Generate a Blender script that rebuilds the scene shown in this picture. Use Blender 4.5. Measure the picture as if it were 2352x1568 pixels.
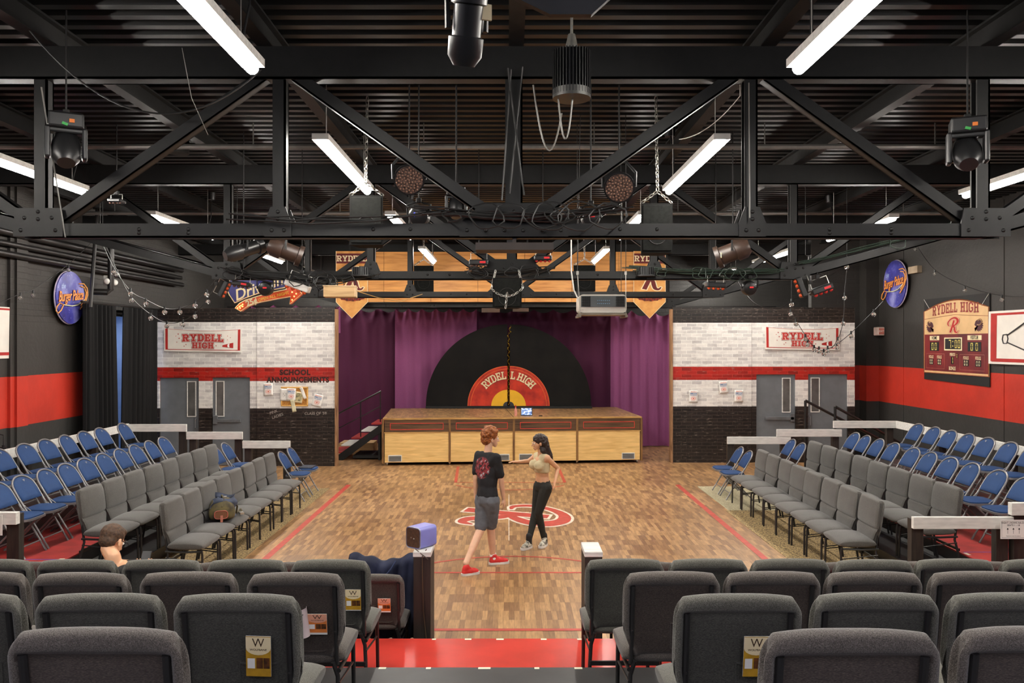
import bpy, bmesh, math, random
from mathutils import Vector, Matrix, noise as mnoise
random.seed(7)
PI = math.pi
for o in list(bpy.data.objects): bpy.data.objects.remove(o)
scene = bpy.context.scene
COL = scene.collection
V = Vector
# ------------------------------------------------------------------ camera, world, exposure
H = 2.75; F = 1850.0; CX = 1169.0; CY = 787.0
cam_d = bpy.data.cameras.new('camera'); cam = bpy.data.objects.new('camera', cam_d); COL.objects.link(cam)
cam.location = (0, 0, H); cam.rotation_euler = (PI/2, 0, 0)
cam_d.sensor_width = 36; cam_d.lens = F/2352*36
cam_d.shift_x = 7/2352; cam_d.shift_y = 3/2352
cam_d.clip_start = 0.05; cam_d.clip_end = 200
scene.camera = cam
w = bpy.data.worlds.new('world'); scene.world = w; w.use_nodes = True
w.node_tree.nodes['Background'].inputs[0].default_value = (0.02, 0.02, 0.025, 1)
w.node_tree.nodes['Background'].inputs[1].default_value = 0.5
scene.view_settings.view_transform = 'Standard'; scene.view_settings.look = 'None'
scene.view_settings.gamma = 1; scene.view_settings.use_curve_mapping = False
scene.view_settings.exposure = 0.98
try: scene.cycles.max_bounces = 8; scene.cycles.transmission_bounces = 4; scene.cycles.glossy_bounces = 3
except Exception: pass
TUBE = 70.0        # strength of every fluorescent tube in the room

def at(px, py, D):   # a measured spot of the photograph carried out to its distance D in metres
    return V(((px-CX)*D/F, D, H-(py-CY)*D/F))
# ------------------------------------------------------------------ materials
def lin(c):
    r = []
    for v in c[:3]:
        v /= 255.0
        r.append(v/12.92 if v <= 0.04045 else ((v+0.055)/1.055)**2.4)
    return (r[0], r[1], r[2], 1)
MATS = {}
def newmat(name):
    m = bpy.data.materials.new(name); m.use_nodes = True; MATS[name] = m
    nt = m.node_tree; return m, nt, nt.nodes['Principled BSDF']
def nd(nt, typ, **kw):
    n = nt.nodes.new(typ)
    for k, v in kw.items():
        if k in ('inp',):
            for i, x in v.items(): n.inputs[i].default_value = x
        else: setattr(n, k, v)
    return n
def mapped(nt, scale=(1, 1, 1), rot=(0, 0, 0), loc=(0, 0, 0)):
    tc = nd(nt, 'ShaderNodeTexCoord'); mp = nd(nt, 'ShaderNodeMapping')
    mp.inputs['Scale'].default_value = scale; mp.inputs['Rotation'].default_value = rot; mp.inputs['Location'].default_value = loc
    nt.links.new(tc.outputs['Object'], mp.inputs[0]); return mp
def ramp(nt, src, stops, interp='LINEAR'):
    r = nd(nt, 'ShaderNodeValToRGB'); r.color_ramp.interpolation = interp
    e = r.color_ramp.elements
    while len(e) < len(stops): e.new(0.5)
    for i, (p, c) in enumerate(stops): e[i].position = p; e[i].color = c
    nt.links.new(src, r.inputs[0]); return r
def mix(nt, fac, a, b, typ='MIX'):
    m = nd(nt, 'ShaderNodeMix', data_type='RGBA', blend_type=typ)
    for s, v in ((0, fac), (6, a), (7, b)):
        if hasattr(v, 'is_output') or isinstance(v, bpy.types.NodeSocket): nt.links.new(v, m.inputs[s])
        else: m.inputs[s].default_value = v
    return m.outputs[2]
def bump(nt, b, h, strength=.3, dist=.01):
    bn = nd(nt, 'ShaderNodeBump'); bn.inputs['Strength'].default_value = strength; bn.inputs['Distance'].default_value = dist
    nt.links.new(h, bn.inputs['Height']); nt.links.new(bn.outputs[0], b.inputs['Normal'])
def plain(name, c, rough=.6, metal=0, var=.12, scale=6, bmp=0, c2=None, stretch=(1, 1, 1), spec=.5):
    """painted / plastic / metal surface with a little wear noise"""
    if name in MATS: return MATS[name]
    m, nt, b = newmat(name)
    a = lin(c); c2 = lin(c2) if c2 else tuple(max(0, x*(1-var*2)) for x in a[:3])+(1,)
    mp = mapped(nt, stretch)
    n = nd(nt, 'ShaderNodeTexNoise'); n.inputs['Scale'].default_value = scale; n.inputs['Detail'].default_value = 5
    nt.links.new(mp.outputs[0], n.inputs['Vector'])
    r = ramp(nt, n.outputs[0], [(.35, c2), (.62, a)])
    nt.links.new(r.outputs[0], b.inputs['Base Color'])
    b.inputs['Roughness'].default_value = rough; b.inputs['Metallic'].default_value = metal
    b.inputs['Specular IOR Level'].default_value = spec
    if bmp: bump(nt, b, n.outputs[0], bmp, .01)
    return m
def emis(name, c, s, base=None):
    if name in MATS: return MATS[name]
    m, nt, b = newmat(name)
    b.inputs['Base Color'].default_value = lin(base or c)
    b.inputs['Emission Color'].default_value = lin(c); b.inputs['Emission Strength'].default_value = s
    return m
def wood(name, c1, c2, rough=.5, axis=0, scale=3.0, spec=.5):
    if name in MATS: return MATS[name]
    m, nt, b = newmat(name)
    s = [9, 9, 9]; s[axis] = .9
    mp = mapped(nt, tuple(s))
    n = nd(nt, 'ShaderNodeTexNoise'); n.inputs['Scale'].default_value = scale; n.inputs['Detail'].default_value = 6; n.inputs['Distortion'].default_value = .6
    nt.links.new(mp.outputs[0], n.inputs['Vector'])
    r = ramp(nt, n.outputs[0], [(.32, lin(c2)), (.52, lin(c1)), (.7, tuple(min(1, x*1.15) for x in lin(c1)[:3])+(1,))])
    nt.links.new(r.outputs[0], b.inputs['Base Color']); b.inputs['Roughness'].default_value = rough
    b.inputs['Specular IOR Level'].default_value = spec
    bump(nt, b, n.outputs[0], .08, .005)
    return m
def fabric(name, c1, c2, cell=320, bmp=.5, stretch=(1, 1, 1), rough=.95):
    if name in MATS: return MATS[name]
    m, nt, b = newmat(name)
    mp = mapped(nt, stretch)
    v = nd(nt, 'ShaderNodeTexVoronoi'); v.inputs['Scale'].default_value = cell
    n = nd(nt, 'ShaderNodeTexNoise'); n.inputs['Scale'].default_value = cell*.9; n.inputs['Detail'].default_value = 1
    n2 = nd(nt, 'ShaderNodeTexNoise'); n2.inputs['Scale'].default_value = 5
    for x in (v, n, n2): nt.links.new(mp.outputs[0], x.inputs['Vector'])
    r = ramp(nt, n.outputs[0], [(.25, lin(c2)), (.7, lin(c1))])
    d = ramp(nt, v.outputs['Distance'], [(.1, (1.3, 1.3, 1.3, 1)), (.7, (.5, .5, .5, 1))])
    o = mix(nt, .7, r.outputs[0], d.outputs[0], 'MULTIPLY')
    d2 = ramp(nt, n2.outputs[0], [(.3, (.88, .88, .88, 1)), (.7, (1.08, 1.08, 1.08, 1))])
    o = mix(nt, 1.0, o, d2.outputs[0], 'MULTIPLY')
    nt.links.new(o, b.inputs['Base Color']); b.inputs['Roughness'].default_value = rough
    b.inputs['Specular IOR Level'].default_value = .15
    b.inputs['Sheen Weight'].default_value = .25; b.inputs['Sheen Roughness'].default_value = .5
    bump(nt, b, v.outputs['Distance'], bmp, -.002)
    return m
# ------------------------------------------------------------------ mesh builder
class MB:
    def __init__(s): s.v = []; s.f = []; s.mi = []; s.cur = 0
    def add(s, vs, fs):
        o = len(s.v); s.v += [tuple(p) for p in vs]
        for f in fs: s.f.append(tuple(i+o for i in f)); s.mi.append(s.cur)
        return s
    def box(s, c, d, rot=None, bev=0):
        x, y, z = d[0]/2, d[1]/2, d[2]/2
        if bev:
            b = min(bev, x*.9, y*.9, z*.9); vs = []; bm = bmesh.new()
            bmesh.ops.create_cube(bm, size=1)
            for v in bm.verts: v.co = V((v.co.x*d[0], v.co.y*d[1], v.co.z*d[2]))
            bmesh.ops.bevel(bm, geom=bm.edges[:], offset=b, segments=2, affect='EDGES', profile=.5)
            bm.verts.index_update()
            vs = [v.co.copy() for v in bm.verts]; fs = [[v.index for v in f.verts] for f in bm.faces]; bm.free()
        else:
            vs = [V((i*x, j*y, k*z)) for k in (-1, 1) for j in (-1, 1) for i in (-1, 1)]
            fs = [(0, 2, 3, 1), (4, 5, 7, 6), (0, 1, 5, 4), (2, 6, 7, 3), (0, 4, 6, 2), (1, 3, 7, 5)]
        c = V(c)
        if rot is not None:
            R = rot if isinstance(rot, Matrix) else Matrix.Rotation(rot, 3, 'Z')
            vs = [R @ p for p in vs]
        return s.add([p+c for p in vs], fs)
    def b2(s, a, b, bev=0):
        return s.box([(a[i]+b[i])/2 for i in range(3)], [abs(b[i]-a[i]) for i in range(3)], None, bev)
    def cyl(s, p0, p1, r0, r1=None, n=12, caps=True):
        p0 = V(p0); p1 = V(p1); r1 = r0 if r1 is None else r1
        d = (p1-p0).normalized(); u = d.orthogonal().normalized(); w_ = d.cross(u)
        vs = []
        for p, r in ((p0, r0), (p1, r1)):
            for i in range(n):
                a = 2*PI*i/n; vs.append(p+u*math.cos(a)*r+w_*math.sin(a)*r)
        fs = [(i, (i+1) % n, n+(i+1) % n, n+i) for i in range(n)]
        if caps: fs += [tuple(range(n))[::-1], tuple(range(n, 2*n))]
        return s.add(vs, fs)
    def tube(s, pts, r, n=8, closed=False, rs=None, caps=True):
        pts = [V(p) for p in pts]; N = len(pts); vs = []; u = None
        for i, p in enumerate(pts):
            if closed: d = pts[(i+1) % N]-pts[i-1]
            else: d = pts[min(i+1, N-1)]-pts[max(i-1, 0)]
            d.normalize()
            if u is None: u = d.orthogonal().normalized()
            u = (u-d*u.dot(d))
            if u.length < 1e-6: u = d.orthogonal()
            u.normalize(); w_ = d.cross(u); rr = rs[i] if rs else r
            for k in range(n):
                a = 2*PI*k/n; vs.append(p+u*math.cos(a)*rr+w_*math.sin(a)*rr)
        fs = []
        for i in range(N if closed else N-1):
            a = i*n; b = ((i+1) % N)*n
            for k in range(n): fs.append((a+k, a+(k+1) % n, b+(k+1) % n, b+k))
        if not closed and caps: fs += [tuple(range(n))[::-1], tuple(range((N-1)*n, N*n))]
        return s.add(vs, fs)
    def sph(s, c, r, n=12, m=8, R=None):
        r = r if hasattr(r, '__len__') else (r, r, r); c = V(c); vs = [V((0, 0, r[2]))]
        for j in range(1, m):
            t = PI*j/m
            for i in range(n):
                a = 2*PI*i/n; vs.append(V((r[0]*math.sin(t)*math.cos(a), r[1]*math.sin(t)*math.sin(a), r[2]*math.cos(t))))
        vs.append(V((0, 0, -r[2]))); fs = []
        for i in range(n): fs.append((0, 1+i, 1+(i+1) % n))
        for j in range(m-2):
            for i in range(n):
                a = 1+j*n+i; b = 1+j*n+(i+1) % n; fs.append((a, a+n, b+n, b))
        l = len(vs)-1
        for i in range(n): fs.append((l, l-n+(i+1) % n, l-n+i))
        if R is not None: vs = [R @ p for p in vs]
        return s.add([p+c for p in vs], fs)
    def lathe(s, prof, c=(0, 0, 0), n=20, R=None):
        c = V(c); vs = []; m = len(prof)
        for r, z in prof:
            for i in range(n):
                a = 2*PI*i/n; vs.append(V((r*math.cos(a), r*math.sin(a), z)))
        fs = [(j*n+i, j*n+(i+1) % n, (j+1)*n+(i+1) % n, (j+1)*n+i) for j in range(m-1) for i in range(n)]
        if prof[0][0] > 1e-5: fs.append(tuple(range(n))[::-1])
        if prof[-1][0] > 1e-5: fs.append(tuple(range((m-1)*n, m*n)))
        if R is not None: vs = [R @ p for p in vs]
        return s.add([p+c for p in vs], fs)
    def prism(s, poly, fn, t0, t1):
        """poly: 2-D outline; fn(u, v, t) -> point; thickness from t0 to t1"""
        n = len(poly); vs = [fn(u, v, t0) for u, v in poly]+[fn(u, v, t1) for u, v in poly]
        fs = [tuple(range(n))[::-1], tuple(range(n, 2*n))]+[(i, (i+1) % n, n+(i+1) % n, n+i) for i in range(n)]
        return s.add(vs, fs)
    def grid(s, nu, nv, fn):
        vs = [fn(i/nu, j/nv) for j in range(nv+1) for i in range(nu+1)]
        fs = [(j*(nu+1)+i, j*(nu+1)+i+1, (j+1)*(nu+1)+i+1, (j+1)*(nu+1)+i) for j in range(nv) for i in range(nu)]
        return s.add(vs, fs)
    def obj(s, name, mat, parent=None, smooth=False, fix=True):
        me = bpy.data.meshes.new(name); me.from_pydata([tuple(p) for p in s.v], [], s.f)
        mats = mat if isinstance(mat, (list, tuple)) else [mat]
        for m in mats: me.materials.append(m)
        if len(mats) > 1: me.polygons.foreach_set('material_index', s.mi)
        if fix:
            bm = bmesh.new(); bm.from_mesh(me); bmesh.ops.recalc_face_normals(bm, faces=bm.faces[:]); bm.to_mesh(me); bm.free()
        if smooth:
            me.polygons.foreach_set('use_smooth', [True]*len(me.polygons))
            if smooth != 'all':
                try: me.set_sharp_from_angle(angle=math.radians(40))
                except Exception: pass
        me.update()
        o = bpy.data.objects.new(name, me); COL.objects.link(o)
        if parent is not None: o.parent = parent
        return o
# ------------------------------------------------------------------ naming
def tag(o, label, cat, group=None, kind=None):
    if label: o['label'] = label
    if cat: o['category'] = cat
    if group: o['group'] = group
    if kind: o['kind'] = kind
    return o
def struct(o, label, cat='wall'):
    o['kind'] = 'structure'; o['label'] = label; o['category'] = cat; return o
def thing(name, label, cat, loc=(0, 0, 0), rotz=0, group=None):
    o = bpy.data.objects.new(name, None); COL.objects.link(o); o.empty_display_size = .1
    o.location = loc; o.rotation_euler = (0, 0, rotz); return tag(o, label, cat, group)
def dup(root, loc, rotz, label, group=None, scale=None, swap=None):
    def cp(o, par):
        c = o.copy(); COL.objects.link(c); c.parent = par
        if swap and c.type == 'MESH' and o.data.name in swap: c.data = swap[o.data.name]
        for ch in o.children: cp(ch, c)
        return c
    r = cp(root, None); r.location = loc; r.rotation_euler = (0, 0, rotz); r['label'] = label
    if group: r['group'] = group
    if scale: r.scale = scale
    return r
ORD = ['first', 'second', 'third', 'fourth', 'fifth', 'sixth', 'seventh', 'eighth', 'ninth', 'tenth', 'eleventh', 'twelfth']
# ------------------------------------------------------------------ lettering
def text2d(txt, size=1.0, bold=0.0, shear=0.0, sx=1.0, spacing=1.0, res=3):
    cu = bpy.data.curves.new('t', 'FONT'); cu.body = txt; cu.size = size; cu.offset = bold*size; cu.shear = shear
    cu.align_x = 'CENTER'; cu.align_y = 'CENTER'; cu.space_character = spacing; cu.resolution_u = res; cu.fill_mode = 'FRONT'
    o = bpy.data.objects.new('t', cu); COL.objects.link(o)
    dg = bpy.context.evaluated_depsgraph_get(); dg.update()
    me = bpy.data.meshes.new_from_object(o.evaluated_get(dg))
    vs = [(v.co.x*sx, v.co.y) for v in me.vertices]; fs = [tuple(p.vertices) for p in me.polygons]
    bpy.data.objects.remove(o); bpy.data.curves.remove(cu); bpy.data.meshes.remove(me)
    return vs, fs
def put_text(mb, td, fn, t=.0):
    vs, fs = td; mb.add([fn(u, v, t) for u, v in vs], fs)
# slab-serif block letters, each a set of convex pieces in a 0..w x 0..1 cell
def _slab():
    s = .2; h = .15
    R = lambda x0, y0, x1, y1: [(x0, y0), (x1, y0), (x1, y1), (x0, y1)]
    G = {}
    G['H'] = (.9, [R(.1, 0, .3, 1), R(.6, 0, .8, 1), R(.2, .42, .7, .58), R(0, 0, .4, h), R(.5, 0, .9, h), R(0, 1-h, .4, 1), R(.5, 1-h, .9, 1)])
    G['I'] = (.44, [R(.12, 0, .32, 1), R(0, 0, .44, h), R(0, 1-h, .44, 1)])
    G['L'] = (.74, [R(.1, 0, .3, 1), R(0, 0, .74, .16), R(0, 1-h, .42, 1), R(.58, 0, .74, .34)])
    G['E'] = (.76, [R(.1, 0, .3, 1), R(0, 0, .76, .16), R(0, .84, .76, 1), R(.6, 0, .76, .33), R(.6, .67, .76, 1), R(.3, .43, .58, .57), R(.46, .35, .58, .65)])
    G['D'] = (.84, [R(.1, 0, .3, 1), R(0, 0, .6, .16), R(0, .84, .6, 1), R(.64, .2, .84, .8), [(.6, 0), (.84, .24), (.64, .3), (.54, .16)], [(.54, .84), (.64, .7), (.84, .76), (.6, 1)]])
    G['G'] = (.84, [R(0, .2, .2, .8), [(.24, 0), (.3, .16), (.2, .3), (0, .22)], [(0, .78), (.2, .7), (.3, .84), (.24, 1)], R(.24, 0, .64, .16), R(.24, .84, .64, 1), [(.6, 0), (.84, .22), (.64, .3), (.56, .16)], R(.64, .16, .84, .5), R(.44, .36, .84, .5), [(.56, .84), (.64, .7), (.84, .78), (.6, 1)], R(.66, .66, .84, .84)])
    G['R'] = (.9, [R(.1, 0, .3, 1), R(0, 0, .4, h), R(0, .84, .6, 1), R(.3, .44, .6, .58), R(.62, .56, .82, .86), [(.58, 1), (.82, .84), (.62, .76), (.54, .84)], [(.54, .58), (.62, .64), (.82, .6), (.6, .44)], [(.4, .46), (.6, .46), (.8, .0), (.58, .0)], R(.54, 0, .9, h)])
    G['Y'] = (.9, [R(.35, 0, .55, .46), R(.22, 0, .68, h), [(.06, .9), (.3, .9), (.55, .44), (.35, .4)], [(.6, .9), (.84, .9), (.55, .4), (.38, .44)], R(0, .86, .38, 1), R(.52, .86, .9, 1)])
    return G
SLAB = _slab()
def put_slab(mb, ch, fn, grow=0.0, t=0.0):
    w_, parts = SLAB[ch]
    for i, p in enumerate(parts):
        cx = sum(a for a, b in p)/len(p); cy = sum(b for a, b in p)/len(p)
        q = []
        for a, b in p:
            q.append((a+(grow if a > cx else -grow), b+(grow if b > cy else -grow)))
        mb.add([fn(a, b, t+i*.00012) for a, b in q], [tuple(range(len(q)))])
def slab_line(mb, txt, h, gap, fn, grow=0, t=0):
    tot = sum((SLAB[c][0]*h+gap) if c != ' ' else h*.45 for c in txt)-gap
    x = -tot/2
    for c in txt:
        if c == ' ': x += h*.45; continue
        x0 = x; put_slab(mb, c, lambda a, b, tt, x0=x0: fn(x0+a*h, (b-.5)*h, tt), grow, t); x += SLAB[c][0]*h+gap
def strokepoly(pts, ws, grow=0):
    """variable width brush stroke -> list of quads in 2-D (Catmull-Rom sampled)"""
    P = []; W = []; n = len(pts)
    for i in range(n-1):
        p0 = pts[max(i-1, 0)]; p1 = pts[i]; p2 = pts[i+1]; p3 = pts[min(i+2, n-1)]
        for k in range(6):
            t = k/6
            P.append([.5*((2*p1[a])+(-p0[a]+p2[a])*t+(2*p0[a]-5*p1[a]+4*p2[a]-p3[a])*t*t+(-p0[a]+3*p1[a]-3*p2[a]+p3[a])*t**3) for a in (0, 1)])
            W.append(ws[i]*(1-t)+ws[i+1]*t)
    P.append(list(pts[-1])); W.append(ws[-1])
    L = []; Rr = []
    for i in range(len(P)):
        a = P[max(i-1, 0)]; b = P[min(i+1, len(P)-1)]
        dx, dy = b[0]-a[0], b[1]-a[1]; l = math.hypot(dx, dy) or 1; dx /= l; dy /= l
        e = 0
        if grow and i == 0: e = -grow
        if grow and i == len(P)-1: e = grow
        hw = W[i]/2+grow
        L.append((P[i][0]-dy*hw+dx*e, P[i][1]+dx*hw+dy*e)); Rr.append((P[i][0]+dy*hw+dx*e, P[i][1]-dx*hw+dy*e))
    return [(L[i], Rr[i], Rr[i+1], L[i+1]) for i in range(len(P)-1)]
R_STROKES = [([(.40, .80), (.30, .45), (.17, .05)], [.11, .12, .13]),
             ([(.16, .47), (.06, .50), (.04, .66), (.17, .84), (.36, .94), (.53, .91), (.61, .78), (.57, .62), (.44, .50), (.30, .44)], [.02, .07, .08, .08, .10, .13, .15, .12, .09, .07]),
             ([(.30, .46), (.40, .39), (.43, .24), (.47, .09), (.56, .05), (.63, .14)], [.08, .11, .12, .11, .08, .02])]
def script_R(mb, fn, grow=0, t=0):
    for j, (p, w_) in enumerate(R_STROKES):
        for i, q in enumerate(strokepoly(p, w_, grow)):
            mb.add([fn(a, b, t+j*.0003) for a, b in q], [(0, 1, 2, 3)])
def star(mb, fn, cx, cy, r, t=0, rot=0):
    pts = []
    for i in range(10):
        a = PI/2+i*PI/5+rot; rr = r if i % 2 == 0 else r*.4; pts.append((cx+math.cos(a)*rr, cy+math.sin(a)*rr))
    mb.add([fn(cx, cy, t)]+[fn(a, b, t) for a, b in pts], [(0, 1+i, 1+(i+1) % 10) for i in range(10)])
def chain(mb, pts, link=.05, r=.006):
    """links of chain along a polyline"""
    pts = [V(p) for p in pts]; acc = 0; k = 0
    for i in range(len(pts)-1):
        d = pts[i+1]-pts[i]; n = max(1, int(d.length/(link*.72))); dn = d.normalized(); u = dn.orthogonal().normalized(); w_ = dn.cross(u)
        for j in range(n):
            c = pts[i]+d*((j+.5)/n); s_ = u if k % 2 else w_; k += 1
            ring = [c+dn*math.cos(a)*link*.5+s_*math.sin(a)*link*.28 for a in [2*PI*q/8 for q in range(8)]]
            mb.tube(ring, r, 4, closed=True)
def sag(a, b, s, n=12, side=(0, 0, 0)):
    a = V(a); b = V(b); side = V(side)
    return [a.lerp(b, i/n)+V((0, 0, -4*s*(i/n)*(1-i/n)))+side*(4*(i/n)*(1-i/n)) for i in range(n+1)]
# ------------------------------------------------------------------ material library
BLK = plain('black_paint', (32, 30, 29), .36, var=.18, bmp=.1)
STEEL = plain('black_steel', (22, 22, 22), .48, var=.12, bmp=.12, scale=12, spec=.35)
MATTE = plain('matt_black', (24, 23, 23), .7, var=.1)
BPLAS = plain('black_plastic', (30, 30, 31), .35, var=.08)
RUBB = plain('black_rubber', (22, 22, 22), .8)
CHROME = plain('galvanised_metal', (190, 188, 180), .35, .9, var=.1, scale=20)
SILVER = plain('silver_tube', (132, 130, 130), .4, .4, var=.06)
LEGM = plain('chair_leg_enamel', (34, 33, 33), .35, var=.05)
GREY = fabric('grey_tweed', (104, 101, 97), (70, 68, 65), 300)
GREYB = fabric('grey_tweed_greenish', (112, 110, 101), (70, 69, 62), 300)
GREYC = fabric('grey_tweed_brownish', (112, 105, 98), (68, 62, 57), 300)
PANELB = fabric('shaded_tweed_greenish', (84, 83, 76), (48, 48, 44), 330, .3, (.35, 1, 2))  # same tweed as the chair, darkened to carry the shade on its back
PANELC = fabric('shaded_tweed_brownish', (86, 76, 69), (50, 43, 39), 330, .3, (.35, 1, 2))  # brownish chair tweed again, with the rear shade put into the colour
BLUE = fabric('blue_vinyl', (50, 76, 122), (42, 66, 106), 500, .15, rough=.7); BLUE.node_tree.nodes['Principled BSDF'].inputs['Sheen Weight'].default_value = 0
WHITEP = plain('white_rail_paint', (222, 220, 214), .6, var=.1, scale=5, stretch=(1, 6, 6))
DARKW = wood('black_stained_post', (44, 36, 30), (26, 21, 18), .6, 2)
REDP = plain('red_platform_paint', (205, 62, 52), .3, var=.1, scale=3, bmp=.04)
REDD = plain('red_platform_worn', (178, 52, 48), .5, var=.16, scale=5, bmp=.08)
BLKP = plain('black_platform_paint', (62, 62, 62), .42, var=.12, scale=4, bmp=.06)
WHT = plain('white_paper', (238, 236, 230), .8, var=.04)
CREAM = plain('cream_paint', (240, 222, 178), .6, var=.06)
INK = plain('black_ink', (30, 28, 30), .7)
REDI = plain('red_ink', (178, 38, 34), .7, var=.08)
MAROON = plain('maroon_ink', (104, 26, 28), .7, var=.1)
PINKI = plain('pink_outline_ink', (232, 168, 158), .7)
GREYI = plain('grey_outline_ink', (110, 104, 106), .7)
def mk_floor():
    m, nt, b = newmat('parquet_strip_floor')
    tc = nd(nt, 'ShaderNodeTexCoord'); sp = nd(nt, 'ShaderNodeSeparateXYZ'); nt.links.new(tc.outputs['Object'], sp.inputs[0])
    cb = nd(nt, 'ShaderNodeCombineXYZ'); nt.links.new(sp.outputs[1], cb.inputs[0]); nt.links.new(sp.outputs[0], cb.inputs[1])
    def brick(c1, c2, mo, w_, h_, off):
        t = nd(nt, 'ShaderNodeTexBrick'); t.offset = off; t.offset_frequency = 1; t.squash = 1
        for k, x in (('Scale', 1), ('Brick Width', w_), ('Row Height', h_), ('Mortar Size', .0009), ('Mortar Smooth', .2)): t.inputs[k].default_value = x
        t.inputs['Color1'].default_value = c1; t.inputs['Color2'].default_value = c2; t.inputs['Mortar'].default_value = mo
        nt.links.new(cb.outputs[0], t.inputs['Vector']); return t
    b1 = brick(lin((182, 143, 99)), lin((128, 94, 65)), lin((100, 74, 54)), .27, .054, .37)
    n = nd(nt, 'ShaderNodeTexNoise'); mp = nd(nt, 'ShaderNodeMapping'); mp.inputs['Scale'].default_value = (50, 5, 1)
    nt.links.new(tc.outputs['Object'], mp.inputs[0]); nt.links.new(mp.outputs[0], n.inputs['Vector']); n.inputs['Scale'].default_value = 1.2; n.inputs['Detail'].default_value = 5
    r = ramp(nt, n.outputs[0], [(.3, (.72, .7, .66, 1)), (.7, (1.12, 1.1, 1.06, 1))])
    o = mix(nt, 1, b1.outputs[0], r.outputs[0], 'MULTIPLY')
    n2 = nd(nt, 'ShaderNodeTexNoise'); n2.inputs['Scale'].default_value = .6; n2.inputs['Detail'].default_value = 3; nt.links.new(tc.outputs['Object'], n2.inputs['Vector'])
    r2 = ramp(nt, n2.outputs[0], [(.3, (.9, .88, .86, 1)), (.7, (1.06, 1.06, 1.06, 1))])
    o = mix(nt, 1, o, r2.outputs[0], 'MULTIPLY')
    nt.links.new(o, b.inputs['Base Color'])
    rr = ramp(nt, n2.outputs[0], [(.3, (.3, .3, .3, 1)), (.7, (.5, .5, .5, 1))]); nt.links.new(rr.outputs[0], b.inputs['Roughness'])
    bump(nt, b, b1.outputs['Fac'], .15, -.002)
    return m
FLOORM = mk_floor()
def bands(nt, zsock, stops):
    """paint bands by height: stops = [(z, colour)], constant steps"""
    mr = nd(nt, 'ShaderNodeMapRange'); mr.inputs['From Min'].default_value = 0; mr.inputs['From Max'].default_value = 6
    nt.links.new(zsock, mr.inputs['Value'])
    return ramp(nt, mr.outputs[0], [(z/6, c) for z, c in stops], 'CONSTANT').outputs[0]
def mk_wall(name, axis, z1, z2, wob=.01, brick_from=3.1, red=(188, 46, 28)):
    m, nt, b = newmat(name)
    tc = nd(nt, 'ShaderNodeTexCoord'); sp = nd(nt, 'ShaderNodeSeparateXYZ'); nt.links.new(tc.outputs['Object'], sp.inputs[0])
    cb = nd(nt, 'ShaderNodeCombineXYZ'); nt.links.new(sp.outputs[axis], cb.inputs[0]); nt.links.new(sp.outputs[2], cb.inputs[1])
    col = bands(nt, sp.outputs[2], [(0, lin((50, 49, 47))), (z1, lin(red)), (z2, lin((47, 44, 41))), (5.9, lin((40, 38, 36)))])
    n = nd(nt, 'ShaderNodeTexNoise'); n.inputs['Scale'].default_value = 2.2; n.inputs['Detail'].default_value = 7; nt.links.new(tc.outputs['Object'], n.inputs['Vector'])
    r = ramp(nt, n.outputs[0], [(.3, (.82, .8, .8, 1)), (.7, (1.08, 1.08, 1.08, 1))])
    nt.links.new(mix(nt, 1, col, r.outputs[0], 'MULTIPLY'), b.inputs['Base Color'])
    t = nd(nt, 'ShaderNodeTexBrick')
    for k, x in (('Scale', 1), ('Brick Width', .42), ('Row Height', .1), ('Mortar Size', .008), ('Mortar Smooth', .6)): t.inputs[k].default_value = x
    nt.links.new(cb.outputs[0], t.inputs['Vector'])
    # bare brickwork shows above, smooth render below
    ms = nd(nt, 'ShaderNodeMath', operation='GREATER_THAN'); ms.inputs[1].default_value = brick_from; nt.links.new(sp.outputs[2], ms.inputs[0])
    mm = nd(nt, 'ShaderNodeMath', operation='MULTIPLY'); nt.links.new(t.outputs['Fac'], mm.inputs[0]); nt.links.new(ms.outputs[0], mm.inputs[1])
    ad = nd(nt, 'ShaderNodeMath', operation='MULTIPLY_ADD'); nt.links.new(mm.outputs[0], ad.inputs[0]); ad.inputs[1].default_value = -1.0
    n3 = nd(nt, 'ShaderNodeTexNoise'); n3.inputs['Scale'].default_value = 14; n3.inputs['Detail'].default_value = 6; nt.links.new(tc.outputs['Object'], n3.inputs['Vector'])
    nt.links.new(n3.outputs[0], ad.inputs[2])
    bump(nt, b, ad.outputs[0], .45, .012); b.inputs['Roughness'].default_value = .6
    return m
WALL_L = mk_wall('painted_wall_left', 1, 1.37, 2.19)
WALL_R = mk_wall('painted_wall_right', 1, 1.35, 2.20, brick_from=5.6)
WALL_B = mk_wall('painted_wall_back', 0, 1.35, 2.20, brick_from=.1, red=(150, 32, 26))
WALL_D = mk_wall('dark_brick_wall', 0, 5.8, 5.85, brick_from=.1)
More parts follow.
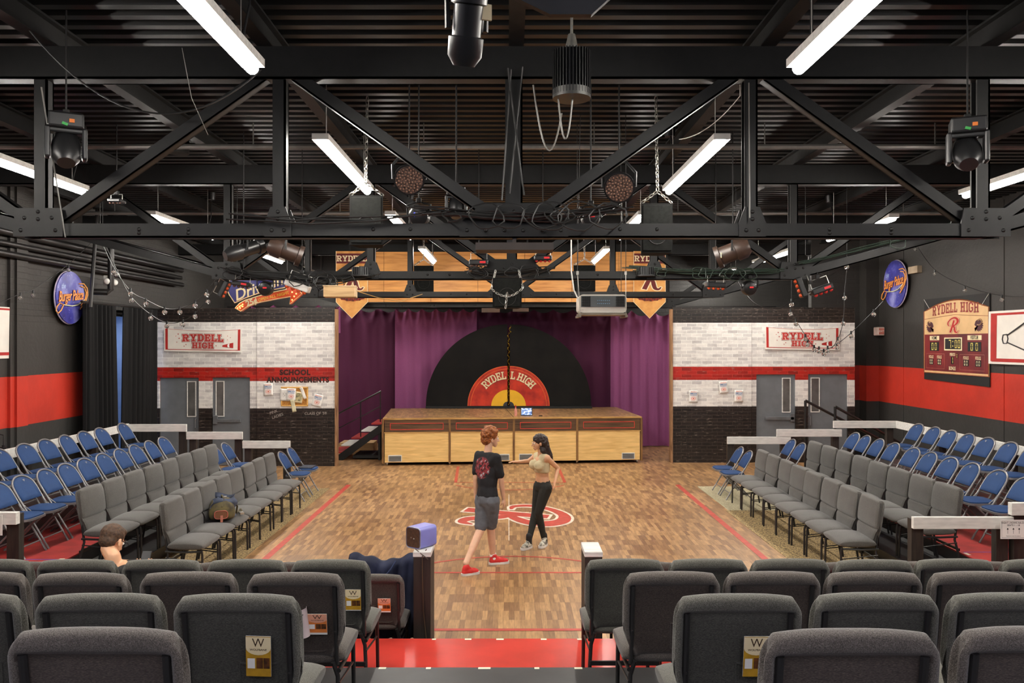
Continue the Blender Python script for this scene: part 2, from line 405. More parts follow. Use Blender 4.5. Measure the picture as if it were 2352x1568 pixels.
def mk_brickflat():
    m, nt, b = newmat('painted_brick_paper')
    tc = nd(nt, 'ShaderNodeTexCoord'); sp = nd(nt, 'ShaderNodeSeparateXYZ'); nt.links.new(tc.outputs['Object'], sp.inputs[0])
    cb = nd(nt, 'ShaderNodeCombineXYZ'); nt.links.new(sp.outputs[0], cb.inputs[0]); nt.links.new(sp.outputs[2], cb.inputs[1])
    Z = [(0, 0), (1.28, 1), (1.89, 2), (2.2, 1), (3.2, 0)]
    C1 = [lin((36, 30, 27)), lin((226, 223, 218)), lin((176, 34, 24))]
    C2 = [lin((20, 18, 17)), lin((176, 172, 172)), lin((116, 24, 18))]
    MO = [lin((62, 52, 46)), lin((240, 238, 232)), lin((176, 60, 48))]
    cols = []
    for C in (C1, C2, MO): cols.append(bands(nt, sp.outputs[2], [(z, C[i]) for z, i in Z]))
    t = nd(nt, 'ShaderNodeTexBrick')
    for k, x in (('Scale', 1), ('Brick Width', .235), ('Row Height', .078), ('Mortar Size', .006), ('Mortar Smooth', .3), ('Bias', -.25)): t.inputs[k].default_value = x
    for k, c in zip(('Color1', 'Color2', 'Mortar'), cols): nt.links.new(c, t.inputs[k])
    nt.links.new(cb.outputs[0], t.inputs['Vector'])
    n = nd(nt, 'ShaderNodeTexNoise'); n.inputs['Scale'].default_value = 3; n.inputs['Detail'].default_value = 8; n.inputs['Roughness'].default_value = .7
    mp = nd(nt, 'ShaderNodeMapping'); mp.inputs['Scale'].default_value = (1.4, 1, 3.5); nt.links.new(tc.outputs['Object'], mp.inputs[0]); nt.links.new(mp.outputs[0], n.inputs['Vector'])
    r = ramp(nt, n.outputs[0], [(.3, (.7, .68, .68, 1)), (.5, (1, 1, 1, 1)), (.72, (1.12, 1.12, 1.1, 1))])
    o = mix(nt, .9, t.outputs[0], r.outputs[0], 'MULTIPLY')
    # scuffed light mortar flecks in the black courses
    n2 = nd(nt, 'ShaderNodeTexNoise'); n2.inputs['Scale'].default_value = 7; n2.inputs['Detail'].default_value = 6
    mp2 = nd(nt, 'ShaderNodeMapping'); mp2.inputs['Scale'].default_value = (1, 1, 6); nt.links.new(tc.outputs['Object'], mp2.inputs[0]); nt.links.new(mp2.outputs[0], n2.inputs['Vector'])
    g = ramp(nt, n2.outputs[0], [(.6, (0, 0, 0, 1)), (.72, (.6, .6, .6, 1))])
    o = mix(nt, g.outputs[0], o, lin((150, 138, 128)), 'LIGHTEN')
    nt.links.new(o, b.inputs['Base Color']); b.inputs['Roughness'].default_value = .38
    bump(nt, b, t.outputs['Fac'], .25, -.004)
    return m
BRICKF = mk_brickflat()
def mk_carpet(name, c1, c2):
    m, nt, b = newmat(name); mp = mapped(nt)
    n = nd(nt, 'ShaderNodeTexNoise'); n.inputs['Scale'].default_value = 55; n.inputs['Detail'].default_value = 4; nt.links.new(mp.outputs[0], n.inputs['Vector'])
    r = ramp(nt, n.outputs[0], [(.4, lin(c2)), (.6, lin(c1))]); nt.links.new(r.outputs[0], b.inputs['Base Color']); b.inputs['Roughness'].default_value = .95
    bump(nt, b, n.outputs[0], .4, .01); return m
CARPET = mk_carpet('speckled_carpet', (176, 150, 102), (84, 68, 48))
CARPET2 = mk_carpet('pale_mat', (182, 172, 142), (150, 140, 112))
def mk_deck():
    m, nt, b = newmat('black_roof_deck'); mp = mapped(nt)
    n = nd(nt, 'ShaderNodeTexNoise'); n.inputs['Scale'].default_value = 1.4; n.inputs['Detail'].default_value = 4; nt.links.new(mp.outputs[0], n.inputs['Vector'])
    r = ramp(nt, n.outputs[0], [(.35, lin((13, 12, 11))), (.65, lin((20, 18, 16)))]); nt.links.new(r.outputs[0], b.inputs['Base Color']); b.inputs['Roughness'].default_value = .38
    return m
DECK = mk_deck()
PLY = wood('pale_plywood', (228, 190, 122), (214, 172, 102), .5, 0, 2.2)
PLYO = wood('orange_plywood', (208, 146, 76), (178, 114, 52), .5, 0, 1.6)
BROWN = wood('brown_stained_board', (92, 66, 42), (60, 42, 28), .45, 0, 2)
REDB = plain('bright_red_line', (214, 62, 48), .5)
BTRIM = wood('worn_brown_edge', (128, 92, 50), (84, 56, 32), .5, 2, 3)
PINE = wood('pine_board', (206, 172, 124), (176, 138, 92), .6, 0, 2)
def mk_curtain(name, c):
    m, nt, b = newmat(name); mp = mapped(nt)
    n = nd(nt, 'ShaderNodeTexNoise'); n.inputs['Scale'].default_value = 90; n.inputs['Detail'].default_value = 3; nt.links.new(mp.outputs[0], n.inputs['Vector'])
    a = lin(c); r = ramp(nt, n.outputs[0], [(.35, tuple(x*.85 for x in a[:3])+(1,)), (.65, a)]); nt.links.new(r.outputs[0], b.inputs['Base Color'])
    b.inputs['Roughness'].default_value = .75; b.inputs['Specular IOR Level'].default_value = .25
    return m
PURPLE = mk_curtain('purple_cloth', (150, 82, 128)); PURPLE_SHADE = mk_curtain('shaded_purple_cloth', (86, 36, 66))  # second tone: the same cloth with its shade put into the colour
BLKCLOTH = mk_curtain('black_drape_cloth', (13, 12, 13))
DOORG = plain('grey_door_paint', (110, 114, 118), .45, var=.06)
DOORG2 = plain('grey_handle_steel', (138, 142, 146), .35, .6)
SKIN = plain('skin', (224, 176, 146), .5, var=.06, scale=10); SKIN2 = plain('tanned_skin', (222, 170, 132), .5, var=.06, scale=10)
for s_ in (SKIN, SKIN2):
    s_.node_tree.nodes['Principled BSDF'].inputs['Subsurface Weight'].default_value = .1
    s_.node_tree.nodes['Principled BSDF'].inputs['Subsurface Radius'].default_value = (.02, .01, .005)
TUBEM = emis('fluorescent_tube', (255, 249, 240), TUBE); TUBE_FILL = emis('cool_fill_tube', (238, 236, 250), TUBE*.6)  # the cooler tube serves only the unseen fill strips behind the camera
REDLED = emis('red_display', (255, 30, 40), .35, (80, 10, 10)); BLUELED = emis('blue_display', (60, 80, 255), .4, (20, 20, 80)); GRNLED = emis('green_display', (40, 220, 90), 1.0, (20, 90, 30))
GLASSM, nt_, b_ = newmat('clear_bulb_glass'); b_.inputs['Transmission Weight'].default_value = .9; b_.inputs['Roughness'].default_value = .05; b_.inputs['Base Color'].default_value = (.95, .95, .93, 1)
# ------------------------------------------------------------------ the room
XL, XR, YB, YN, ZC = -8.06, 8.82, 22.8, -6.0, 5.35
m = MB().b2((XL-.2, YN, -.12), (XR+.2, YB, 0)); floor = struct(m.obj('floor', FLOORM), 'wide hall floor of narrow brown parquet strips', 'floor')
def fl(x, y, t): return V((x, y, .0022+t))
# painted court lines on the floor
LINER = plain('red_court_line', (186, 70, 58), .45, var=.12, scale=10)
LINEW = plain('white_court_line', (224, 210, 190), .5, var=.12, scale=10)
def court(pts, w_, nm='court_line', mat=LINER, t=0):
    mb = MB(); L = []
    for i, p in enumerate(pts):
        a = V(pts[max(i-1, 0)]); b = V(pts[min(i+1, len(pts)-1)]); d = (b-a).normalized(); n = V((-d.y, d.x))
        L.append((V(p)+n*w_/2, V(p)-n*w_/2))
    for i in range(len(L)-1):
        q = [L[i][0], L[i][1], L[i+1][1], L[i+1][0]]; mb.prism([tuple(x) for x in q], lambda u, v, tt: fl(u, v, tt), 0, .0008)
    return mb.obj(nm, mat, floor)
court([(-3.1, 7.7), (-3.1, 15.6)], .09); court([(3.26, 7.7), (3.26, 15.6)], .09)
court([(-3.1, 7.72), (3.26, 7.72)], .06); court([(-1.55, 9.64), (1.65, 9.64)], .05)
court([(.05+1.75*math.sin(a), 8.62+1.75*math.cos(a)) for a in [(-1.1+2.2*i/24) for i in range(25)]], .045)
court([(-1.13, 17.9), (-1.05, 15.85)], .06); court([(1.09, 17.9), (1.1, 15.85)], .06)
court([(-1.05, 15.85), (1.1, 15.85)], .035)
court([(.02+1.2*math.sin(a), 16.05-1.0*math.cos(a)) for a in [(-1.05+2.1*i/16) for i in range(17)]], .035)
court([(.0, 11.2), (.0, 14.6)], .012, mat=LINEW)
# big script letter painted in the middle of the court, its top towards the right-hand wall
e = MB(); f_ = lambda a, b, t: V((-.80+b*1.78, 13.62-(a-.02)*2.35, .0034+t)); script_R(e, f_, .025); e.obj('court_emblem_outline', LINEW, floor)
e = MB(); f_ = lambda a, b, t: V((-.80+b*1.78, 13.62-(a-.02)*2.35, .0050+t)); script_R(e, f_, 0); e.obj('court_emblem', LINER, floor)
# side carpets
o = MB().b2((3.55, 8.0, 0), (4.66, 13.2, .006)).obj('carpet_strip', CARPET); tag(o, 'speckled brown carpet strip under the right-hand front row of seats', 'carpet')
o = MB().b2((3.6, 13.2, 0), (4.66, 15.4, .007)).obj('floor_mat', CARPET2); tag(o, 'pale beige mat at the far end of the right-hand carpet strip', 'mat')
o = MB().b2((-4.4, 8.0, 0), (-3.38, 15.2, .006)).obj('carpet_strip', CARPET); tag(o, 'speckled brown carpet strip under the left-hand front row of seats', 'carpet')
# walls
sd = lambda mb, nm, mt, lb, cat='wall': struct(mb.obj(nm, mt), lb, cat)
m = MB(); m.b2((XL-.2, YN, 0), (XL, 15.35, 5.5)); m.b2((XL-.2, 15.35, 3.3), (XL, 17.8, 5.5)); m.b2((XL-.2, 17.8, 0), (XL, YB, 5.5))
wl = sd(m, 'wall_left', WALL_L, 'black left wall with a broad red painted band')
m = MB().b2((XR, YN, 0), (XR+.2, YB, 5.5)); wr = sd(m, 'wall_right', WALL_R, 'black right wall with a broad red painted band')
m = MB().b2((XL-.2, YB, 0), (XR+.2, YB+.2, 5.5)); sd(m, 'wall_back', WALL_D, 'dark brick rear wall behind the stage')
m = MB().b2((XL-.2, YN-.2, 0), (XR+.2, YN, 5.5)); sd(m, 'wall_front', WALL_D, 'black wall behind the audience')
m = MB().b2((7.35, 19.57, 0), (XR, 19.77, 5.5)); sd(m, 'wall_right', WALL_B, 'short black brick return wall beside the right-hand scenery flat')
# wall seams, pilasters and pipes
m = MB()
for y in (4.2, 8.6, 13.0): m.b2((XL, y-.06, 0), (XL+.05, y+.06, 5.3))
m.b2((XL, 13.05, 0), (XL+.09, 13.35, 5.3))
struct(m.obj('trim_1', WALL_L), 'shallow ribs and pilaster of the left wall', 'trim')
m = MB()
for y in (6.4, 10.6, 14.35, 18.0): m.b2((XR-.012, y-.012, 0), (XR, y+.012, 5.3))
m.b2((XR-.02, 12.1, 0), (XR, 12.3, 5.3)); m.b2((XR-.008, YN, 2.34), (XR, 19.5, 2.36))
m.b2((XR-.3, 19.2, 0), (XR, 19.57, 5.3))
struct(m.obj('trim_2', WALL_R), 'panel seams and corner pier of the right wall', 'trim')
for i, (x, z, r, nm) in enumerate(((XL+.14, 4.5, .06, 'topmost'), (XL+.12, 4.32, .045, 'middle'), (XL+.16, 4.15, .05, 'lowest'))):
    m = MB().tube([(x, 4, z+.05), (x, 13.2, z), (x, 19.5, z)], r, 10)
    o = m.obj('wall_pipe', BLK, smooth=True); tag(o, '%s of the three black pipes running along the upper left wall' % nm, 'pipe', 'pipes on the left wall')
m = MB().tube([(XL+.4, 15.5, 5.36), (XL+.4, 15.5, 3.78), (XL+.36, 15.42, 3.72), (XL+.1, 15.3, 3.72)], .06, 10); tag(m.obj('drain_pipe', BLK, smooth=True), 'black drop pipe with an elbow hanging in front of the left wall pipes', 'pipe')
m = MB().tube([(XL+.46, 14.9, 5.36), (XL+.42, 14.7, 3.4)], .035, 8); tag(m.obj('conduit_pipe', BLK, smooth=True), 'thin black pipe slanting down to the curtain track at the left', 'pipe')
# blue passage behind the black drapes
BLUEW = plain('blue_passage_paint', (150, 180, 214), .6, var=.05)
m = MB(); m.b2((XL-1.7, 15.0, 0), (XL-1.6, 18.4, 3.4)); m.b2((XL-1.6, 18.2, 0), (XL-.2, 18.3, 3.4)); m.b2((XL-1.6, 15.0, 0), (XL-.2, 15.1, 3.4)); m.b2((XL-1.7, 15.0, 3.4), (XL-.2, 18.4, 3.5)); m.b2((XL-1.7, 15.0, -.1), (XL-.2, 18.4, 0))
struct(m.obj('wall_passage', BLUEW), 'pale blue passage wall seen through the gap between the black drapes', 'wall')
t = thing('passage_light', 'white tube light above the passage behind the black drapes', 'light', (XL-.9, 17.0, 3.3))
MB().box((0, 0, 0), (.1, 1.2, .05)).obj('housing', WHITEP, t); MB().box((0, 0, -.035), (.06, 1.1, .02)).obj('tube', emis('passage_tube', (225, 228, 255), 45), t)
# roof deck
m = MB(); y = YN; vs = []
prof = []
while y < YB+.2: prof += [(y, ZC), (y+.085, ZC), (y+.1, ZC+.065), (y+.185, ZC+.065)]; y += .2
for yy, zz in prof: vs += [(XL-.1, yy, zz), (XR+.1, yy, zz)]
m.add(vs, [(2*i, 2*i+1, 2*i+3, 2*i+2) for i in range(len(prof)-1)])
ceil = sd(m, 'ceiling', DECK, 'black corrugated steel roof deck', 'ceiling')
m = MB().b2((XL-.2, YN-.2, ZC+.2), (XR+.2, YB+.2, ZC+.3)); m.obj('roof_backing', DECK, ceil)
for i, x in enumerate((-7.3, -5.55, -3.72, -1.98, .06, 2.1, 3.9, 5.75, 7.6)):
    m = MB(); m.b2((x-.06, YN, ZC-.2), (x+.06, YB, ZC-.185)); m.b2((x-.01, YN, ZC-.185), (x+.01, YB, ZC-.02)); m.b2((x-.06, YN, ZC-.02), (x+.06, YB, ZC-.002))
    struct(m.obj('trim_%d' % (i+3), STEEL), 'black steel purlin under the roof deck, %s from the left wall' % ORD[i], 'beam')
# ------------------------------------------------------------------ roof trusses
def bar(mb, p, q, w_, d, y):
    """angle-iron bar from p to q in the truss plane at depth y, width w_, thickness d"""
    p = V((p[0], 0, p[1])); q = V((q[0], 0, q[1])); dr = (q-p).normalized(); n = V((-dr.z, 0, dr.x))*w_/2
    for y0, y1 in ((y-d/2, y-d/2+.018), (y+d/2-.018, y+d/2)):
        vs = [(P+s*n).to_tuple() for P in (p, q) for s in (-1, 1)]
        pts = [(a[0], yy, a[2]) for yy in (y0, y1) for a in (vs[0], vs[2], vs[3], vs[1])]
        mb.add(pts, [(0, 1, 2, 3), (7, 6, 5, 4), (0, 4, 5, 1), (1, 5, 6, 2), (2, 6, 7, 3), (3, 7, 4, 0)])
    # flange along the lower edge
    a = p-n; b = q-n; k = n.normalized()*.015
    pts = [(P.x, yy, P.z) for yy in (y-d/2, y+d/2) for P in (a, b, b+k, a+k)]
    mb.add(pts, [(0, 1, 2, 3), (7, 6, 5, 4), (0, 4, 5, 1), (1, 5, 6, 2), (2, 6, 7, 3), (3, 7, 4, 0)])
ZB, ZT = 3.66, 5.02
def truss(D, label, rivets=True):
    t = thing('roof_truss', label, 'truss', (0, D, 0), 0, 'roof trusses spanning the hall')
    L = -3.81; R_ = 3.86; C_ = .04; s = .27
    m = MB(); bar(m, (L, ZB), (R_, ZB), .115, .14, 0); m.obj('bottom_chord', STEEL, t)
    m = MB(); bar(m, (L, ZB), (XL, ZB+(L-XL)*s), .115, .13, 0); m.obj('sloping_chord', STEEL, t)
    m = MB(); bar(m, (R_, ZB), (XR, ZB+(XR-R_)*s), .115, .13, 0); m.obj('sloping_chord', STEEL, t)
    m = MB(); bar(m, (XL, ZT), (XR, ZT), .26, .16, 0); m.obj('top_chord', STEEL, t)
    for x in (L, -1.87, C_, 1.97, R_):
        m = MB(); bar(m, (x, ZB), (x, ZT), .14 if x == C_ else .105, .1, 0); m.obj('post', STEEL, t)
    for a, b in (((L, ZB), (-1.87, ZT)), ((-1.87, ZT), (C_, ZB)), ((C_, ZB), (1.97, ZT)), ((1.97, ZT), (R_, ZB)), ((L, ZB), (-5.7, ZT)), ((R_, ZB), (5.8, ZT))):
        m = MB(); bar(m, a, b, .1, .09, 0); m.obj('diagonal', STEEL, t)
    fy = lambda u, v, tt: V((u, tt, v))
    for x, wb, wt, h in ((L, .2, .3, .12), (-1.87, .11, .1, .13), (C_, .44, .42, .16), (1.97, .11, .1, .13), (R_, .2, .3, .12)):
        m = MB(); z0 = ZB-.05
        m.prism([(x-wb, z0), (x+wb, z0), (x+wb, ZB+.06), (x+wt*.6, ZB+.06+h), (x-wt*.6, ZB+.06+h), (x-wb, ZB+.06)], fy, -.085, -.071)
        MB().prism([(x-wb, z0), (x+wb, z0), (x+wb, ZB+.06), (x+wt*.6, ZB+.06+h), (x-wt*.6, ZB+.06+h), (x-wb, ZB+.06)], fy, .071, .085).obj('gusset_plate', STEEL, t)
        if rivets:
            n = max(2, int(wb*2/.14))
            for i in range(n):
                m.sph((x-wb+.06+(wb*2-.12)*i/(n-1), -.085, ZB), (.017, .012, .017), 8, 5)
            m.sph((x, -.085, ZB+.09), (.017, .012, .017), 8, 5); m.sph((x, -.085, ZB+.15), (.017, .012, .017), 8, 5)
            if wb > .15:
                for dx in (-.11, .11): m.sph((x+dx, -.085, ZB+.1), (.017, .012, .017), 8, 5)
        m.obj('gusset_plate', STEEL, t, smooth=True)
    m = MB()
    for x in (-3.0, -2.6, -1.1, -.8, .9, 1.2, 2.6, 3.1): m.sph((x, -.07, ZB+.01), (.016, .012, .016), 8, 5)
    for x in (-3.0, -2.6, 2.6, 3.1): m.sph((x, -.07, ZB-.02), (.016, .012, .016), 8, 5)
    m.obj('rivet_heads', STEEL, t, smooth=True)
    return t
TD = [2.05, 6.6, 10.95, 15.3, 19.7]
for D, l in zip(TD, ('nearest black riveted steel roof truss, only its lower plates in view at the top', 'large black riveted steel roof truss crossing the middle of the view', 'black riveted steel roof truss hung with lighting cables, second beyond the seats', 'black steel roof truss in front of the plywood header panel', 'farthest black steel roof truss, just above the curtain')):
    t_ = truss(D, l)
    if D < 3: t_.location.z = .055
m = MB(); m.prism([(.0, 3.545), (.1, 3.545), (.25, 3.68), (-.28, 3.68)], lambda u, v, t: V((u+.1, 2.05+t, v)), -.1, -.08)
for x in (.06, .24): m.sph((x, 1.94, 3.60), (.016, .012, .016), 8, 5)
tag(m.obj('splice_plate', STEEL, smooth=True), 'black steel splice plate hanging below the nearest truss at the top centre', 'plate')
for i, (D, l) in enumerate(((9.45, 'nearer'), (14.3, 'farther'))):
    m = MB().tube([(XL+.1, D, 5.05), (XR-.1, D, 5.05)], .032, 8)
    for x in (-7, -5, -3, -1, 1, 3, 5, 7): m.tube([(x, D, 5.05), (x, D, 5.33)], .008, 4)
    tag(m.obj('ceiling_conduit', plain('grey_conduit', (120, 118, 114), .4, .6), smooth=True), '%s long metal conduit slung across the roof' % l, 'pipe', 'conduits across the roof')
# ------------------------------------------------------------------ fluorescent strips
def strip(x, y0, y1, label, z=4.58, cool=False):
    t = thing('strip_light', label, 'light', (x, y0, z), 0, 'fluorescent strip lights'); L = y1-y0
    MB().b2((-.075, 0, .0), (.075, L, .055)).obj('housing', WHITEP, t)
    m = MB(); m.tube([(0, .02, -.012), (0, L-.02, -.012)], .042, 12); m.obj('tube', TUBE_FILL if cool else TUBEM, t, smooth=True)
    for y in (.25, L-.25): m = MB(); m.tube([(0, y, .07), (0, y, ZC-z)], .004, 5); m.obj('suspension_wire', CHROME, t)
    m = MB(); m.tube([(0, L*.9, .07), (.03, L*.93, .35), (0, L*.97, ZC-z-.05)], .009, 6); m.obj('power_cord', BPLAS, t)
    m = MB(); m.cyl((0, L*.97, ZC-z-.14), (0, L*.97, ZC-z-.02), .06, .07, 14); m.obj('junction_cap', BPLAS, t, smooth=True)
    return t
rowsY = [(2.92, 5.36), (7.25, 9.69), (11.5, 13.94), (15.7, 18.14), (19.9, 22.2)]
colX = [(-1.7, 'left of the centre post'), (1.92, 'right of the centre post'), (-5.12, 'near the left wall'), (5.62, 'near the right wall')]
dn = ['nearest', 'second', 'third', 'fourth', 'farthest']
for x, cl in colX:
    for i, (a, b) in enumerate(rowsY):
        if x == 5.62: a += .25; b += .25
        if i == 4 and abs(x) < 3: continue
        strip(x, a, b, 'glowing white strip light %s, %s along that line' % (cl, dn[i]))
for x in (-5.12, -1.7, 1.92, 5.62): strip(x, -1.4, 1.04, 'added cool fill strip light behind the camera', cool=True); strip(x, -5.5, -3.1, 'added cool fill strip light at the back of the audience', cool=True)  # unseen strips added as cool fill light from behind
# ------------------------------------------------------------------ seating platforms
def platform(lo, hi, top, label, side=BLKP, tapes=(), th=.02):
    t = thing('seating_platform', label, 'platform', ((lo[0]+hi[0])/2, (lo[1]+hi[1])/2, 0))
    ox, oy = t.location.x, t.location.y
    MB().b2((lo[0]-ox, lo[1]-oy, hi[2]-th), (hi[0]-ox, hi[1]-oy, hi[2]), .004).obj('deck', top, t)
    MB().b2((lo[0]-ox+.01, lo[1]-oy+.01, lo[2]), (hi[0]-ox-.01, hi[1]-oy-.01, hi[2]-th)).obj('riser', side, t)
    if tapes:
        m = MB()
        for a, b, c, d in tapes: m.b2((a-ox, b-oy, hi[2]), (c-ox, d-oy, hi[2]+.0012))
        m.obj('edge_tape', plain('pale_glow_tape', (236, 232, 206), .6), t)
    return t
TB, TC, TDz, TE = .34, .56, .757, .95
k1 = (H-TB)/678; k2 = (H-TC)/741
X1, X2 = -7.9, 8.7
platform((X1, 5.44, 0), (X2, 6.57, TB), REDP, 'glossy red bottom platform of the seats facing the stage', tapes=[((a-CX)*k1, 6.535, (b-CX)*k1, 6.565) for a, b in ((993, 1002), (1068, 1083), (1140, 1157), (1242, 1255), (1325, 1336))])
platform((X1, 4.41, 0), (X2, 5.44, TC), BLKP, 'black second platform of the seats facing the stage, above the red one', tapes=[((a-CX)*k2, 5.41, (b-CX)*k2, 5.437) for a, b in ((872, 889), (980, 991), (1099, 1127), (1227, 1238), (1318, 1336))])
platform((X1, 3.35, 0), (X2, 4.41, TDz), BLKP, 'third platform of the seats facing the stage, hidden under the chairs')
platform((X1, -5.9, 0), (X2, 3.35, TE), BLKP, 'highest rear platform of the seats facing the stage')
platform((4.68, 8.1, 0), (5.28, 15.6, .15), BLKP, 'low black platform under the second row of seats on the right')
platform((5.28, 7.8, 0), (6.42, 15.6, .30), REDD, 'worn red platform under the front row of blue chairs on the right', tapes=[(5.3, y, 5.34, y+.1) for y in (8.7, 9.0, 9.3)])
platform((6.42, 7.8, 0), (8.3, 15.6, .50), BLKP, 'high black platform under the back row of blue chairs on the right')
platform((-5.02, 8.1, 0), (-4.42, 15.2, .15), BLKP, 'low black platform under the second row of seats on the left')
platform((-6.08, 7.8, 0), (-5.02, 15.2, .30), REDD, 'worn red platform under the front row of blue chairs on the left', tapes=[(-5.1, 9.05, -5.04, 9.15)])
platform((-7.75, 7.8, 0), (-6.08, 15.2, .50), BLKP, 'high black platform under the back row of blue chairs on the left')
m = MB().b2((-6.0, 9.1, .3), (-5.05, 9.12, .3015)); m.obj('floor_tape', plain('violet_tape', (110, 80, 170), .5)); tag(bpy.data.objects['floor_tape'], 'thin violet tape line across the left red platform', 'tape')
m = MB().b2((5.32, 9.42, .3), (6.4, 9.44, .3015)); o = m.obj('floor_tape', MATS['violet_tape']); tag(o, 'thin violet tape line across the right red platform', 'tape')
# ------------------------------------------------------------------ rails
def rail(nm, lb, parts, posts):
    t = thing('guard_rail', lb, 'railing', parts[0][0])
    o = V(parts[0][0])
    for a, b in parts: m = MB().b2(V(a)-o, V(b)-o, .004); m.obj('rail_board', WHITEP, t)
    for x, y, z0, z1 in posts: m = MB().b2(V((x-.065, y-.045, z0))-o, V((x+.065, y+.045, z1))-o, .004); m.obj('post', DARKW, t)
    return t
def fr(x0, x1, y, z, th=.05, h=.14): return [((x0, y, z-h), (x1, y+th, z))]
G = 'white topped guard rails'
rail('g', 'white rail on black posts at the far end of the right seats, lowest step', fr(4.24, 5.47, 15.62, .925), [(4.32, 15.72, 0, .9), (5.36, 15.72, 0, .9)])
rail('g', 'white rail on black posts at the far end of the right seats, middle step', fr(5.2, 6.46, 15.62, 1.07), [(5.52, 15.72, 0, 1.04), (6.36, 15.72, 0, 1.04)])
rail('g', 'long white rail turning the corner around the far right blue chairs', fr(6.3, 7.5, 15.62, 1.235)+[((7.5, 8.0, 1.095), (7.55, 15.67, 1.235))], [(7.42, 15.72, 0, 1.2)]+[(7.62, y, 0, 1.2) for y in (14.2, 12.2, 10.2, 8.4)])
rail('g', 'white rail on black posts at the far end of the left seats, lowest step', fr(-5.04, -4.14, 15.22, .895), [(-4.22, 15.32, 0, .87), (-4.95, 15.32, 0, .87)])
rail('g', 'white rail on black posts at the far end of the left seats, middle step', fr(-6.1, -5.04, 15.22, 1.065), [(-5.14, 15.32, 0, 1.03), (-6.0, 15.32, 0, 1.03)])
rail('g', 'long white rail turning the corner around the far left blue chairs', fr(-7.2, -6.1, 15.22, 1.21)+[((-7.25, 8.0, 1.08), (-7.2, 15.27, 1.22))], [(-6.2, 15.32, 0, 1.18)]+[(-7.32, y, 0, 1.2) for y in (14.2, 12.2, 10.2, 8.4)])
rail('g', 'near white rail on a black post in front of the right seats', fr(4.27, 5.33, 8.5, .91, h=.125), [(4.34, 8.6, 0, .88), (5.24, 8.6, 0, .88)])
rail('g', 'near higher white rail carrying a seating notice, at the right edge', fr(5.27, 7.2, 8.44, 1.07, th=.07, h=.13), [(5.4, 8.56, 0, 1.04), (6.6, 8.56, 0, 1.04)])
rail('g', 'near white rail carrying a seating notice, at the left edge', fr(-6.9, -5.08, 8.3, 1.0, th=.07, h=.125), [(-5.16, 8.42, 0, .97), (-6.6, 8.42, 0, .97)])
def newel(x0, x1, lb):
    t = thing('newel_post', lb, 'post', ((x0+x1)/2, 6.95, 0)); w_ = (x1-x0)/2
    MB().b2((-w_, -.165, 0), (w_, .165, .945), .003).obj('shaft', DARKW, t)
    MB().b2((-w_-.004, -.17, .945), (w_+.004, .17, .99), .006).obj('cap', WHITEP, t)
newel(-.805, -.66, 'black square post with a white cap, left of the centre aisle'); newel(.64, .787, 'black square post with a bright white cap, right of the centre aisle')
# notices
def notice(x0, x1, y, z0, z1, lines, arrows, lb):
    t = thing('seating_notice', lb, 'sign', ((x0+x1)/2, y, (z0+z1)/2)); hw = (x1-x0)/2; hh = (z1-z0)/2
    MB().b2((-hw, -.002, -hh), (hw, 0, hh)).obj('sheet', WHT, t)
    fn = lambda u, v, tt: V((u, -.0035-tt, v)); m = MB()
    for txt, zz, sz in lines: put_text(m, text2d(txt, sz, .01), lambda u, v, tt, zz=zz: fn(u, v+zz, tt))
    b = .012
    for a in ((-hw+b, -hh+b, hw-b, -hh+b+.002), (-hw+b, hh-b-.002, hw-b, hh-b), (-hw+b, -hh+b, -hw+b+.002, hh-b), (hw-b-.002, -hh+b, hw-b, hh-b)):
        m.add([fn(a[0], a[1], 0), fn(a[2], a[1], 0), fn(a[2], a[3], 0), fn(a[0], a[3], 0)], [(0, 1, 2, 3)])
    for (x, z, dx, dz) in arrows:
        d = V((dx, dz)).normalized(); n = V((-d.y, d.x)); p = V((x, z)); L = math.hypot(dx, dz)
        for q in ([p-n*.0015, p+n*.0015, p+d*L*.75+n*.0015, p+d*L*.75-n*.0015], [p+d*L*.7+n*.011, p+d*L*.7-n*.011, p+d*L]):
            m.add([fn(c.x, c.y, 0) for c in q], [tuple(range(len(q)))])
    m.obj('lettering', INK, t)
notice(5.14, 5.41, 8.425, .70, .90, [('RIGHT | ROWS AA-DD', .068, .025), ('SEATS 1 - 10', .042, .025), ('Please see an usher for assistance', -.07, .011)], [(-.06, -.045, 0, .062), (0, -.045, 0, .062), (.06, -.045, 0, .062)], 'white notice reading right rows AA-DD with three up arrows, on the right-hand rail')
notice(-5.55, -5.21, 8.285, .77, .98, [('LEFT | ROWS AA-DD', .06, .03), ('SEATS 1 - 10', .03, .03)], [(.03, -.03, .09, 0)], 'white notice with a right arrow on the left-hand rail')
# ------------------------------------------------------------------ scenery flats
def flat(x0, x1, y, h, lb, holes=()):
    t = thing('scenery_flat', lb, 'scenery', ((x0+x1)/2, y, 0)); ox = (x0+x1)/2
    m = MB(); xs = [x0]
    cur = x0
    for a, b, zt in sorted(holes):
        if a > cur: m.b2((cur-ox, 0, 0), (a-ox, .04, h))
        m.b2((max(a, x0)-ox, 0, zt), (b-ox, .04, h)); cur = b
    if cur < x1: m.b2((cur-ox, 0, 0), (x1-ox, .04, h))
    m.obj('painted_panel', BRICKF, t)
    m = MB(); m.b2((x0-ox, .04, 0), (x0-ox+.05, .1, h)); m.b2((x1-ox-.05, .04, 0), (x1-ox, .1, h)); m.b2((x0-ox, .04, h-.05), (x1-ox, .1, h)); m.obj('frame', PINE, t)
    return t
KL = 17.98/1850; KR = 18.5/1850
lx = lambda px: (px-CX)*KL
rx = lambda px: (px-CX)*KR
zl = lambda py: H-(py-CY)*KL
zr = lambda py: H-(py-CY)*KR
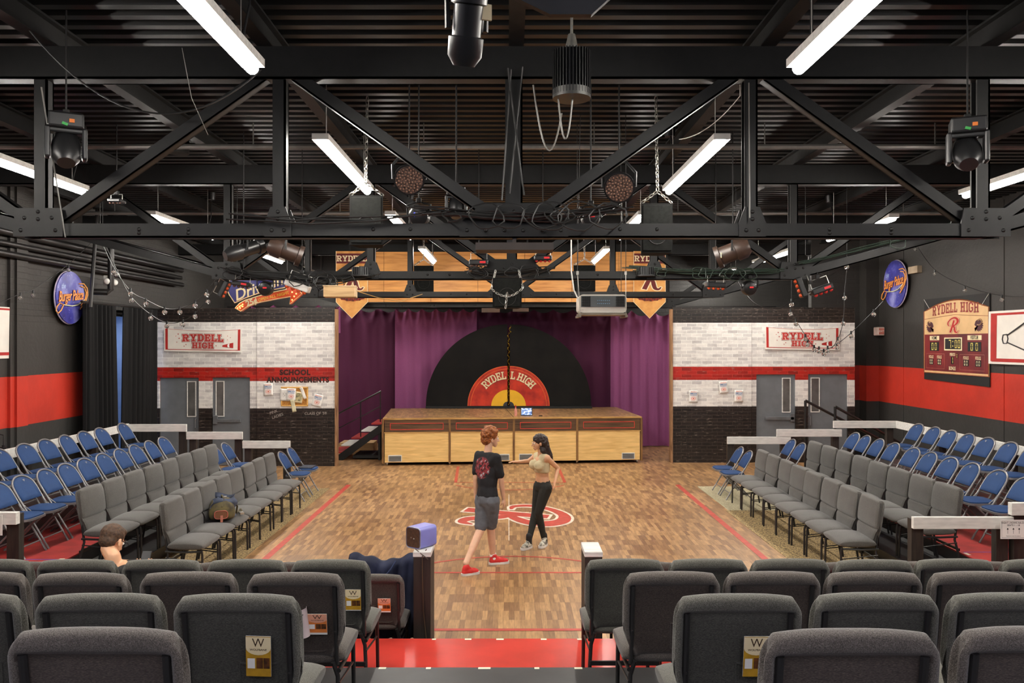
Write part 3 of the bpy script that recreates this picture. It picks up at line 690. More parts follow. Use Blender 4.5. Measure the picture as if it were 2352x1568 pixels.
f1 = flat(lx(352), lx(589.5), 17.98, 3.52, 'left outer scenery flat painted as brick with a red stripe and two grey doors', [(lx(366), lx(456.5), zl(867)), (lx(487), lx(574), zl(866.5))])
f2 = flat(lx(590.5), lx(770), 17.96, 3.54, 'left inner scenery flat painted as brick with school announcements on it')
f3 = flat(rx(1545), rx(1726.5), 18.5, 3.56, 'right inner scenery flat painted as brick beside the purple curtain')
f4 = flat(rx(1727.5), rx(1964), 18.52, 3.56, 'right outer scenery flat painted as brick with a red stripe and two grey doors', [(rx(1738), rx(1828), zr(859.5)), (rx(1857), rx(1948), zr(859))])
m = MB().b2((lx(770)-.0, 17.93, 0), (lx(770)+.05, 18.1, 3.5)); tag(m.obj('flat_edge_board', wood('raw_edge_board', (150, 112, 78), (104, 72, 46), .7, 2)), 'rough brown timber edge of the left scenery beside the curtain', 'board')
m = MB().b2((rx(1545)-.05, 18.47, 0), (rx(1545), 18.65, 3.52)); tag(m.obj('flat_edge_board', MATS['raw_edge_board']), 'rough timber edge of the right scenery beside the curtain', 'board')
def door(i, x0, x1, y, zt, win, handle, lb):
    o = MB().b2((x0, y+.045, .01), (x1, y+.09, zt), .003).obj('door_%d' % i, DOORG); struct(o, lb, 'door')
    a, b = win; zt2 = zt-.1; zb = zt-.86
    m = MB()
    for q in (((a-.02, y+.03, zb-.02), (a, y+.046, zt2+.02)), ((b, y+.03, zb-.02), (b+.02, y+.046, zt2+.02)), ((a, y+.03, zt2), (b, y+.046, zt2+.02)), ((a, y+.03, zb-.02), (b, y+.046, zb))): m.b2(*q)
    fr_ = m.obj('window_frame', WHITEP, o)
    MB().b2((a, y+.038, zb), (b, y+.046, zt2)).obj('window_pane', plain('dull_grey_pane', (104, 102, 100), .25, var=.2, scale=3), fr_)
    k, hx = handle
    if k == 'bar':
        m = MB(); m.b2((x0+.04 if hx < 0 else x0+.2, y-.03, .98), (x1-.2 if hx < 0 else x1-.04, y+.01, 1.05), .006); m.b2((x0+.03 if hx < 0 else x1-.12, y-.03, .94), (x0+.12 if hx < 0 else x1-.03, y+.046, 1.13), .004); m.obj('push_bar', DOORG2, o)
    else:
        m = MB(); m.b2((hx-.04, y+.036, .72), (hx+.04, y+.046, 1.12)); m.tube([(hx, y+.04, .84), (hx, y-.02, .86), (hx, y-.02, 1.04), (hx, y+.04, 1.06)], .01, 8); m.obj('pull_handle', DOORG2, o)
door(1, lx(366), lx(456.5), 17.98, zl(867), (lx(430), lx(447)), ('pull', lx(449)), 'grey scenery door with a narrow window and pull handle, leftmost of the four')
door(2, lx(487), lx(574), 17.98, zl(866.5), (lx(496), lx(512)), ('bar', -1), 'grey scenery door with a push bar, second from the left')
door(3, rx(1738), rx(1828), 18.52, zr(859.5), (rx(1800), rx(1816)), ('bar', 1), 'grey scenery door with a push bar behind the right-hand rails')
door(4, rx(1857), rx(1948), 18.52, zr(859), (rx(1866), rx(1883)), ('pull', rx(1862)), 'grey scenery door with a pull handle, rightmost of the four')
# lettering on the left inner flat
ox = f2.location.x
def sign_on_flat(txt, cx, cy, size, sx, bold=.02): 
    m = MB(); put_text(m, text2d(txt, size, bold, 0, sx, 1.12), lambda u, v, t: V((lx(cx)-ox+u, -.004, zl(cy)+v))); m.obj('stencil_lettering', plain('dark_red_stencil', (56, 20, 16), .6), f2)
sign_on_flat('SCHOOL', 678, 855.5, .16, .98, .055); sign_on_flat('ANNOUNCEMENTS', 685, 872.5, .16, .90, .055)
CHALK = plain('chalk', (176, 168, 160), .9)
m = MB()
for txt, cx, cy, rot, s in (('PINK', 629, 946, .35, .085), ('LADIES', 638, 955, .35, .085), ("CLASS OF '59", 725, 949, .02, .085)):
    td = text2d(txt, s, -.002, .1); c, sn = math.cos(rot), math.sin(rot)
    put_text(m, td, lambda u, v, t, cx=cx, cy=cy, c=c, sn=sn: V((lx(cx)-ox+u*c-v*sn, -.004, zl(cy)+u*sn+v*c)))
m.obj('chalk_graffiti', CHALK, f2)
# papers and pin board
def sheet(name, lb, cx, cy, w_, h, rot, y, k, art=None, cat='poster', group=None, mat=WHT, curl=0.0):
    t = thing(name, lb, cat, ((cx-CX)*k, y, H-(cy-CY)*k), 0, group); t.rotation_euler = (0, rot, 0)
    m = MB(); m.grid(4, 8, lambda u, v: V(((u-.5)*w_, -.004-curl*max(0, v-.5)**2-.002*math.sin(v*6), (v-.5)*h))); o = m.obj('sheet', mat, t, smooth=True)
    sol = o.modifiers.new('s', 'SOLIDIFY'); sol.thickness = .0012
    if art == 'pep':
        fn = lambda u, v, tt: V((u*w_, -.0085-tt, v*h))
        a = MB(); put_text(a, text2d('PATTY', .15, .02, 0, 1.5), lambda u, v, tt: fn(u, v+.38, tt)); 
        for i in range(14):
            an = i*2*PI/14; c, s_ = math.cos(an), math.sin(an); a.add([fn(.16*c-.02*s_, -.17+.11*s_+.02*c, 0), fn(.16*c+.02*s_, -.17+.11*s_-.02*c, 0), fn(.4*c, -.17+.27*s_, 0)], [(0, 1, 2)])
        star(a, fn, 0, -.17, .13); a.obj('red_print', plain('poster_red', (226, 110, 84), .7), t)
        a = MB(); put_text(a, text2d('SIMCOX', .16, .03, 0, 1.35), lambda u, v, tt: fn(u, v+.24, tt)); put_text(a, text2d('FOR PRESIDENT', .085, .03, 0, 1.3), lambda u, v, tt: fn(u, v+.11, tt)); a.obj('blue_print', plain('poster_blue', (70, 118, 176), .7), t)
    if art == 'sketch':
        a = MB(); pts = [(math.sin(i*1.7)*.3, math.cos(i*2.3)*.25) for i in range(12)]
        a.tube([(x*w_, -.009, z*h) for x, z in pts], .0015, 4); a.obj('pencil_drawing', GREYI, t)
    if art == 'photo':
        a = MB(); a.grid(1, 1, lambda u, v: V(((u-.5)*w_*.8, -.0105, (v-.45)*h*.7))); a.obj('print', plain('faded_photo', (200, 190, 140), .6, c2=(70, 70, 58), scale=14), t)
    return t
sheet('poster', 'small election poster left of the pin board', 617, 894, .21, .27, -.04, 17.95, KL, 'pep')
sheet('poster', 'tilted election poster right of the pin board', 730, 919, .21, .27, .25, 17.95, KL, 'pep')
t = thing('pin_board', 'cork pin board in a wooden frame on the left scenery', 'notice board', (lx(677.5), 17.955, zl(910)))
MB().b2((-.29, -.01, -.2), (.29, 0, .2)).obj('cork', plain('cork', (196, 140, 66), .9, c2=(160, 104, 44), scale=60), t)
m = MB(); [m.b2(*q) for q in (((-.3, -.022, .19), (.3, 0, .215)), ((-.3, -.022, -.215), (.3, 0, -.19)), ((-.3, -.022, -.2), (-.275, 0, .2)), ((.275, -.022, -.2), (.3, 0, .2)))]; m.obj('frame', wood('honey_frame', (226, 178, 100), (206, 152, 72)), t)
sheet('pinned_sheet', 'white sheet with a pencil drawing, at the left of the pin board', 655.5, 906, .21, .27, .03, 17.935, KL, 'sketch', 'paper')
sheet('poster', 'election poster pinned at the middle of the pin board', 670.5, 905, .2, .27, .05, 17.925, KL, 'pep')
sheet('pinned_sheet', 'yellowed photo page pinned on the pin board', 688, 912, .17, .25, .16, 17.93, KL, 'photo', 'paper', mat=CREAM)
sheet('pinned_sheet', 'curled white flyer at the upper right of the pin board', 698, 902, .07, .27, -.35, 17.92, KL, None, 'paper', curl=.1)
sheet('pinned_sheet', 'long flyer drooping below the pin board', 675, 931, .09, .28, -.2, 17.93, KL, None, 'paper', mat=plain('yellowed_paper', (222, 216, 180), .8), curl=.05)
for cx, cy, lb in ((1592, 910, 'election poster on the right scenery, lower left of the three'), (1661, 889, 'election poster on the right scenery, highest of the three'), (1696, 909, 'election poster on the right scenery, nearest the grey doors')):
    sheet('poster', lb, cx, cy, .2, .27, .02 if cx != 1661 else -.08, 18.47, KR, 'pep')
# ------------------------------------------------------------------ curtains, header, pennants
def curtain(name, x0, x1, y, z0, z1, folds, depth, mat, lb, hooks, sagz, seed, cat='curtain', par=None):
    rnd = random.Random(seed); ph = [rnd.uniform(0, 6) for _ in range(4)]
    def fn(u, v):
        x = x0+(x1-x0)*u
        top = v**6
        wv = math.sin(u*folds*2*PI+ph[0]+1.2*math.sin(u*5+ph[1])+.3*v)*.6+math.sin(u*folds*3.1+ph[2])*.5+.22*math.sin(u*folds*2*PI*2.3+ph[3]+v*2)*(.4+.6*v)
        hook = abs(math.sin(u*hooks*PI)); s = sagz*(hook**.8)*(max(0, v-.80)/.20)**1.6
        pl = .35*math.sin(hook*6+v*34)*max(0, v-.84)*hook if sagz else 0
        return V((x, y+depth*wv*(1-.55*top)+pl, z0+(z1-z0)*v-s))
    m = MB(); m.grid(int(abs(x1-x0)*42)+12, 44, fn) if False else m.grid(int(max(24, abs(folds)*14, hooks*14)), 36, fn)
    o = m.obj(name, mat, None, smooth='all'); tag(o, lb, cat); return o
curtain('stage_curtain', -4.65, -3.0, 21.95, .02, 3.72, 3, .035, PURPLE_SHADE, 'purple stage curtain with shade in its colour, at the far left behind the steps', 3, .14, 1)
curtain('stage_curtain', -3.02, -.85, 21.35, .02, 3.66, 5, .045, PURPLE, 'bright purple stage curtain left of the big record', 6, .10, 2)
curtain('stage_curtain', -.9, 2.75, 21.6, .02, 3.64, 6, .05, PURPLE_SHADE, 'purple stage curtain with shade in its colour, behind the top right of the big record', 7, .09, 3)
curtain('stage_curtain', 2.7, 4.35, 21.35, .02, 3.62, 5, .07, PURPLE, 'purple stage curtain in deep folds beside the right scenery', 3, .16, 4)
curtain('stage_curtain', -6.6, -4.3, 20.6, 3.0, 3.72, 2, .05, PURPLE, 'purple curtain swags just showing above the left scenery', 4, .12, 5)
m = MB(); m.b2((-7.6, 21.7, 3.66), (7.2, 21.76, 3.74)); m.b2((-4.8, 21.25, 3.67), (4.6, 21.3, 3.7)); tag(m.obj('curtain_rail', BLK), 'black rail carrying the purple curtains', 'rail')
t = thing('header_panel', 'orange plywood header panel above the purple curtain', 'panel', (.35, 19.45, 3.735)); 
for i in range(7): MB().b2((-4.5+i*1.135, 0, 0), (-4.5+(i+1)*1.135-.008, .03, 1.21)).obj('plywood_board', PLYO, t)
for x in (-4.2, -2, .1, 2.2, 3.2): MB().b2((x-.02, .03, .6), (x+.02, .05, ZC-3.735)).obj('hanging_strap', MATTE, t)
def pennant(cx, lb):
    t = thing('pennant_banner', lb, 'banner', ((cx-CX)*.0105, 19.435, 3.342)); hw = .41; t.scale = (.93, .93, .93)
    fn = lambda u, v, tt: V((u, -tt+.012*math.sin(v*4+u*3), v))
    m = MB(); m.prism([(-hw, .42), (0, 0), (hw, .42), (hw, 1.74), (-hw, 1.74)], lambda u, v, tt: V((u, tt, v)), 0, .006); m.obj('cloth', plain('gold_banner_cloth', (226, 168, 96), .75, c2=(196, 128, 62), scale=3), t)
    f2_ = lambda u, v, tt: V((u, -.003-tt, v))
    m = MB(); m.add([f2_(a, b, 0) for a, b in ((-hw, 1.42), (hw, 1.42), (hw, 1.68), (-hw, 1.68))], [(0, 1, 2, 3)]); m.obj('dark_strip', MAROON, t)
    m = MB(); slab_line(m, 'RYDELL', .15, .01, lambda u, v, tt: f2_(u, v+1.55, tt+.002)); m.obj('lettering', CREAM, t)
    m = MB(); script_R(m, lambda a, b, tt: f2_(-.3+a*.95, .72+b*.62, tt+.001), .03); m.obj('emblem_outline', CREAM, t)
    m = MB(); script_R(m, lambda a, b, tt: f2_(-.3+a*.95, .72+b*.62, tt+.004)); m.obj('emblem', MAROON, t)
    m = MB()
    for i in range(26):
        a = 2*PI*i/26; b_2 = 2*PI*(i+1)/26; r1 = .33 if i % 2 else .37; r2 = .37 if i % 2 else .33
        m.add([f2_(0, .56, .0004*i), f2_(math.cos(a)*r1, .56+math.sin(a)*r1*.34, .0), f2_(math.cos(b_2)*r2, .56+math.sin(b_2)*r2*.34, 0)], [(0, 1, 2)])
    m.obj('dark_motif', plain('dark_motif_ink', (60, 34, 34), .8, c2=(150, 50, 30), scale=20), t)
    m = MB(); tr = .012; pts = [(-hw, 1.74), (-hw, .42), (0, 0), (hw, .42), (hw, 1.74)]
    m.tube([(a, -.004, b) for a, b in pts], .008, 5); m.obj('piping', CREAM, t)
pennant(808, 'gold pennant banner with a script letter, at the left of the plywood header'); pennant(1492, 'gold pennant banner with a script letter, at the right of the plywood header')
# black drapes at the left opening
def drape(y0, y1, lb, seed, pinch, right):
    def fn(u, v):
        yy = y0+(y1-y0)*u; 
        yy += pinch*(1-v)*(u if right else (1-u))
        return V((XL+.26+.05*math.sin(u*44)+.03*math.sin(u*97+seed), yy, .52+v*2.95))
    m = MB().grid(90, 16, fn); tag(m.obj('black_drape', BLKCLOTH, None, smooth='all'), lb, 'curtain', 'black drapes over the left doorway')
drape(14.74, 15.96, 'black drape left of the blue gap in the left wall', 0, .12, 1); drape(16.25, 17.86, 'black drape right of the blue gap in the left wall', 2, -.1, 0)
m = MB().tube([(XL+.26, 14.7, 3.5), (XL+.26, 17.9, 3.5)], .025, 8)
for i in range(22): m.tube([(XL+.26, 14.85+i*.138, 3.5), (XL+.26, 14.85+i*.138, 3.46)], .008, 4)
tag(m.obj('drape_track', BLK), 'black track with rings above the left drapes', 'rail')
# ------------------------------------------------------------------ raised stage
RT = math.radians(4.5)
st = thing('raised_stage', 'raised stage box with plywood front panels, brown upper band and parquet top', 'stage', (.11, 18.25, 0), RT)
W0, W1, DP, ST = -2.94, 2.94, 2.75, 1.06
MB().b2((W0, 0, ST-.03), (W1, DP, ST)).obj('stage_top', FLOORM, st)
MB().b2((W0+.03, .05, .06), (W1-.03, DP-.03, ST-.03)).obj('body', MATTE, st)
bays = [(-2.9, -1.47), (-1.43, -.02), (.02, 1.43), (1.47, 2.9)]
for i, (a, b) in enumerate(bays):
    MB().b2((a, .0, .07), (b, .05, .73)).obj('plywood_panel', PLY, st)
    MB().b2((a, -.004, .745), (b, .05, ST-.035)).obj('upper_panel', BROWN, st)
    m = MB(); c0, c1, z0, z1 = a+.12, b-.12, .80, .95; w_ = .012
    for q in (((c0, -.009, z0), (c1, -.004, z0+w_)), ((c0, -.009, z1-w_), (c1, -.004, z1)), ((c0, -.009, z0), (c0+w_, -.004, z1)), ((c1-w_, -.009, z0), (c1, -.004, z1))): m.b2(*q)
    m.obj('red_outline', REDB, st)
    vx = (a+.08, b-.38, a+.1, b-.42)[i]
    v_ = MB(); v_.b2((vx, -.012, .09), (vx+.3, 0, .235)); vo = v_.obj('air_vent', WHITEP, st)
    v_ = MB(); [v_.box((vx+.15, -.014, .107+j*.0148), (.27, .006, .009), Matrix.Rotation(.5, 3, 'X')) for j in range(8)]; v_.obj('vent_slats', plain('vent_grey', (96, 98, 98), .5), vo)
for x in (-2.94, -1.45, 0, 1.45, 2.94): MB().b2((x-.024, -.014, .05), (x+.024, .05, ST-.02)).obj('upright_batten', BTRIM, st)
m = MB(); m.b2((W0, -.016, ST-.035), (W1, .0, ST+.004)); m.b2((W0, -.008, .728), (W1, 0, .748)); m.obj('edge_trim', wood('gold_edge', (186, 146, 84), (140, 100, 52), .5, 0), st)
for x in (-2.85, -1.45, 0, 1.45, 2.85):
    m = MB(); m.cyl((x-.015, .08, .033), (x+.015, .08, .033), .033, None, 12); m.b2((x-.02, .05, .04), (x+.02, .11, .08)); m.obj('caster', CHROME, st, smooth=True)
MB().b2((-.006, 0, ST), (.006, DP, ST+.002)).obj('seam', MATTE, st)
# half record backdrop
rec = thing('record_backdrop', 'giant half vinyl record cut-out standing on the raised stage', 'scenery', (-.01, 20.75, ST+.005)); RR = 2.1
def arcpoly(r, a0, a1, n=36, r0=0):
    p = [(math.cos(a0+(a1-a0)*i/n)*r, math.sin(a0+(a1-a0)*i/n)*r) for i in range(n+1)]
    if r0: p += [(math.cos(a1+(a0-a1)*i/n)*r0, math.sin(a1+(a0-a1)*i/n)*r0) for i in range(n+1)]
    else: p += [(0, 0)]
    return p
VINYL = plain('scuffed_vinyl_black', (22, 20, 18), .7, var=.25, scale=2.2, c2=(12, 11, 11), spec=.2)
LABELR = plain('record_label_red', (206, 58, 34), .35, var=.15, scale=4, c2=(158, 34, 26))
for sx, a0, a1, g in ((1, 0, PI/2, .03), (-1, PI/2, PI, -.03)):
    pt = lambda u, v, t, g=g: V((u+g, t, v+.06))
    q = MB().prism(arcpoly(RR, a0, a1), pt, 0, .05).obj('record_half', VINYL, rec)
    MB().prism(arcpoly(1.03, a0, a1), pt, -.006, -.001).obj('label_disc', LABELR, q)
    for r in (1.02, .945):
        m = MB(); p = arcpoly(r, a0, a1, 40)[:-1]; m.tube([pt(u, v, -.009) for u, v in p], .006, 5); m.obj('label_ring', plain('orange_ring', (240, 130, 60), .5), q)
    MB().prism(arcpoly(.415, a0, a1), pt, -.010, -.005).obj('yellow_centre', plain('record_yellow', (240, 184, 40), .4, var=.04), q)
    MB().prism(arcpoly(.11, a0, a1), pt, -.013, -.009).obj('spindle_hole', plain('spindle_grey', (56, 56, 60), .4), q)
m = MB(); mk = MB()
for ch, an, half in (('R', 135.9, 0), ('Y', 126.7, 0), ('D', 117.2, 0), ('E', 106.9, 0), ('L', 97, 0), ('L', 84, 1), ('H', 69.9, 1), ('I', 61.5, 1), ('G', 53.4, 1), ('H', 44, 1)):
    a = math.radians(an); h = .20; r0 = .69; w_ = SLAB[ch][0]; c, s = math.cos(a-PI/2), math.sin(a-PI/2)
    fn = lambda u, v, t, c=c, s=s, a=a, w_=w_, dx=(.03 if half else -.03): V((math.cos(a)*r0+((u-w_/2)*h*.80)*c-v*h*s+dx, -.017-t, .06+math.sin(a)*r0+((u-w_/2)*h*.80)*s+v*h*c))
    put_slab(m, ch, fn); put_slab(mk, ch, lambda u, v, t, fn=fn: fn(u+.05, v-.05, t-.003))
m.obj('lettering', CREAM, rec); mk.obj('letter_shadow', plain('letter_shade_ink', (120, 26, 20), .6), rec)
MB().b2((-2.13, -.05, 0), (2.15, .1, .055)).obj('base_ledge', MATTE, rec)
m = MB()
for i in range(60):
    z = .1+i*.034; x = .0+.02*math.sin(i*1.3)+(.04 if i > 54 else 0); m.box((x, -.02, z), (.02+.01*math.sin(i*2.1), .003, .03), Matrix.Rotation(i*.9, 3, 'Y'))
tag(m.obj('tinsel_strand', plain('gold_foil', (190, 150, 50), .2, .9)), 'gold foil tinsel strand hanging in the gap of the big record', 'decoration').location = rec.location
# tablet and bottle on the stage edge
p = at(1210, 951, 18.7)
tb = thing('tablet', 'black framed tablet propped at the front edge of the raised stage', 'tablet', (.41, 18.62, ST+.002)); tb.rotation_euler = (math.radians(-12), 0, RT)
MB().b2((-.135, 0, 0), (.135, .012, .19), .004).obj('case', BPLAS, tb); 
scr, nts, bs = newmat('tablet_screen'); tcs = nd(nts, 'ShaderNodeTexNoise'); tcs.inputs['Scale'].default_value = 14; rs = ramp(nts, tcs.outputs[0], [(.35, lin((40, 60, 110))), (.5, lin((110, 140, 190))), (.62, lin((230, 230, 235)))]); nts.links.new(mapped(nts, (1, 1, 1.6)).outputs[0], tcs.inputs['Vector']); nts.links.new(rs.outputs[0], bs.inputs['Emission Color']); bs.inputs['Emission Strength'].default_value = .9; bs.inputs['Base Color'].default_value = (.02, .02, .02, 1)
MB().b2((-.12, -.002, .02), (.12, 0, .178)).obj('screen', scr, tb)
bt = thing('water_bottle', 'clear drinks bottle with a red cap on the raised stage beside the tablet', 'bottle', (.155, 18.6, ST+.002))
MB().lathe([(0, 0), (.03, 0), (.033, .01), (.033, .12), (.028, .15), (.013, .185), (.013, .2), (0, .2)]).obj('body', plain('pinkish_bottle', (222, 150, 132), .2), bt, smooth=True)
MB().lathe([(.0, .2), (.018, .2), (.018, .235), (.006, .24), (.006, .26), (0, .26)]).obj('cap', REDI, bt, smooth=True)
m = MB().b2((-.04, -.02, 0), (.04, .02, .02), .004); o = m.obj('small_black_box', BPLAS); o.location = (.73, 18.55, ST+.001); tag(o, 'small dark wallet lying at the stage edge right of the tablet', 'wallet')
# steps to the stage
sp_ = thing('stage_steps', 'black steps with red and white treads beside the left end of the raised stage', 'stairs', (-3.17, 19.4, 0))
for i in range(5):
    z = .19+i*.168; x1 = -.98+i*.235; m = MB().b2((x1-.02, -.5, z-.03), (x1+.25, .5, z)); m.obj('tread', REDD if i % 2 == 0 else WHITEP, sp_)
m = MB()
for y in (-.52, .5): m.prism([(-1.0, 0), (-.98, .02), (.2, .86), (.2, .68), (-.72, .0)], lambda u, v, t, y=y: V((u, y+t, v)), 0, .03)
m.b2((.1, -.5, 0), (.16, .5, .8)); m.b2((-.5, -.45, .04), (.16, .45, .1)); m.obj('stringer', MATTE, sp_)
m = MB(); m.tube([(-1.1, -.55, .95), (.18, -.55, 1.62)], .02, 8); 
for x, z0, z1 in ((-.95, .15, 1.02), (-.3, .55, 1.37), (.16, .9, 1.62)): m.tube([(x, -.55, z0), (x, -.55, z1)], .014, 6)
m.tube([(-1.1, -.55, .6), (.18, -.55, 1.27)], .012, 6); m.obj('handrail', BLK, sp_, smooth=True)
m = MB().b2((-4.25, 20.2, 0), (-3.4, 20.8, .24)); tag(m.obj('timber_crate', PINE), 'low timber block behind the steps', 'block')
# black hand rails behind the right seats
for i, (x, lb) in enumerate(((6.0, 'black sloping handrail in front of the third grey door'), (6.6, 'black sloping handrail in front of the rightmost grey door'))):
    hr = thing('handrail', lb, 'handrail', (x, 16.3, 0), 0, 'black handrails behind the right seats'); m = MB()
    a = (0.0, 0, 1.58 if i == 0 else 1.46); b = (2.0, .1, .35) if i else (1.7, .1, .7)
    m.tube([(0, 0, .0), a], .028, 8); m.tube([a, b], .028, 8); m.tube([b, (b[0], b[1], 0)], .028, 8); m.obj('tube_frame', BLK, hr, smooth=True)
# ------------------------------------------------------------------ banners on the flats
def school_banner(cx, cy, k, y, lb, w_=1.72, h=.52):
    t = thing('school_banner', lb, 'banner', ((cx-CX)*k, y, H-(cy-CY)*k)); hw = w_/2
    def wp(u, v, tt=0):
        s = 1-(u/hw)**2; z = v-.045*s*(.5+v/h)+.012*u/hw*-1
        return V((u+.01*v*math.sin(u*2), -.02-.012*math.sin(u*5+v*2)-tt, z))
    m = MB(); m.grid(28, 8, lambda u, v: wp((u-.5)*w_, (v-.5)*h)); o = m.obj('cloth', plain('banner_white_cloth', (230, 224, 214), .75, var=.03), t, smooth='all')
    def band(x0, x1, z0, z1):
        mm.grid(max(2, int((x1-x0)*16)), 4, lambda u, v: wp(x0+(x1-x0)*u, z0+(z1-z0)*v, .002))
    mm = MB(); band(-hw+.03, -hw+.085, -h/2+.04, h/2-.005); band(hw-.085, hw-.03, -h/2+.04, h/2-.005); band(-hw+.085, hw-.085, -h/2+.04, -h/2+.055); band(-hw+.085, hw-.085, h/2-.012, h/2-.005); mm.obj('red_border', REDI, t, fix=True)
    for mt, gr, tt in ((GREYI, .12, .0035), (PINKI, .075, .005), (REDI, 0, .0065)):
        m = MB(); 
        def l1(u, v, q, tt=tt): return wp(u, v+.085-.02*(u/.45)**2, tt+q)
        def l2(u, v, q, tt=tt): return wp(u, v-.105, tt+q)
        slab_line(m, 'RYDELL', .165, .022, l1, gr, 0); slab_line(m, 'HIGH', .135, .022, l2, gr, 0)
        m.obj('lettering', mt, t)
    m = MB()
    for a, b, r in ((-.55, .15, .022), (-.6, .1, .014), (-.53, .05, .022), (-.58, -.04, .016), (-.38, -.09, .018), (-.42, -.13, .018), (.3, -.11, .02), (.55, .12, .014), (.61, .08, .014), (.55, .03, .014)): star(m, lambda u, v, q: wp(u, v, .004), a, b, r)
    m.add([wp(a, b, .004) for a, b in ((.44, -.1), (.46, -.09), (.60, -.055), (.68, -.04), (.68, -.165), (.6, -.155), (.46, -.135), (.44, -.13))], [tuple(range(8))]); m.obj('red_motifs', REDI, t)
    m = MB(); m.add([wp(a, b, .006) for a, b in ((.56, -.07), (.6, -.06), (.59, -.1), (.6, -.15), (.56, -.145), (.55, -.11))], [tuple(range(6))]); m.obj('megaphone_stripe', WHT, t)
school_banner(467.5, 781, KL, 17.96, 'white school banner with red block letters on the left scenery')
school_banner(1842, 777, KR, 18.495, 'white school banner with red block letters on the right scenery')

m = MB(); m.b2((-.72, 21.2, 3.55), (-.24, 21.22, 3.69)); tag(m.obj('title_card', WHT), 'small white panel above the purple curtain, left of the gap', 'panel')
m = MB(); m.b2((.1, 21.2, 3.57), (.52, 21.22, 3.69)); tag(m.obj('title_card', WHT), 'small white panel above the purple curtain, right of the gap', 'panel')
m = MB(); m.b2((-.27, 6.5, 3.50), (.36, 6.75, 3.515)); m.b2((-.27, 6.5, 3.515), (.36, 6.51, 3.56)); m.b2((.03, 6.55, 3.51), (.06, 6.7, 3.61)); tag(m.obj('hanging_bracket', plain('rusty_steel', (46, 36, 32), .6)), 'rusty steel channel bolted under the centre of the big truss', 'bracket')
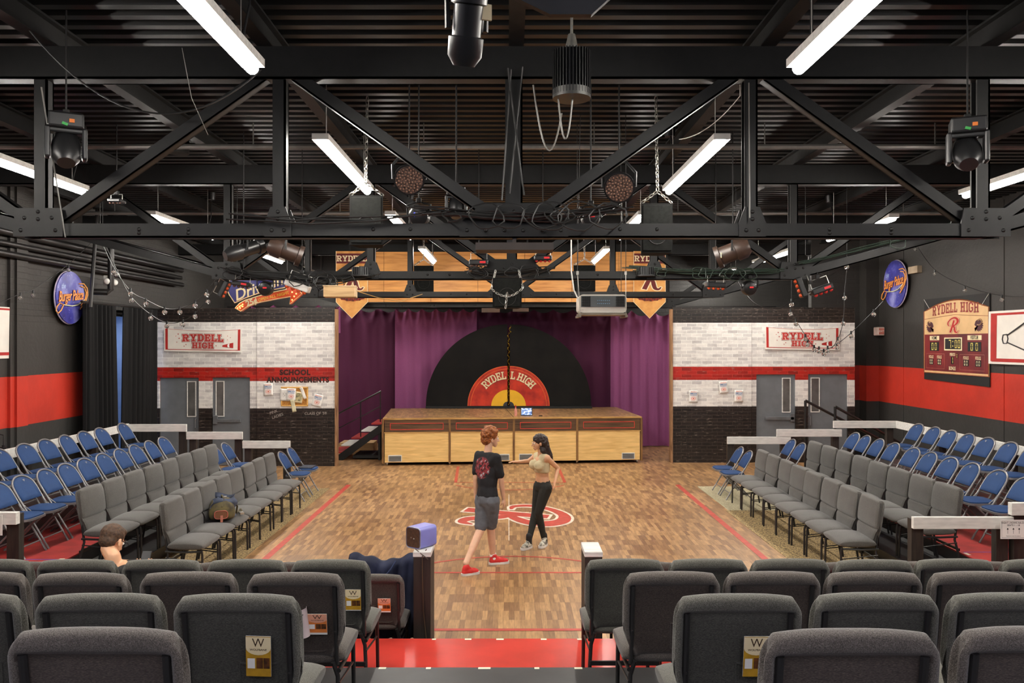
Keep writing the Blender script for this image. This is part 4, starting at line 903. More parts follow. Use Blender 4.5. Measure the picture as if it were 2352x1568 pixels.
# ------------------------------------------------------------------ upholstered stacking chairs
CW = .272   # half width
def subd(o, lev=1):
    m = o.modifiers.new('s', 'SUBSURF'); m.levels = lev; m.render_levels = lev
    dg = bpy.context.evaluated_depsgraph_get(); dg.update(); me = bpy.data.meshes.new_from_object(o.evaluated_get(dg)); nm = o.data.name
    old = o.data; o.modifiers.clear(); o.data = me; bpy.data.meshes.remove(old); me.name = nm
    me.polygons.foreach_set('use_smooth', [True]*len(me.polygons)); return o
def church_chair(name, fab, pan, label):
    t = thing(name, label, 'chair')
    def back(u, v):
        """closed cushion: v runs over the top from the front bottom to the rear bottom, u across"""
    # seat cushion: rounded slab with a waterfall front
    N = 14; m = MB(); rings = []
    prof = [(.10, .395), (.09, .43), (.11, .47), (.18, .49), (.34, .495), (.46, .485), (.525, .455), (.535, .42), (.51, .39), (.44, .375), (.2, .378)]
    xs = [-1, -.985, -.93, -.8, -.4, 0, .4, .8, .93, .985, 1]
    vs = []
    for xx in xs:
        e = 1-abs(xx)**8; 
        for y, z in prof:
            cy, cz = .31, .435
            k = .80+.2*e; kz = .45+.55*e
            vs.append((xx*.268, cy+(y-cy)*(.93+.07*e), cz+(z-cz)*kz+.008*(1-xx*xx)*(1 if z > .45 else 0)))
    P = len(prof); fs = [(i*P+j, i*P+(j+1) % P, (i+1)*P+(j+1) % P, (i+1)*P+j) for i in range(len(xs)-1) for j in range(P)]
    fs += [tuple(range(P)), tuple(range((len(xs)-1)*P, len(xs)*P))[::-1]]
    m.add(vs, fs); subd(m.obj('seat', fab, t, smooth='all'))
    # backrest cushion
    zb, zt = .43, .93
    yr = lambda z: .07*(zt-z)/.48            # rear plane leans
    def hw(z):
        if z > .62: return CW
        s = (z-.43)/.19; s = max(0, s); return CW-.066*(1-s)**1.4 if s < 1 else CW
    U = [-1, -.985, -.94, -.89, -.875, -.5, 0, .5, .875, .89, .94, .985, 1]
    Zf = [.43, .46, .52, .575, .59, .60, .61, .625, .7, .8, .86, .90, .925]
    vs = []; n = len(U)
    def corner(x, z):  # round the two upper corners
        r = .085; dx = abs(x)-(CW-r); dz = z-(zt-r)
        if dx > 0 and dz > 0:
            l = math.hypot(dx, dz)
            if l > 1e-6:
                mx = max(dx, dz); k = mx/l; return math.copysign(CW-r+dx*k, x), zt-r+dz*k
        return x, z
    rows = []
    def thick(z):
        return .086+.012*math.exp(-((z-.78)/.12)**2)
    for z in Zf:                        # front face, bottom to top
        row = []
        for u in U:
            h = hw(z); x, z2 = corner(u*h, z); e = 1-abs(u)**6; gr = .03*math.exp(-((z-.60)/.013)**2)
            row.append((x, yr(z)+.045+(thick(z)-.045)*(.35+.65*e)-gr, z2))
        rows.append(row)
    for a, zz in ((.3, .934), (.5, .938), (.7, .934)):   # over the top
        row = []
        for u in U:
            x, z2 = corner(u*CW, zz-.005 if abs(u) > .9 else zz)
            e = 1-abs(u)**6; row.append((x, .07*(1-a)+.012*(1-a), z2 if abs(u) < .95 else z2-.004))
        rows.append(row)
    for z in (.925, .90, .872, .862, .85, .78, .7, .62, .55, .48, .44):     # rear face, top to bottom
        row = []
        for u in U:
            h = hw(z); x, z2 = corner(u*h, z); e = abs(u) < .88 and z < .866
            rim = .0 if not e else .024
            row.append((x, yr(z)+rim+(.012 if abs(u) > .96 else 0)+(.006 if z > .92 else 0), z2))
        rows.append(row)
    m = MB(); fl_ = [p for r in rows for p in r]; R_ = len(rows)
    mi = []
    m.add(fl_, [])
    for j in range(R_):
        for i in range(n-1):
            a = j*n+i; b = ((j+1) % R_)*n+i
            m.f.append((a, a+1, b+1, b))
            cen = sum(abs(m.v[q][0]) for q in (a, a+1, b, b+1))/4; zc = sum(m.v[q][2] for q in (a, a+1, b, b+1))/4
            m.mi.append(1 if (j >= R_-9 and j < R_-1 and cen < CW*.88 and zc < .868) else 0)
    for i in (0, n-1): m.f.append(tuple(j*n+i for j in range(R_))); m.mi.append(0)
    subd(m.obj('backrest', [fab, pan], t, smooth='all'))
    # pocket on the rear panel
    m = MB(); px0, px1, pz0, pz1 = .0, .165, .475, .635; f_ = lambda x, z: (x, yr(z)+.0225, z)
    m.tube([f_(px0, pz1), f_(px0+.002, pz0+.01), f_(px0+.02, pz0), f_(px1-.02, pz0), f_(px1-.002, pz0+.01), f_(px1, pz1)], .0035, 5)
    m.tube([f_(px0, pz1), ((px0+px1)/2, yr(pz1)+.012, pz1-.008), f_(px1, pz1)], .004, 5)
    m.obj('pocket', pan, t, smooth=True)
    for s in (-1, 1):
        x = s*.221
        m = MB(); m.tube([(x, yr(z)+.012, z) for z in (.40, .55, .7, .862)], .0135, 8); m.sph((x, yr(.60)-.004, .60), .007, 6, 4); m.obj('back_upright', LEGM, t, smooth=True)
        x = s*.235
        m = MB(); m.tube([(x, .49, .385), (x, .50, .33), (x*1.02, .505, .0)], .0135, 8); m.obj('leg', LEGM, t, smooth=True)
        m = MB(); m.tube([(x*.86, .075, .42), (x*.95, .10, .33), (x*1.0, .07, .2), (x*1.02, .035, 0)], .0135, 8); m.obj('leg', LEGM, t, smooth=True)
        m = MB(); m.tube([(x, .075, .37), (x, .28, .362), (x, .495, .372)], .012, 8); m.tube([(x, .08, .3), (x, .5, .25)], .007, 6); m.obj('seat_rail', LEGM, t, smooth=True)
    m = MB(); m.b2((-.235, .045, .205), (.235, .06, .235)); m.obj('stretcher', LEGM, t)
    return t
ROWS = []
protoA = church_chair('stacking_chair', GREY, PANELB, 'x'); protoB = church_chair('stacking_chair', GREYB, PANELB, 'x'); protoC = church_chair('stacking_chair', GREYC, PANELC, 'x')
used = set()
def place(proto, loc, rot, label, group, scale=None):
    if id(proto) not in used:
        used.add(id(proto)); proto.location = loc; proto.rotation_euler = (0, 0, rot); proto['label'] = label; proto['group'] = group
        if scale: proto.scale = scale
        return proto
    return dup(proto, loc, rot, label, group, scale)
jit = random.Random(3)
CH = {}
front_rows = [
    ('E', 'front-most dark grey chair back in the row nearest the camera', protoB, 2.40, TE, [-1.248, -1.84], [1.029, 1.625]),
    ('D', 'row second from the camera', protoB, 3.36, TDz, [-1.144, -1.724, -2.32], [.964, 1.549, 2.12]),
    ('C', 'row third from the camera', protoC, 4.42, TC, [-1.178, -1.773, -2.363, -2.935], [.903, 1.46, 2.02, 2.6, 3.18]),
    ('B', 'row fourth from the camera', protoB, 5.45, TB, [-1.215, -1.785, -2.36, -2.94, -3.52], [.79, 1.36, 1.92, 2.48, 3.04, 3.62]),
    ('A', 'lowest row on the floor before the court', protoC, 6.63, 0, [-1.76, -2.32, -2.88, -3.44, -4.0, -4.56], [1.14, 1.70, 2.26, 2.82, 3.38, 3.94, 4.5])]
rown = {'E': 'in the nearest row', 'D': 'in the second nearest row', 'C': 'in the third nearest row', 'B': 'in the fourth nearest row', 'A': 'in the lowest facing row'}
colr = {'A': 'brownish grey', 'B': 'greenish grey', 'C': 'brownish grey', 'D': 'greenish grey', 'E': 'brownish grey'}
ye = {'E': protoC, 'D': protoB, 'C': protoC, 'B': protoB, 'A': protoC}
for key, _, pr, D, z, Ls, Rs in front_rows:
    for side, arr in (('left', Ls), ('right', Rs)):
        for i, x in enumerate(arr):
            lb = '%s chair %s, %s to the %s of the aisle' % (colr[key], rown[key], ORD[i], side)
            dz = 0; rz = jit.uniform(-.02, .02)
            CH[(key, side, i)] = place(ye[key], (x, D+jit.uniform(-.012, .012), z), rz, lb, 'chairs facing the stage', (.985, 1, .985 if key == 'C' else 1) if key in 'CDE' else (1, 1, 1))
CH['short'] = place(protoC, (-1.13, 6.61, 0), 0, 'low dark brown chair with a programme in its pocket, beside the left white-capped post', 'chairs facing the stage', (.98, .95, .90))
CH['jacket'] = place(protoA, (-1.135, 7.24, 0), 0, 'chair under the dark blue jacket, behind the left white-capped post', 'chairs facing the stage', (.98, .9, .84))
# side banks
def side_row(side, row, X, z, y0, y1, n, proto):
    for i in range(n):
        y = y0+(y1-y0)*(i+.5)/n
        lb = 'grey chair in the %s bank, %s grey row, %s from the near end' % (side, 'front' if row == 1 else 'second', ORD[i])
        o = place(proto, (X+jit.uniform(-.012, .012), y, z), (PI/2 if side == 'right' else -PI/2)+jit.uniform(-.03, .03), lb, 'grey chairs in the side banks', ((y1-y0)/n/.556, 1, 1))
        CH[(side, row, i)] = o
side_row('right', 1, 4.33, 0.006, 9.22, 13.85, 8, protoA); side_row('right', 2, 5.23, .15, 9.22, 13.85, 8, protoA)
side_row('left', 1, -3.98, 0.006, 9.12, 13.42, 8, protoA); side_row('left', 2, -4.93, .15, 9.12, 13.42, 8, protoA)
# ------------------------------------------------------------------ blue folding chairs
def folding_chair():
    t = thing('folding_chair', 'x', 'chair')
    yz = lambda z: .0+(.83-z)*.6          # plane of the long tubes
    def arch(r_off=0, n=12, z0=.0, hw=.205):
        pts = [(-hw, yz(z0), z0), (-hw, yz(.45), .45), (-hw*1.02, yz(.62), .62)]
        for i in range(n+1):
            a = PI-PI*i/n; x = math.cos(a)*hw*1.02; z = .68+math.sin(a)**.85*.15 if 0 < i < n else .68
            pts.append((x, yz(z), z))
        return pts+[(hw*1.02, yz(.62), .62), (hw, yz(.45), .45), (hw, yz(z0), z0)]
    m = MB(); m.tube(arch(), .0125, 8); m.obj('front_frame', SILVER, t, smooth=True)
    m = MB(); N = 16; hw = .195
    out = [(-hw, .555)]
    for i in range(N+1):
        a = PI-PI*i/N; out.append((math.cos(a)*hw, .67+(math.sin(a)**.85)*.145))
    out.append((hw, .555)); cx, cz = 0, .68
    def lay(s, off): return [(cx+(x-cx)*s, yz(cz+(z-cz)*s)+off-.012*(1-((cx+(x-cx)*s)/hw)**2), cz+(z-cz)*s) for x, z in out]
    L = [lay(.93, -.022), lay(1, -.012), lay(1, .012), lay(.93, .024), lay(.6, .03), lay(.05, .032)]
    L0 = [lay(.05, -.026), lay(.6, -.025)]
    rings = L0+L; n = len(out); fs = []
    for j in range(len(rings)-1): fs += [(j*n+i, j*n+(i+1) % n, (j+1)*n+(i+1) % n, (j+1)*n+i) for i in range(n)]
    fs += [tuple(range(n))[::-1], tuple(range((len(rings)-1)*n, len(rings)*n))]
    m.add([p for r in rings for p in r], fs); m.obj('backrest', BLUE, t, smooth='all')
    m = MB(); m.add([(-.022, yz(.785)+.034, .792), (.022, yz(.785)+.034, .792), (0, yz(.76)+.036, .765)], [(0, 1, 2)]); m.obj('handle_slot', SILVER, t)
    def slab(nm, mat, z0, z1, g, dome):
        o = []
        for i in range(24):
            a = 2*PI*i/24; c, s = math.cos(a), math.sin(a); x = math.copysign(abs(c)**.45, c)*(.195+g); y = math.copysign(abs(s)**.45, s)*(.19+g)
            x *= 1+.06*(y/.19); o.append((x, .335+y))
        m = MB(); n = 24; vs = [(x, y, z0) for x, y in o]+[(x, y, z1) for x, y in o]+[(x*.85, .335+(y-.335)*.85, z1+dome) for x, y in o]+[(0, .335, z1+dome*1.15)]
        fs = [tuple(range(n))[::-1]]+[(j*n+i, j*n+(i+1) % n, (j+1)*n+(i+1) % n, (j+1)*n+i) for j in range(2) for i in range(n)]+[(2*n+i, 2*n+(i+1) % n, 3*n) for i in range(n)]
        m.add(vs, fs); m.obj(nm, mat, t, smooth=True)
    slab('seat_pan', SILVER, .418, .443, .008, 0.0); slab('seat', BLUE, .443, .458, -.006, .014)
    for s in (-1, 1):
        m = MB(); m.tube([(s*.18, .44, .42), (s*.18, .02, .0)], .011, 8); m.cyl((s*.18, .02, 0), (s*.18, .03, .02), .014, None, 8); m.obj('rear_leg', SILVER, t, smooth=True)
        m = MB(); m.b2((s*.2-.004, .24, .40), (s*.2+.004, .34, .425)); m.tube([(s*.2, yz(.52), .52), (s*.19, .30, .425)], .006, 5); m.obj('hinge_bracket', SILVER, t)
    m = MB(); m.tube([(-.2, yz(.12), .12), (.2, yz(.12), .12)], .009, 8); m.obj('front_crossbar', SILVER, t, smooth=True)
    m = MB(); m.tube([(-.18, .02+.42*.27, .115), (.18, .02+.42*.27, .115)], .009, 8); m.obj('rear_crossbar', SILVER, t, smooth=True)
    return t
fold = folding_chair()
def fplace(x, y, z, rz, lb):
    return place(fold, (x, y, z), rz, lb, 'blue folding chairs')
for i, y in enumerate((14.5, 14.05, 13.55, 13.02, 12.4, 11.9, 11.36, 10.83, 10.24, 9.68)):
    fplace(6.27, y, .30, PI/2+jit.uniform(-.04, .04), 'blue folding chair, right bank, lower row, %s from the far end' % ORD[i])
for i, y in enumerate((14.1, 13.55, 13.05, 12.55, 12.05, 11.5, 10.98, 10.45, 9.93)):
    fplace(7.2, y, .50, PI/2+jit.uniform(-.04, .04), 'blue folding chair, right bank, top row, %s from the far end' % ORD[i])
fplace(4.28, 14.78, .007, PI/2, 'blue folding chair ending the front right row, farther of two'); fplace(4.28, 14.24, .007, PI/2, 'blue folding chair ending the front right row, nearer of two')
fplace(5.22, 14.75, .15, PI/2, 'blue folding chair ending the second right row, farther of two'); fplace(5.2, 14.2, .15, PI/2, 'blue folding chair ending the second right row, nearer of two')
for i, y in enumerate((13.8, 13.28, 12.75, 12.26, 11.75, 11.25, 10.77, 10.29, 9.8, 9.32)):
    fplace(-5.97, y, .30, -PI/2+jit.uniform(-.04, .04), 'blue folding chair, left bank, lower row, %s from the far end' % ORD[i])
for i, y in enumerate((14.2, 13.42, 12.9, 12.36, 11.83, 11.32, 10.75, 10.2, 9.65)):
    fplace(-6.85, y, .50, -PI/2+jit.uniform(-.04, .04), 'blue folding chair, left bank, top row, %s from the far end' % ORD[i])
fplace(-4.03, 14.13, .006, -PI/2, 'blue folding chair ending the front left row, nearer of two'); fplace(-4.03, 14.72, .006, -PI/2, 'blue folding chair ending the front left row, holding a dark folder')
fplace(-5.05, 13.70, .15, -PI/2, 'blue folding chair ending the second left row, nearer of two'); fplace(-5.05, 14.22, .15, -PI/2, 'blue folding chair ending the second left row, farther of two')
m = MB().b2((-.12, -.16, 0), (.12, .16, .02), .004); o = m.obj('folder', plain('navy_folder', (36, 44, 60), .5)); o.location = (-3.68, 14.72, .477); tag(o, 'dark folder lying on a blue folding chair at the far left', 'folder')
# ------------------------------------------------------------------ programmes, cup, bag, jacket, blue box
GOLD = plain('programme_gold', (196, 150, 40), .4, var=.15, scale=20); ORNG = plain('programme_orange', (226, 130, 60), .4, var=.1, scale=20)
def programme(x, y, z, lb, h=.15, w_=.105, rot=0, orange=False):
    """folded programme standing in a chair pocket, its face to the rear"""
    t = thing('programme', lb, 'booklet', (x, y, z)); t.rotation_euler = (math.radians(8.3), rot, 0)
    MB().b2((-w_/2, -.004, -.03), (w_/2, .0, h)).obj('pages', WHT, t)
    f = lambda u, v, tt=0: V((u*w_, -.0048-tt, v*h)); base = ORNG if orange else GOLD
    MB().add([f(-.5, -.2), f(.5, -.2), f(.5, 1), f(-.5, 1)], [(0, 1, 2, 3)]).obj('cover', base, t)
    m = MB(); arc = [(-.5, .98), (.5, .98)]+[(.5*math.cos(a), .66-.22*math.sin(a)) for a in [PI*i/10 for i in range(11)]]; m.add([f(a, b, .0006) for a, b in arc], [tuple(range(len(arc)))]); m.obj('pale_arch', CREAM if not orange else plain('peach', (240, 170, 140), .5), t)
    m = MB(); put_text(m, text2d('W', .36, .0, 0, 1.3), lambda u, v, q: f(u, v+.80, .0012)); put_text(m, text2d('WOLFBANE', .085, .01, 0, 1.5), lambda u, v, q: f(u, v+.60, .0012)); m.obj('lettering', plain('brown_ink', (70, 48, 30), .6), t)
    m = MB(); m.add([f(-.44, .04, .0007), f(-.14, .04, .0007), f(-.14, .34, .0007), f(-.44, .34, .0007)], [(0, 1, 2, 3)]); m.obj('white_panel', WHT, t)
    m = MB()
    for a, b in ((-.08, .18), (.2, .45)): m.add([f(a, .04, .0007), f(b, .04, .0007), f(b, .36, .0007), f(a, .36, .0007)], [(0, 1, 2, 3)])
    m.obj('dark_photos', plain('dark_photo', (44, 30, 22), .4, c2=(120, 70, 30), scale=30), t)
    return t
def pocket_prog(key, dx, lb, **k):
    c = CH[key].location; s = CH[key].scale
    return programme(c.x+dx, c.y+(.07*(.93-.635)/.48)*s[1]+.006, c.z+.615*s[2], lb, **k)
pocket_prog(('D', 'left', 0), .088, 'gold programme in the pocket of the large chair left of the aisle', rot=.03)
pocket_prog(('C', 'left', 0), .12, 'orange programme beside the plastic cup in a chair pocket', orange=True, h=.09)
pocket_prog(('D', 'right', 0), .075, 'gold programme in a chair pocket right of the aisle, partly hidden by the nearest chair')
pocket_prog('short', .1, 'orange programme in the pocket of the low chair beside the white-capped post', orange=True, h=.09)
pocket_prog(('B', 'left', 0), .155, 'tan programme just showing at the edge of a chair in the fourth row', h=.12)
c = CH[('C', 'left', 0)].location
t = thing('plastic_cup', 'crumpled clear plastic cup in the chair pocket beside an orange programme', 'cup', (c.x+.052, c.y+.03, c.z+.57)); t.rotation_euler = (0, -.22, 0)
cupm = plain('frosted_plastic', (214, 196, 196), .3, var=.06, scale=12)
m = MB(); m.lathe([(0, 0), (.03, 0), (.032, .01), (.045, .155), (.047, .158), (.043, .156), (.03, .012), (0, .01)], n=22); m.obj('cup_body', cupm, t, smooth=True)
m = MB(); m.tube([(.03, -.035, .13), (.01, -.046, .128), (-.02, -.042, .132)], .0025, 5); m.obj('rim_mark', INK, t)
# blue cube box on the post
t = thing('retro_speaker', 'lavender blue rounded metal box with a brown front, sitting on the left aisle post', 'speaker', (-.757, 6.97, .992)); t.rotation_euler = (0, 0, math.radians(-38))
LAV = plain('lavender_enamel', (132, 134, 206), .35, var=.04)
def rr(w_, h, r, n=5):
    p = []
    for cx, cy, a0 in ((w_/2-r, h-r, 0), (-w_/2+r, h-r, PI/2), (-w_/2+r, r, PI), (w_/2-r, r, 3*PI/2)):
        for i in range(n+1): a = a0+PI/2*i/n; p.append((cx+r*math.cos(a), cy+r*math.sin(a)))
    return p
m = MB(); m.prism(rr(.17, .18, .03), lambda u, v, tt: V((u, tt, v)), -.10, .10); m.obj('case', LAV, t, smooth=True)
m = MB(); m.prism(rr(.15, .16, .022), lambda u, v, tt: V((u, tt, v+.01)), -.104, -.098); m.obj('front_panel', plain('brown_grille', (84, 54, 34), .7, var=.2, scale=40), t)
m = MB(); m.tube([(u*.99, -.101, v) for u, v in rr(.168, .178, .03)], .004, 5, closed=True); m.sph((-.02, -.105, .09), .005, 8, 5); m.sph((.012, -.105, .084), .006, 8, 5); m.obj('chrome_trim', CHROME, t, smooth=True)
m = MB(); m.tube([(-.70, 6.83, 1.0), (-.73, 6.77, .95), (-.72, 6.775, .5), (-.69, 6.775, .2), (-.66, 6.77, .02)], .004, 6); m.tube([(-.79, 6.80, 1.01), (-.73, 6.775, .97), (-.68, 6.77, .93)], .004, 5); tag(m.obj('cable', plain('brown_cable', (82, 66, 48), .5), smooth=True), 'thin brown cable running down the left aisle post', 'cable')
# jacket over the chair back
t = thing('jacket', 'dark navy jacket draped over a chair back behind the left aisle post', 'jacket', (-1.12, 7.2, .79))
NAVY = plain('navy_cloth', (34, 40, 66), .85, var=.2, scale=5, c2=(20, 24, 44))
def jk(u, v):
    x = (u-.5)*.60; s = (v-.5)*2; a = abs(s); z = -.66*max(0, a-.12)/.88-.0; y = (.10 if s > 0 else -.065)*min(1, a/.12)+(.015 if s < 0 else 0)
    wr = .018*math.sin(u*19+a*3)+.012*math.sin(u*41+2+a*5)
    z += .03*math.sin(u*7+1)*(1-a)+.012*math.sin(u*23)
    if a < .12: z += .035*math.cos(a/.12*PI/2)
    return V((x*(1+.05*a), y+wr*(1 if s < 0 else .5)*(1 if a > .1 else .4)-(.03*a if s < 0 else 0), z))
m = MB(); m.grid(44, 50, jk); o = m.obj('cloth', NAVY, t, smooth='all'); sol = o.modifiers.new('s', 'SOLIDIFY'); sol.thickness = .012; sol.offset = 1
m = MB(); m.tube([(-.2, -.095, .03), (-.17, -.11, -.04), (-.12, -.115, -.12), (-.1, -.115, -.2)], .006, 5); m.tube([(.12, -.095, .035), (.08, -.11, -.03), (.02, -.115, -.1), (-.03, -.115, -.17)], .006, 5); m.obj('drawstring', plain('navy_cord', (60, 72, 108), .8), t, smooth=True)
# backpack on the left bank
t = thing('backpack', 'olive backpack with a leather pocket and denim jacket, on a left bank chair', 'backpack', (-3.70, 10.38, .51), math.radians(20)); t.scale = (1.05, 1.22, .84)
OLV = plain('olive_canvas', (84, 74, 40), .85, var=.25, scale=9, c2=(48, 40, 24)); LEA = plain('tan_leather', (120, 76, 48), .5, var=.1); DEN = plain('denim', (64, 72, 92), .9, var=.2, scale=10)
m = MB(); pr_ = [(0, -.2, .005), (.5, -.215, .0), (1, -.2, .03)]
for zz, sx, sy in ((.0, .13, .17), (.02, .155, .2), (.1, .16, .205), (.18, .145, .19), (.24, .12, .15), (.275, .09, .10), (.285, .04, .04)):
    for i in range(24):
        a = 2*PI*i/24; c_, s_ = math.cos(a), math.sin(a); q_ = 1+.03*math.sin(a*5+zz*30)
        m.v.append((math.copysign(abs(c_)**.6, c_)*sx*q_, -.03+math.copysign(abs(s_)**.6, s_)*sy*q_, zz+.012*math.sin(a*3)*(zz > .2)))
for j in range(6):
    for i in range(24): m.f.append((j*24+i, j*24+(i+1) % 24, (j+1)*24+(i+1) % 24, (j+1)*24+i)); m.mi.append(0)
m.f.append(tuple(range(24))[::-1]); m.f.append(tuple(range(144, 168))); m.mi += [0, 0]
subd(m.obj('bag_body', OLV, t, smooth='all'))
m = MB(); m.grid(20, 14, lambda u, v: V((.165*math.cos(PI*(u-.5)*1.5)+.02*math.sin(v*9+u*6), .02+.17*math.sin(PI*(u-.5)*1.1)+.01*math.sin(v*14), .30*v**.8+.01+.02*math.sin(u*15)*v))); m.grid(12, 8, lambda u, v: V((-.05+.2*u, .0+.2*v, .27+.02*math.sin(u*4+v*5)-.06*u-.10*abs(v-.5)))); o = m.obj('denim_bundle', DEN, t, smooth='all')
m = MB(); m.prism(rr(.15, .12, .04), lambda u, v, q: V((u-.01, -.225-q+.05*abs(u)*4*.2, v+.04)), 0, .02); po = m.obj('side_pocket', LEA, t, smooth=True)
m = MB(); m.tube([(u-.01, -.247, v+.04) for u, v in rr(.15, .12, .04)], .004, 5, closed=True); m.obj('pocket_piping', plain('red_piping', (190, 90, 80), .5), po)
m = MB(); m.b2((-.02, -.255, -.01), (.01, -.245, .09), .003); m.obj('pocket_strap', plain('pink_leather', (180, 110, 90), .5), po)
m = MB(); m.tube([(.0, -.2, .2), (.02, -.1, .31), (.0, .0, .33), (.0, .06, .27)], .012, 6); m.tube([(.1, -.02, .28), (.18, .02, .14), (.17, .08, .02), (.2, .2, .01), (.22, .3, .012)], .011, 6); m.tube([(.17, .1, .02), (.24, .16, .012), (.23, .32, .012)], .01, 6); m.obj('shoulder_strap', OLV, t, smooth=True)
m = MB(); m.box((.23, .06, .02), (.05, .07, .03), .3); m.box((.03, -.06, .315), (.05, .04, .02)); m.obj('buckle', CHROME, t)
m = MB().b2((-.05, -.03, 0), (.05, .03, .01)); 
MB_small = m.obj('paper_cup_lid', WHT); MB_small.location = (.85, 6.62, .003); tag(MB_small, 'small white paper on the floor under the right-hand chairs', 'paper')
m = MB().tube([(0, 0, 0), (0, 0, .17)], .045, 14); m.tube([(0, 0, .17), (0, 0, .2)], .02, 8); o = m.obj('lantern', BPLAS, smooth=True); o.location = (-7.72, 12.3, .99); 
m2 = MB().cyl((0, 0, .0), (0, 0, .02), .047, None, 14); m2.obj('pale_band', plain('pale_green_band', (190, 200, 170), .5), o, smooth=True)
m2 = MB(); m2.tube([(0, 0, .2), (-.0, 0, .35), (-.31, 0, .42)], .008, 6); m2.obj('hanger', BPLAS, o); tag(o, 'small black cylinder lantern hanging off the left wall behind the blue chairs', 'lantern')
# ------------------------------------------------------------------ signs on the side walls
def ws(side, yc, zc):
    """local frame on a side wall: u to the viewer's right, v up, t out of the wall"""
    if side == 'left': return lambda u, v, t=0: V((t, u, v)), (XL, yc, zc)
    return lambda u, v, t=0: V((-t, -u, v)), (XR, yc, zc)
SPACE = None
def space_mat():
    m, nt, b = newmat('starry_blue_print'); mp = mapped(nt)
    n = nd(nt, 'ShaderNodeTexNoise'); n.inputs['Scale'].default_value = 2.6; n.inputs['Detail'].default_value = 6; nt.links.new(mp.outputs[0], n.inputs['Vector'])
    r = ramp(nt, n.outputs[0], [(.3, lin((38, 34, 104))), (.52, lin((72, 72, 168))), (.7, lin((150, 150, 214)))])
    v = nd(nt, 'ShaderNodeTexVoronoi'); v.inputs['Scale'].default_value = 16; nt.links.new(mp.outputs[0], v.inputs['Vector'])
    s = ramp(nt, v.outputs['Distance'], [(.05, (1, 1, 1, 1)), (.12, (0, 0, 0, 1))]); nt.links.new(mix(nt, s.outputs[0], r.outputs[0], (.9, .9, 1, 1)), b.inputs['Base Color']); b.inputs['Roughness'].default_value = .35
    return m
SPACE = space_mat(); NEON = plain('orange_neon_paint', (250, 168, 84), .4, var=.03); NEONR = plain('orange_red_edge', (196, 84, 44), .5)
def burger(side, yc, zc, R, lb):
    f, loc = ws(side, yc, zc); t = thing('round_neon_sign', lb, 'sign', loc); sc = R/.5
    m = MB(); m.prism([(R*math.cos(2*PI*i/48), R*math.sin(2*PI*i/48)) for i in range(48)], f, .07, .11); m.obj('disc', SPACE, t)
    m = MB(); m.tube([f(R*1.0*math.cos(2*PI*i/48), R*math.sin(2*PI*i/48), .075) for i in range(48)], .014, 6, closed=True); m.obj('rim', plain('lilac_rim', (206, 190, 216), .4), t, smooth=True)
    m = MB(); m.prism([(.16*math.cos(2*PI*i/20), .16*math.sin(2*PI*i/20)) for i in range(20)], f, 0, .07); m.obj('bracket', MATTE, t)
    g = lambda u, v, q=0: f(u*sc+v*.0, v*sc+u*.10*sc, .125+q)
    bold = MB(); 
    td = text2d('Burger Palace', .275, .03, .25, .62, .92); put_text(bold, td, lambda u, v, q: g(u-.02, v+.03)); bold.obj('letter_halo', NEONR, t)
    b2 = MB(); put_text(b2, text2d('Burger Palace', .275, .008, .25, .62, .92), lambda u, v, q: g(u-.02, v+.03, .006)); b2.obj('lettering', NEON, t)
    b3 = MB(); put_text(b3, text2d('the', .14, .012, .25, .8), lambda u, v, q: g(u-.29, v+.23, .004)); b3.obj('small_lettering', plain('pale_blue_paint', (176, 200, 240), .4), t)
    def sw(pts, mat, nm, r=.011):
        q = MB(); q.tube([g(a, b, .008) for a, b in pts], r*sc, 6); q.obj(nm, mat, t, smooth=True)
    sw([(.25, .26), (.42, .25), (.54, .16), (.56, .03), (.48, -.10), (.36, -.19), (.28, -.24)], NEON, 'swoosh'); sw([(.30, .21), (.44, .18), (.51, .08), (.48, -.03), (.38, -.12), (.30, -.17)], NEON, 'swoosh')
    sw([(-.42, -.08), (-.52, -.14), (-.55, -.22), (-.48, -.27), (-.38, -.22), (-.3, -.12), (-.42, -.08)], NEON, 'swoosh'); sw([(-.3, -.12), (0, -.16), (.2, -.15), (.42, -.07)], plain('pale_yellow_tube', (236, 236, 190), .4), 'underline')
burger('left', 14.62, 3.57, .475, 'round blue neon-style diner sign on the left wall'); burger('right', 18.2, 4.08, .53, 'round blue neon-style diner sign high on the right wall')
# scoreboard
f, loc = ws('right', 15.9, 2.12); sb = thing('scoreboard', 'cream and maroon printed school scoreboard hung on the right wall', 'scoreboard', loc)
SW, SH = 2.32, 1.5
g = lambda u, v, q=0: f((u-.5)*SW, v*SH, .03+q)
m = MB(); m.prism([(0, -.09), (1, -.12), (1, 1.03), (0, 1.03)], lambda u, v, q: g(u, v, q), -.02, -.004); m.obj('backing_cloth', MATTE, sb)
top = [(0, 0), (1, 0), (1, .86)]+[(1-i/16, .86+.13*math.sin(PI*i/16)) for i in range(1, 16)]+[(0, .86)]
m = MB(); m.add([g(a, b, .0) for a, b in top], [tuple(range(len(top)))]); m.obj('cream_panel', plain('scoreboard_cream', (224, 184, 132), .45, var=.08, scale=3), sb)
m = MB(); m.add([g(.015, .035, .002), g(.985, .035, .002), g(.985, .535, .002), g(.015, .535, .002)], [(0, 1, 2, 3)]); m.obj('maroon_panel', plain('scoreboard_maroon', (128, 40, 42), .4, var=.15, scale=1.5, c2=(84, 24, 32)), sb)
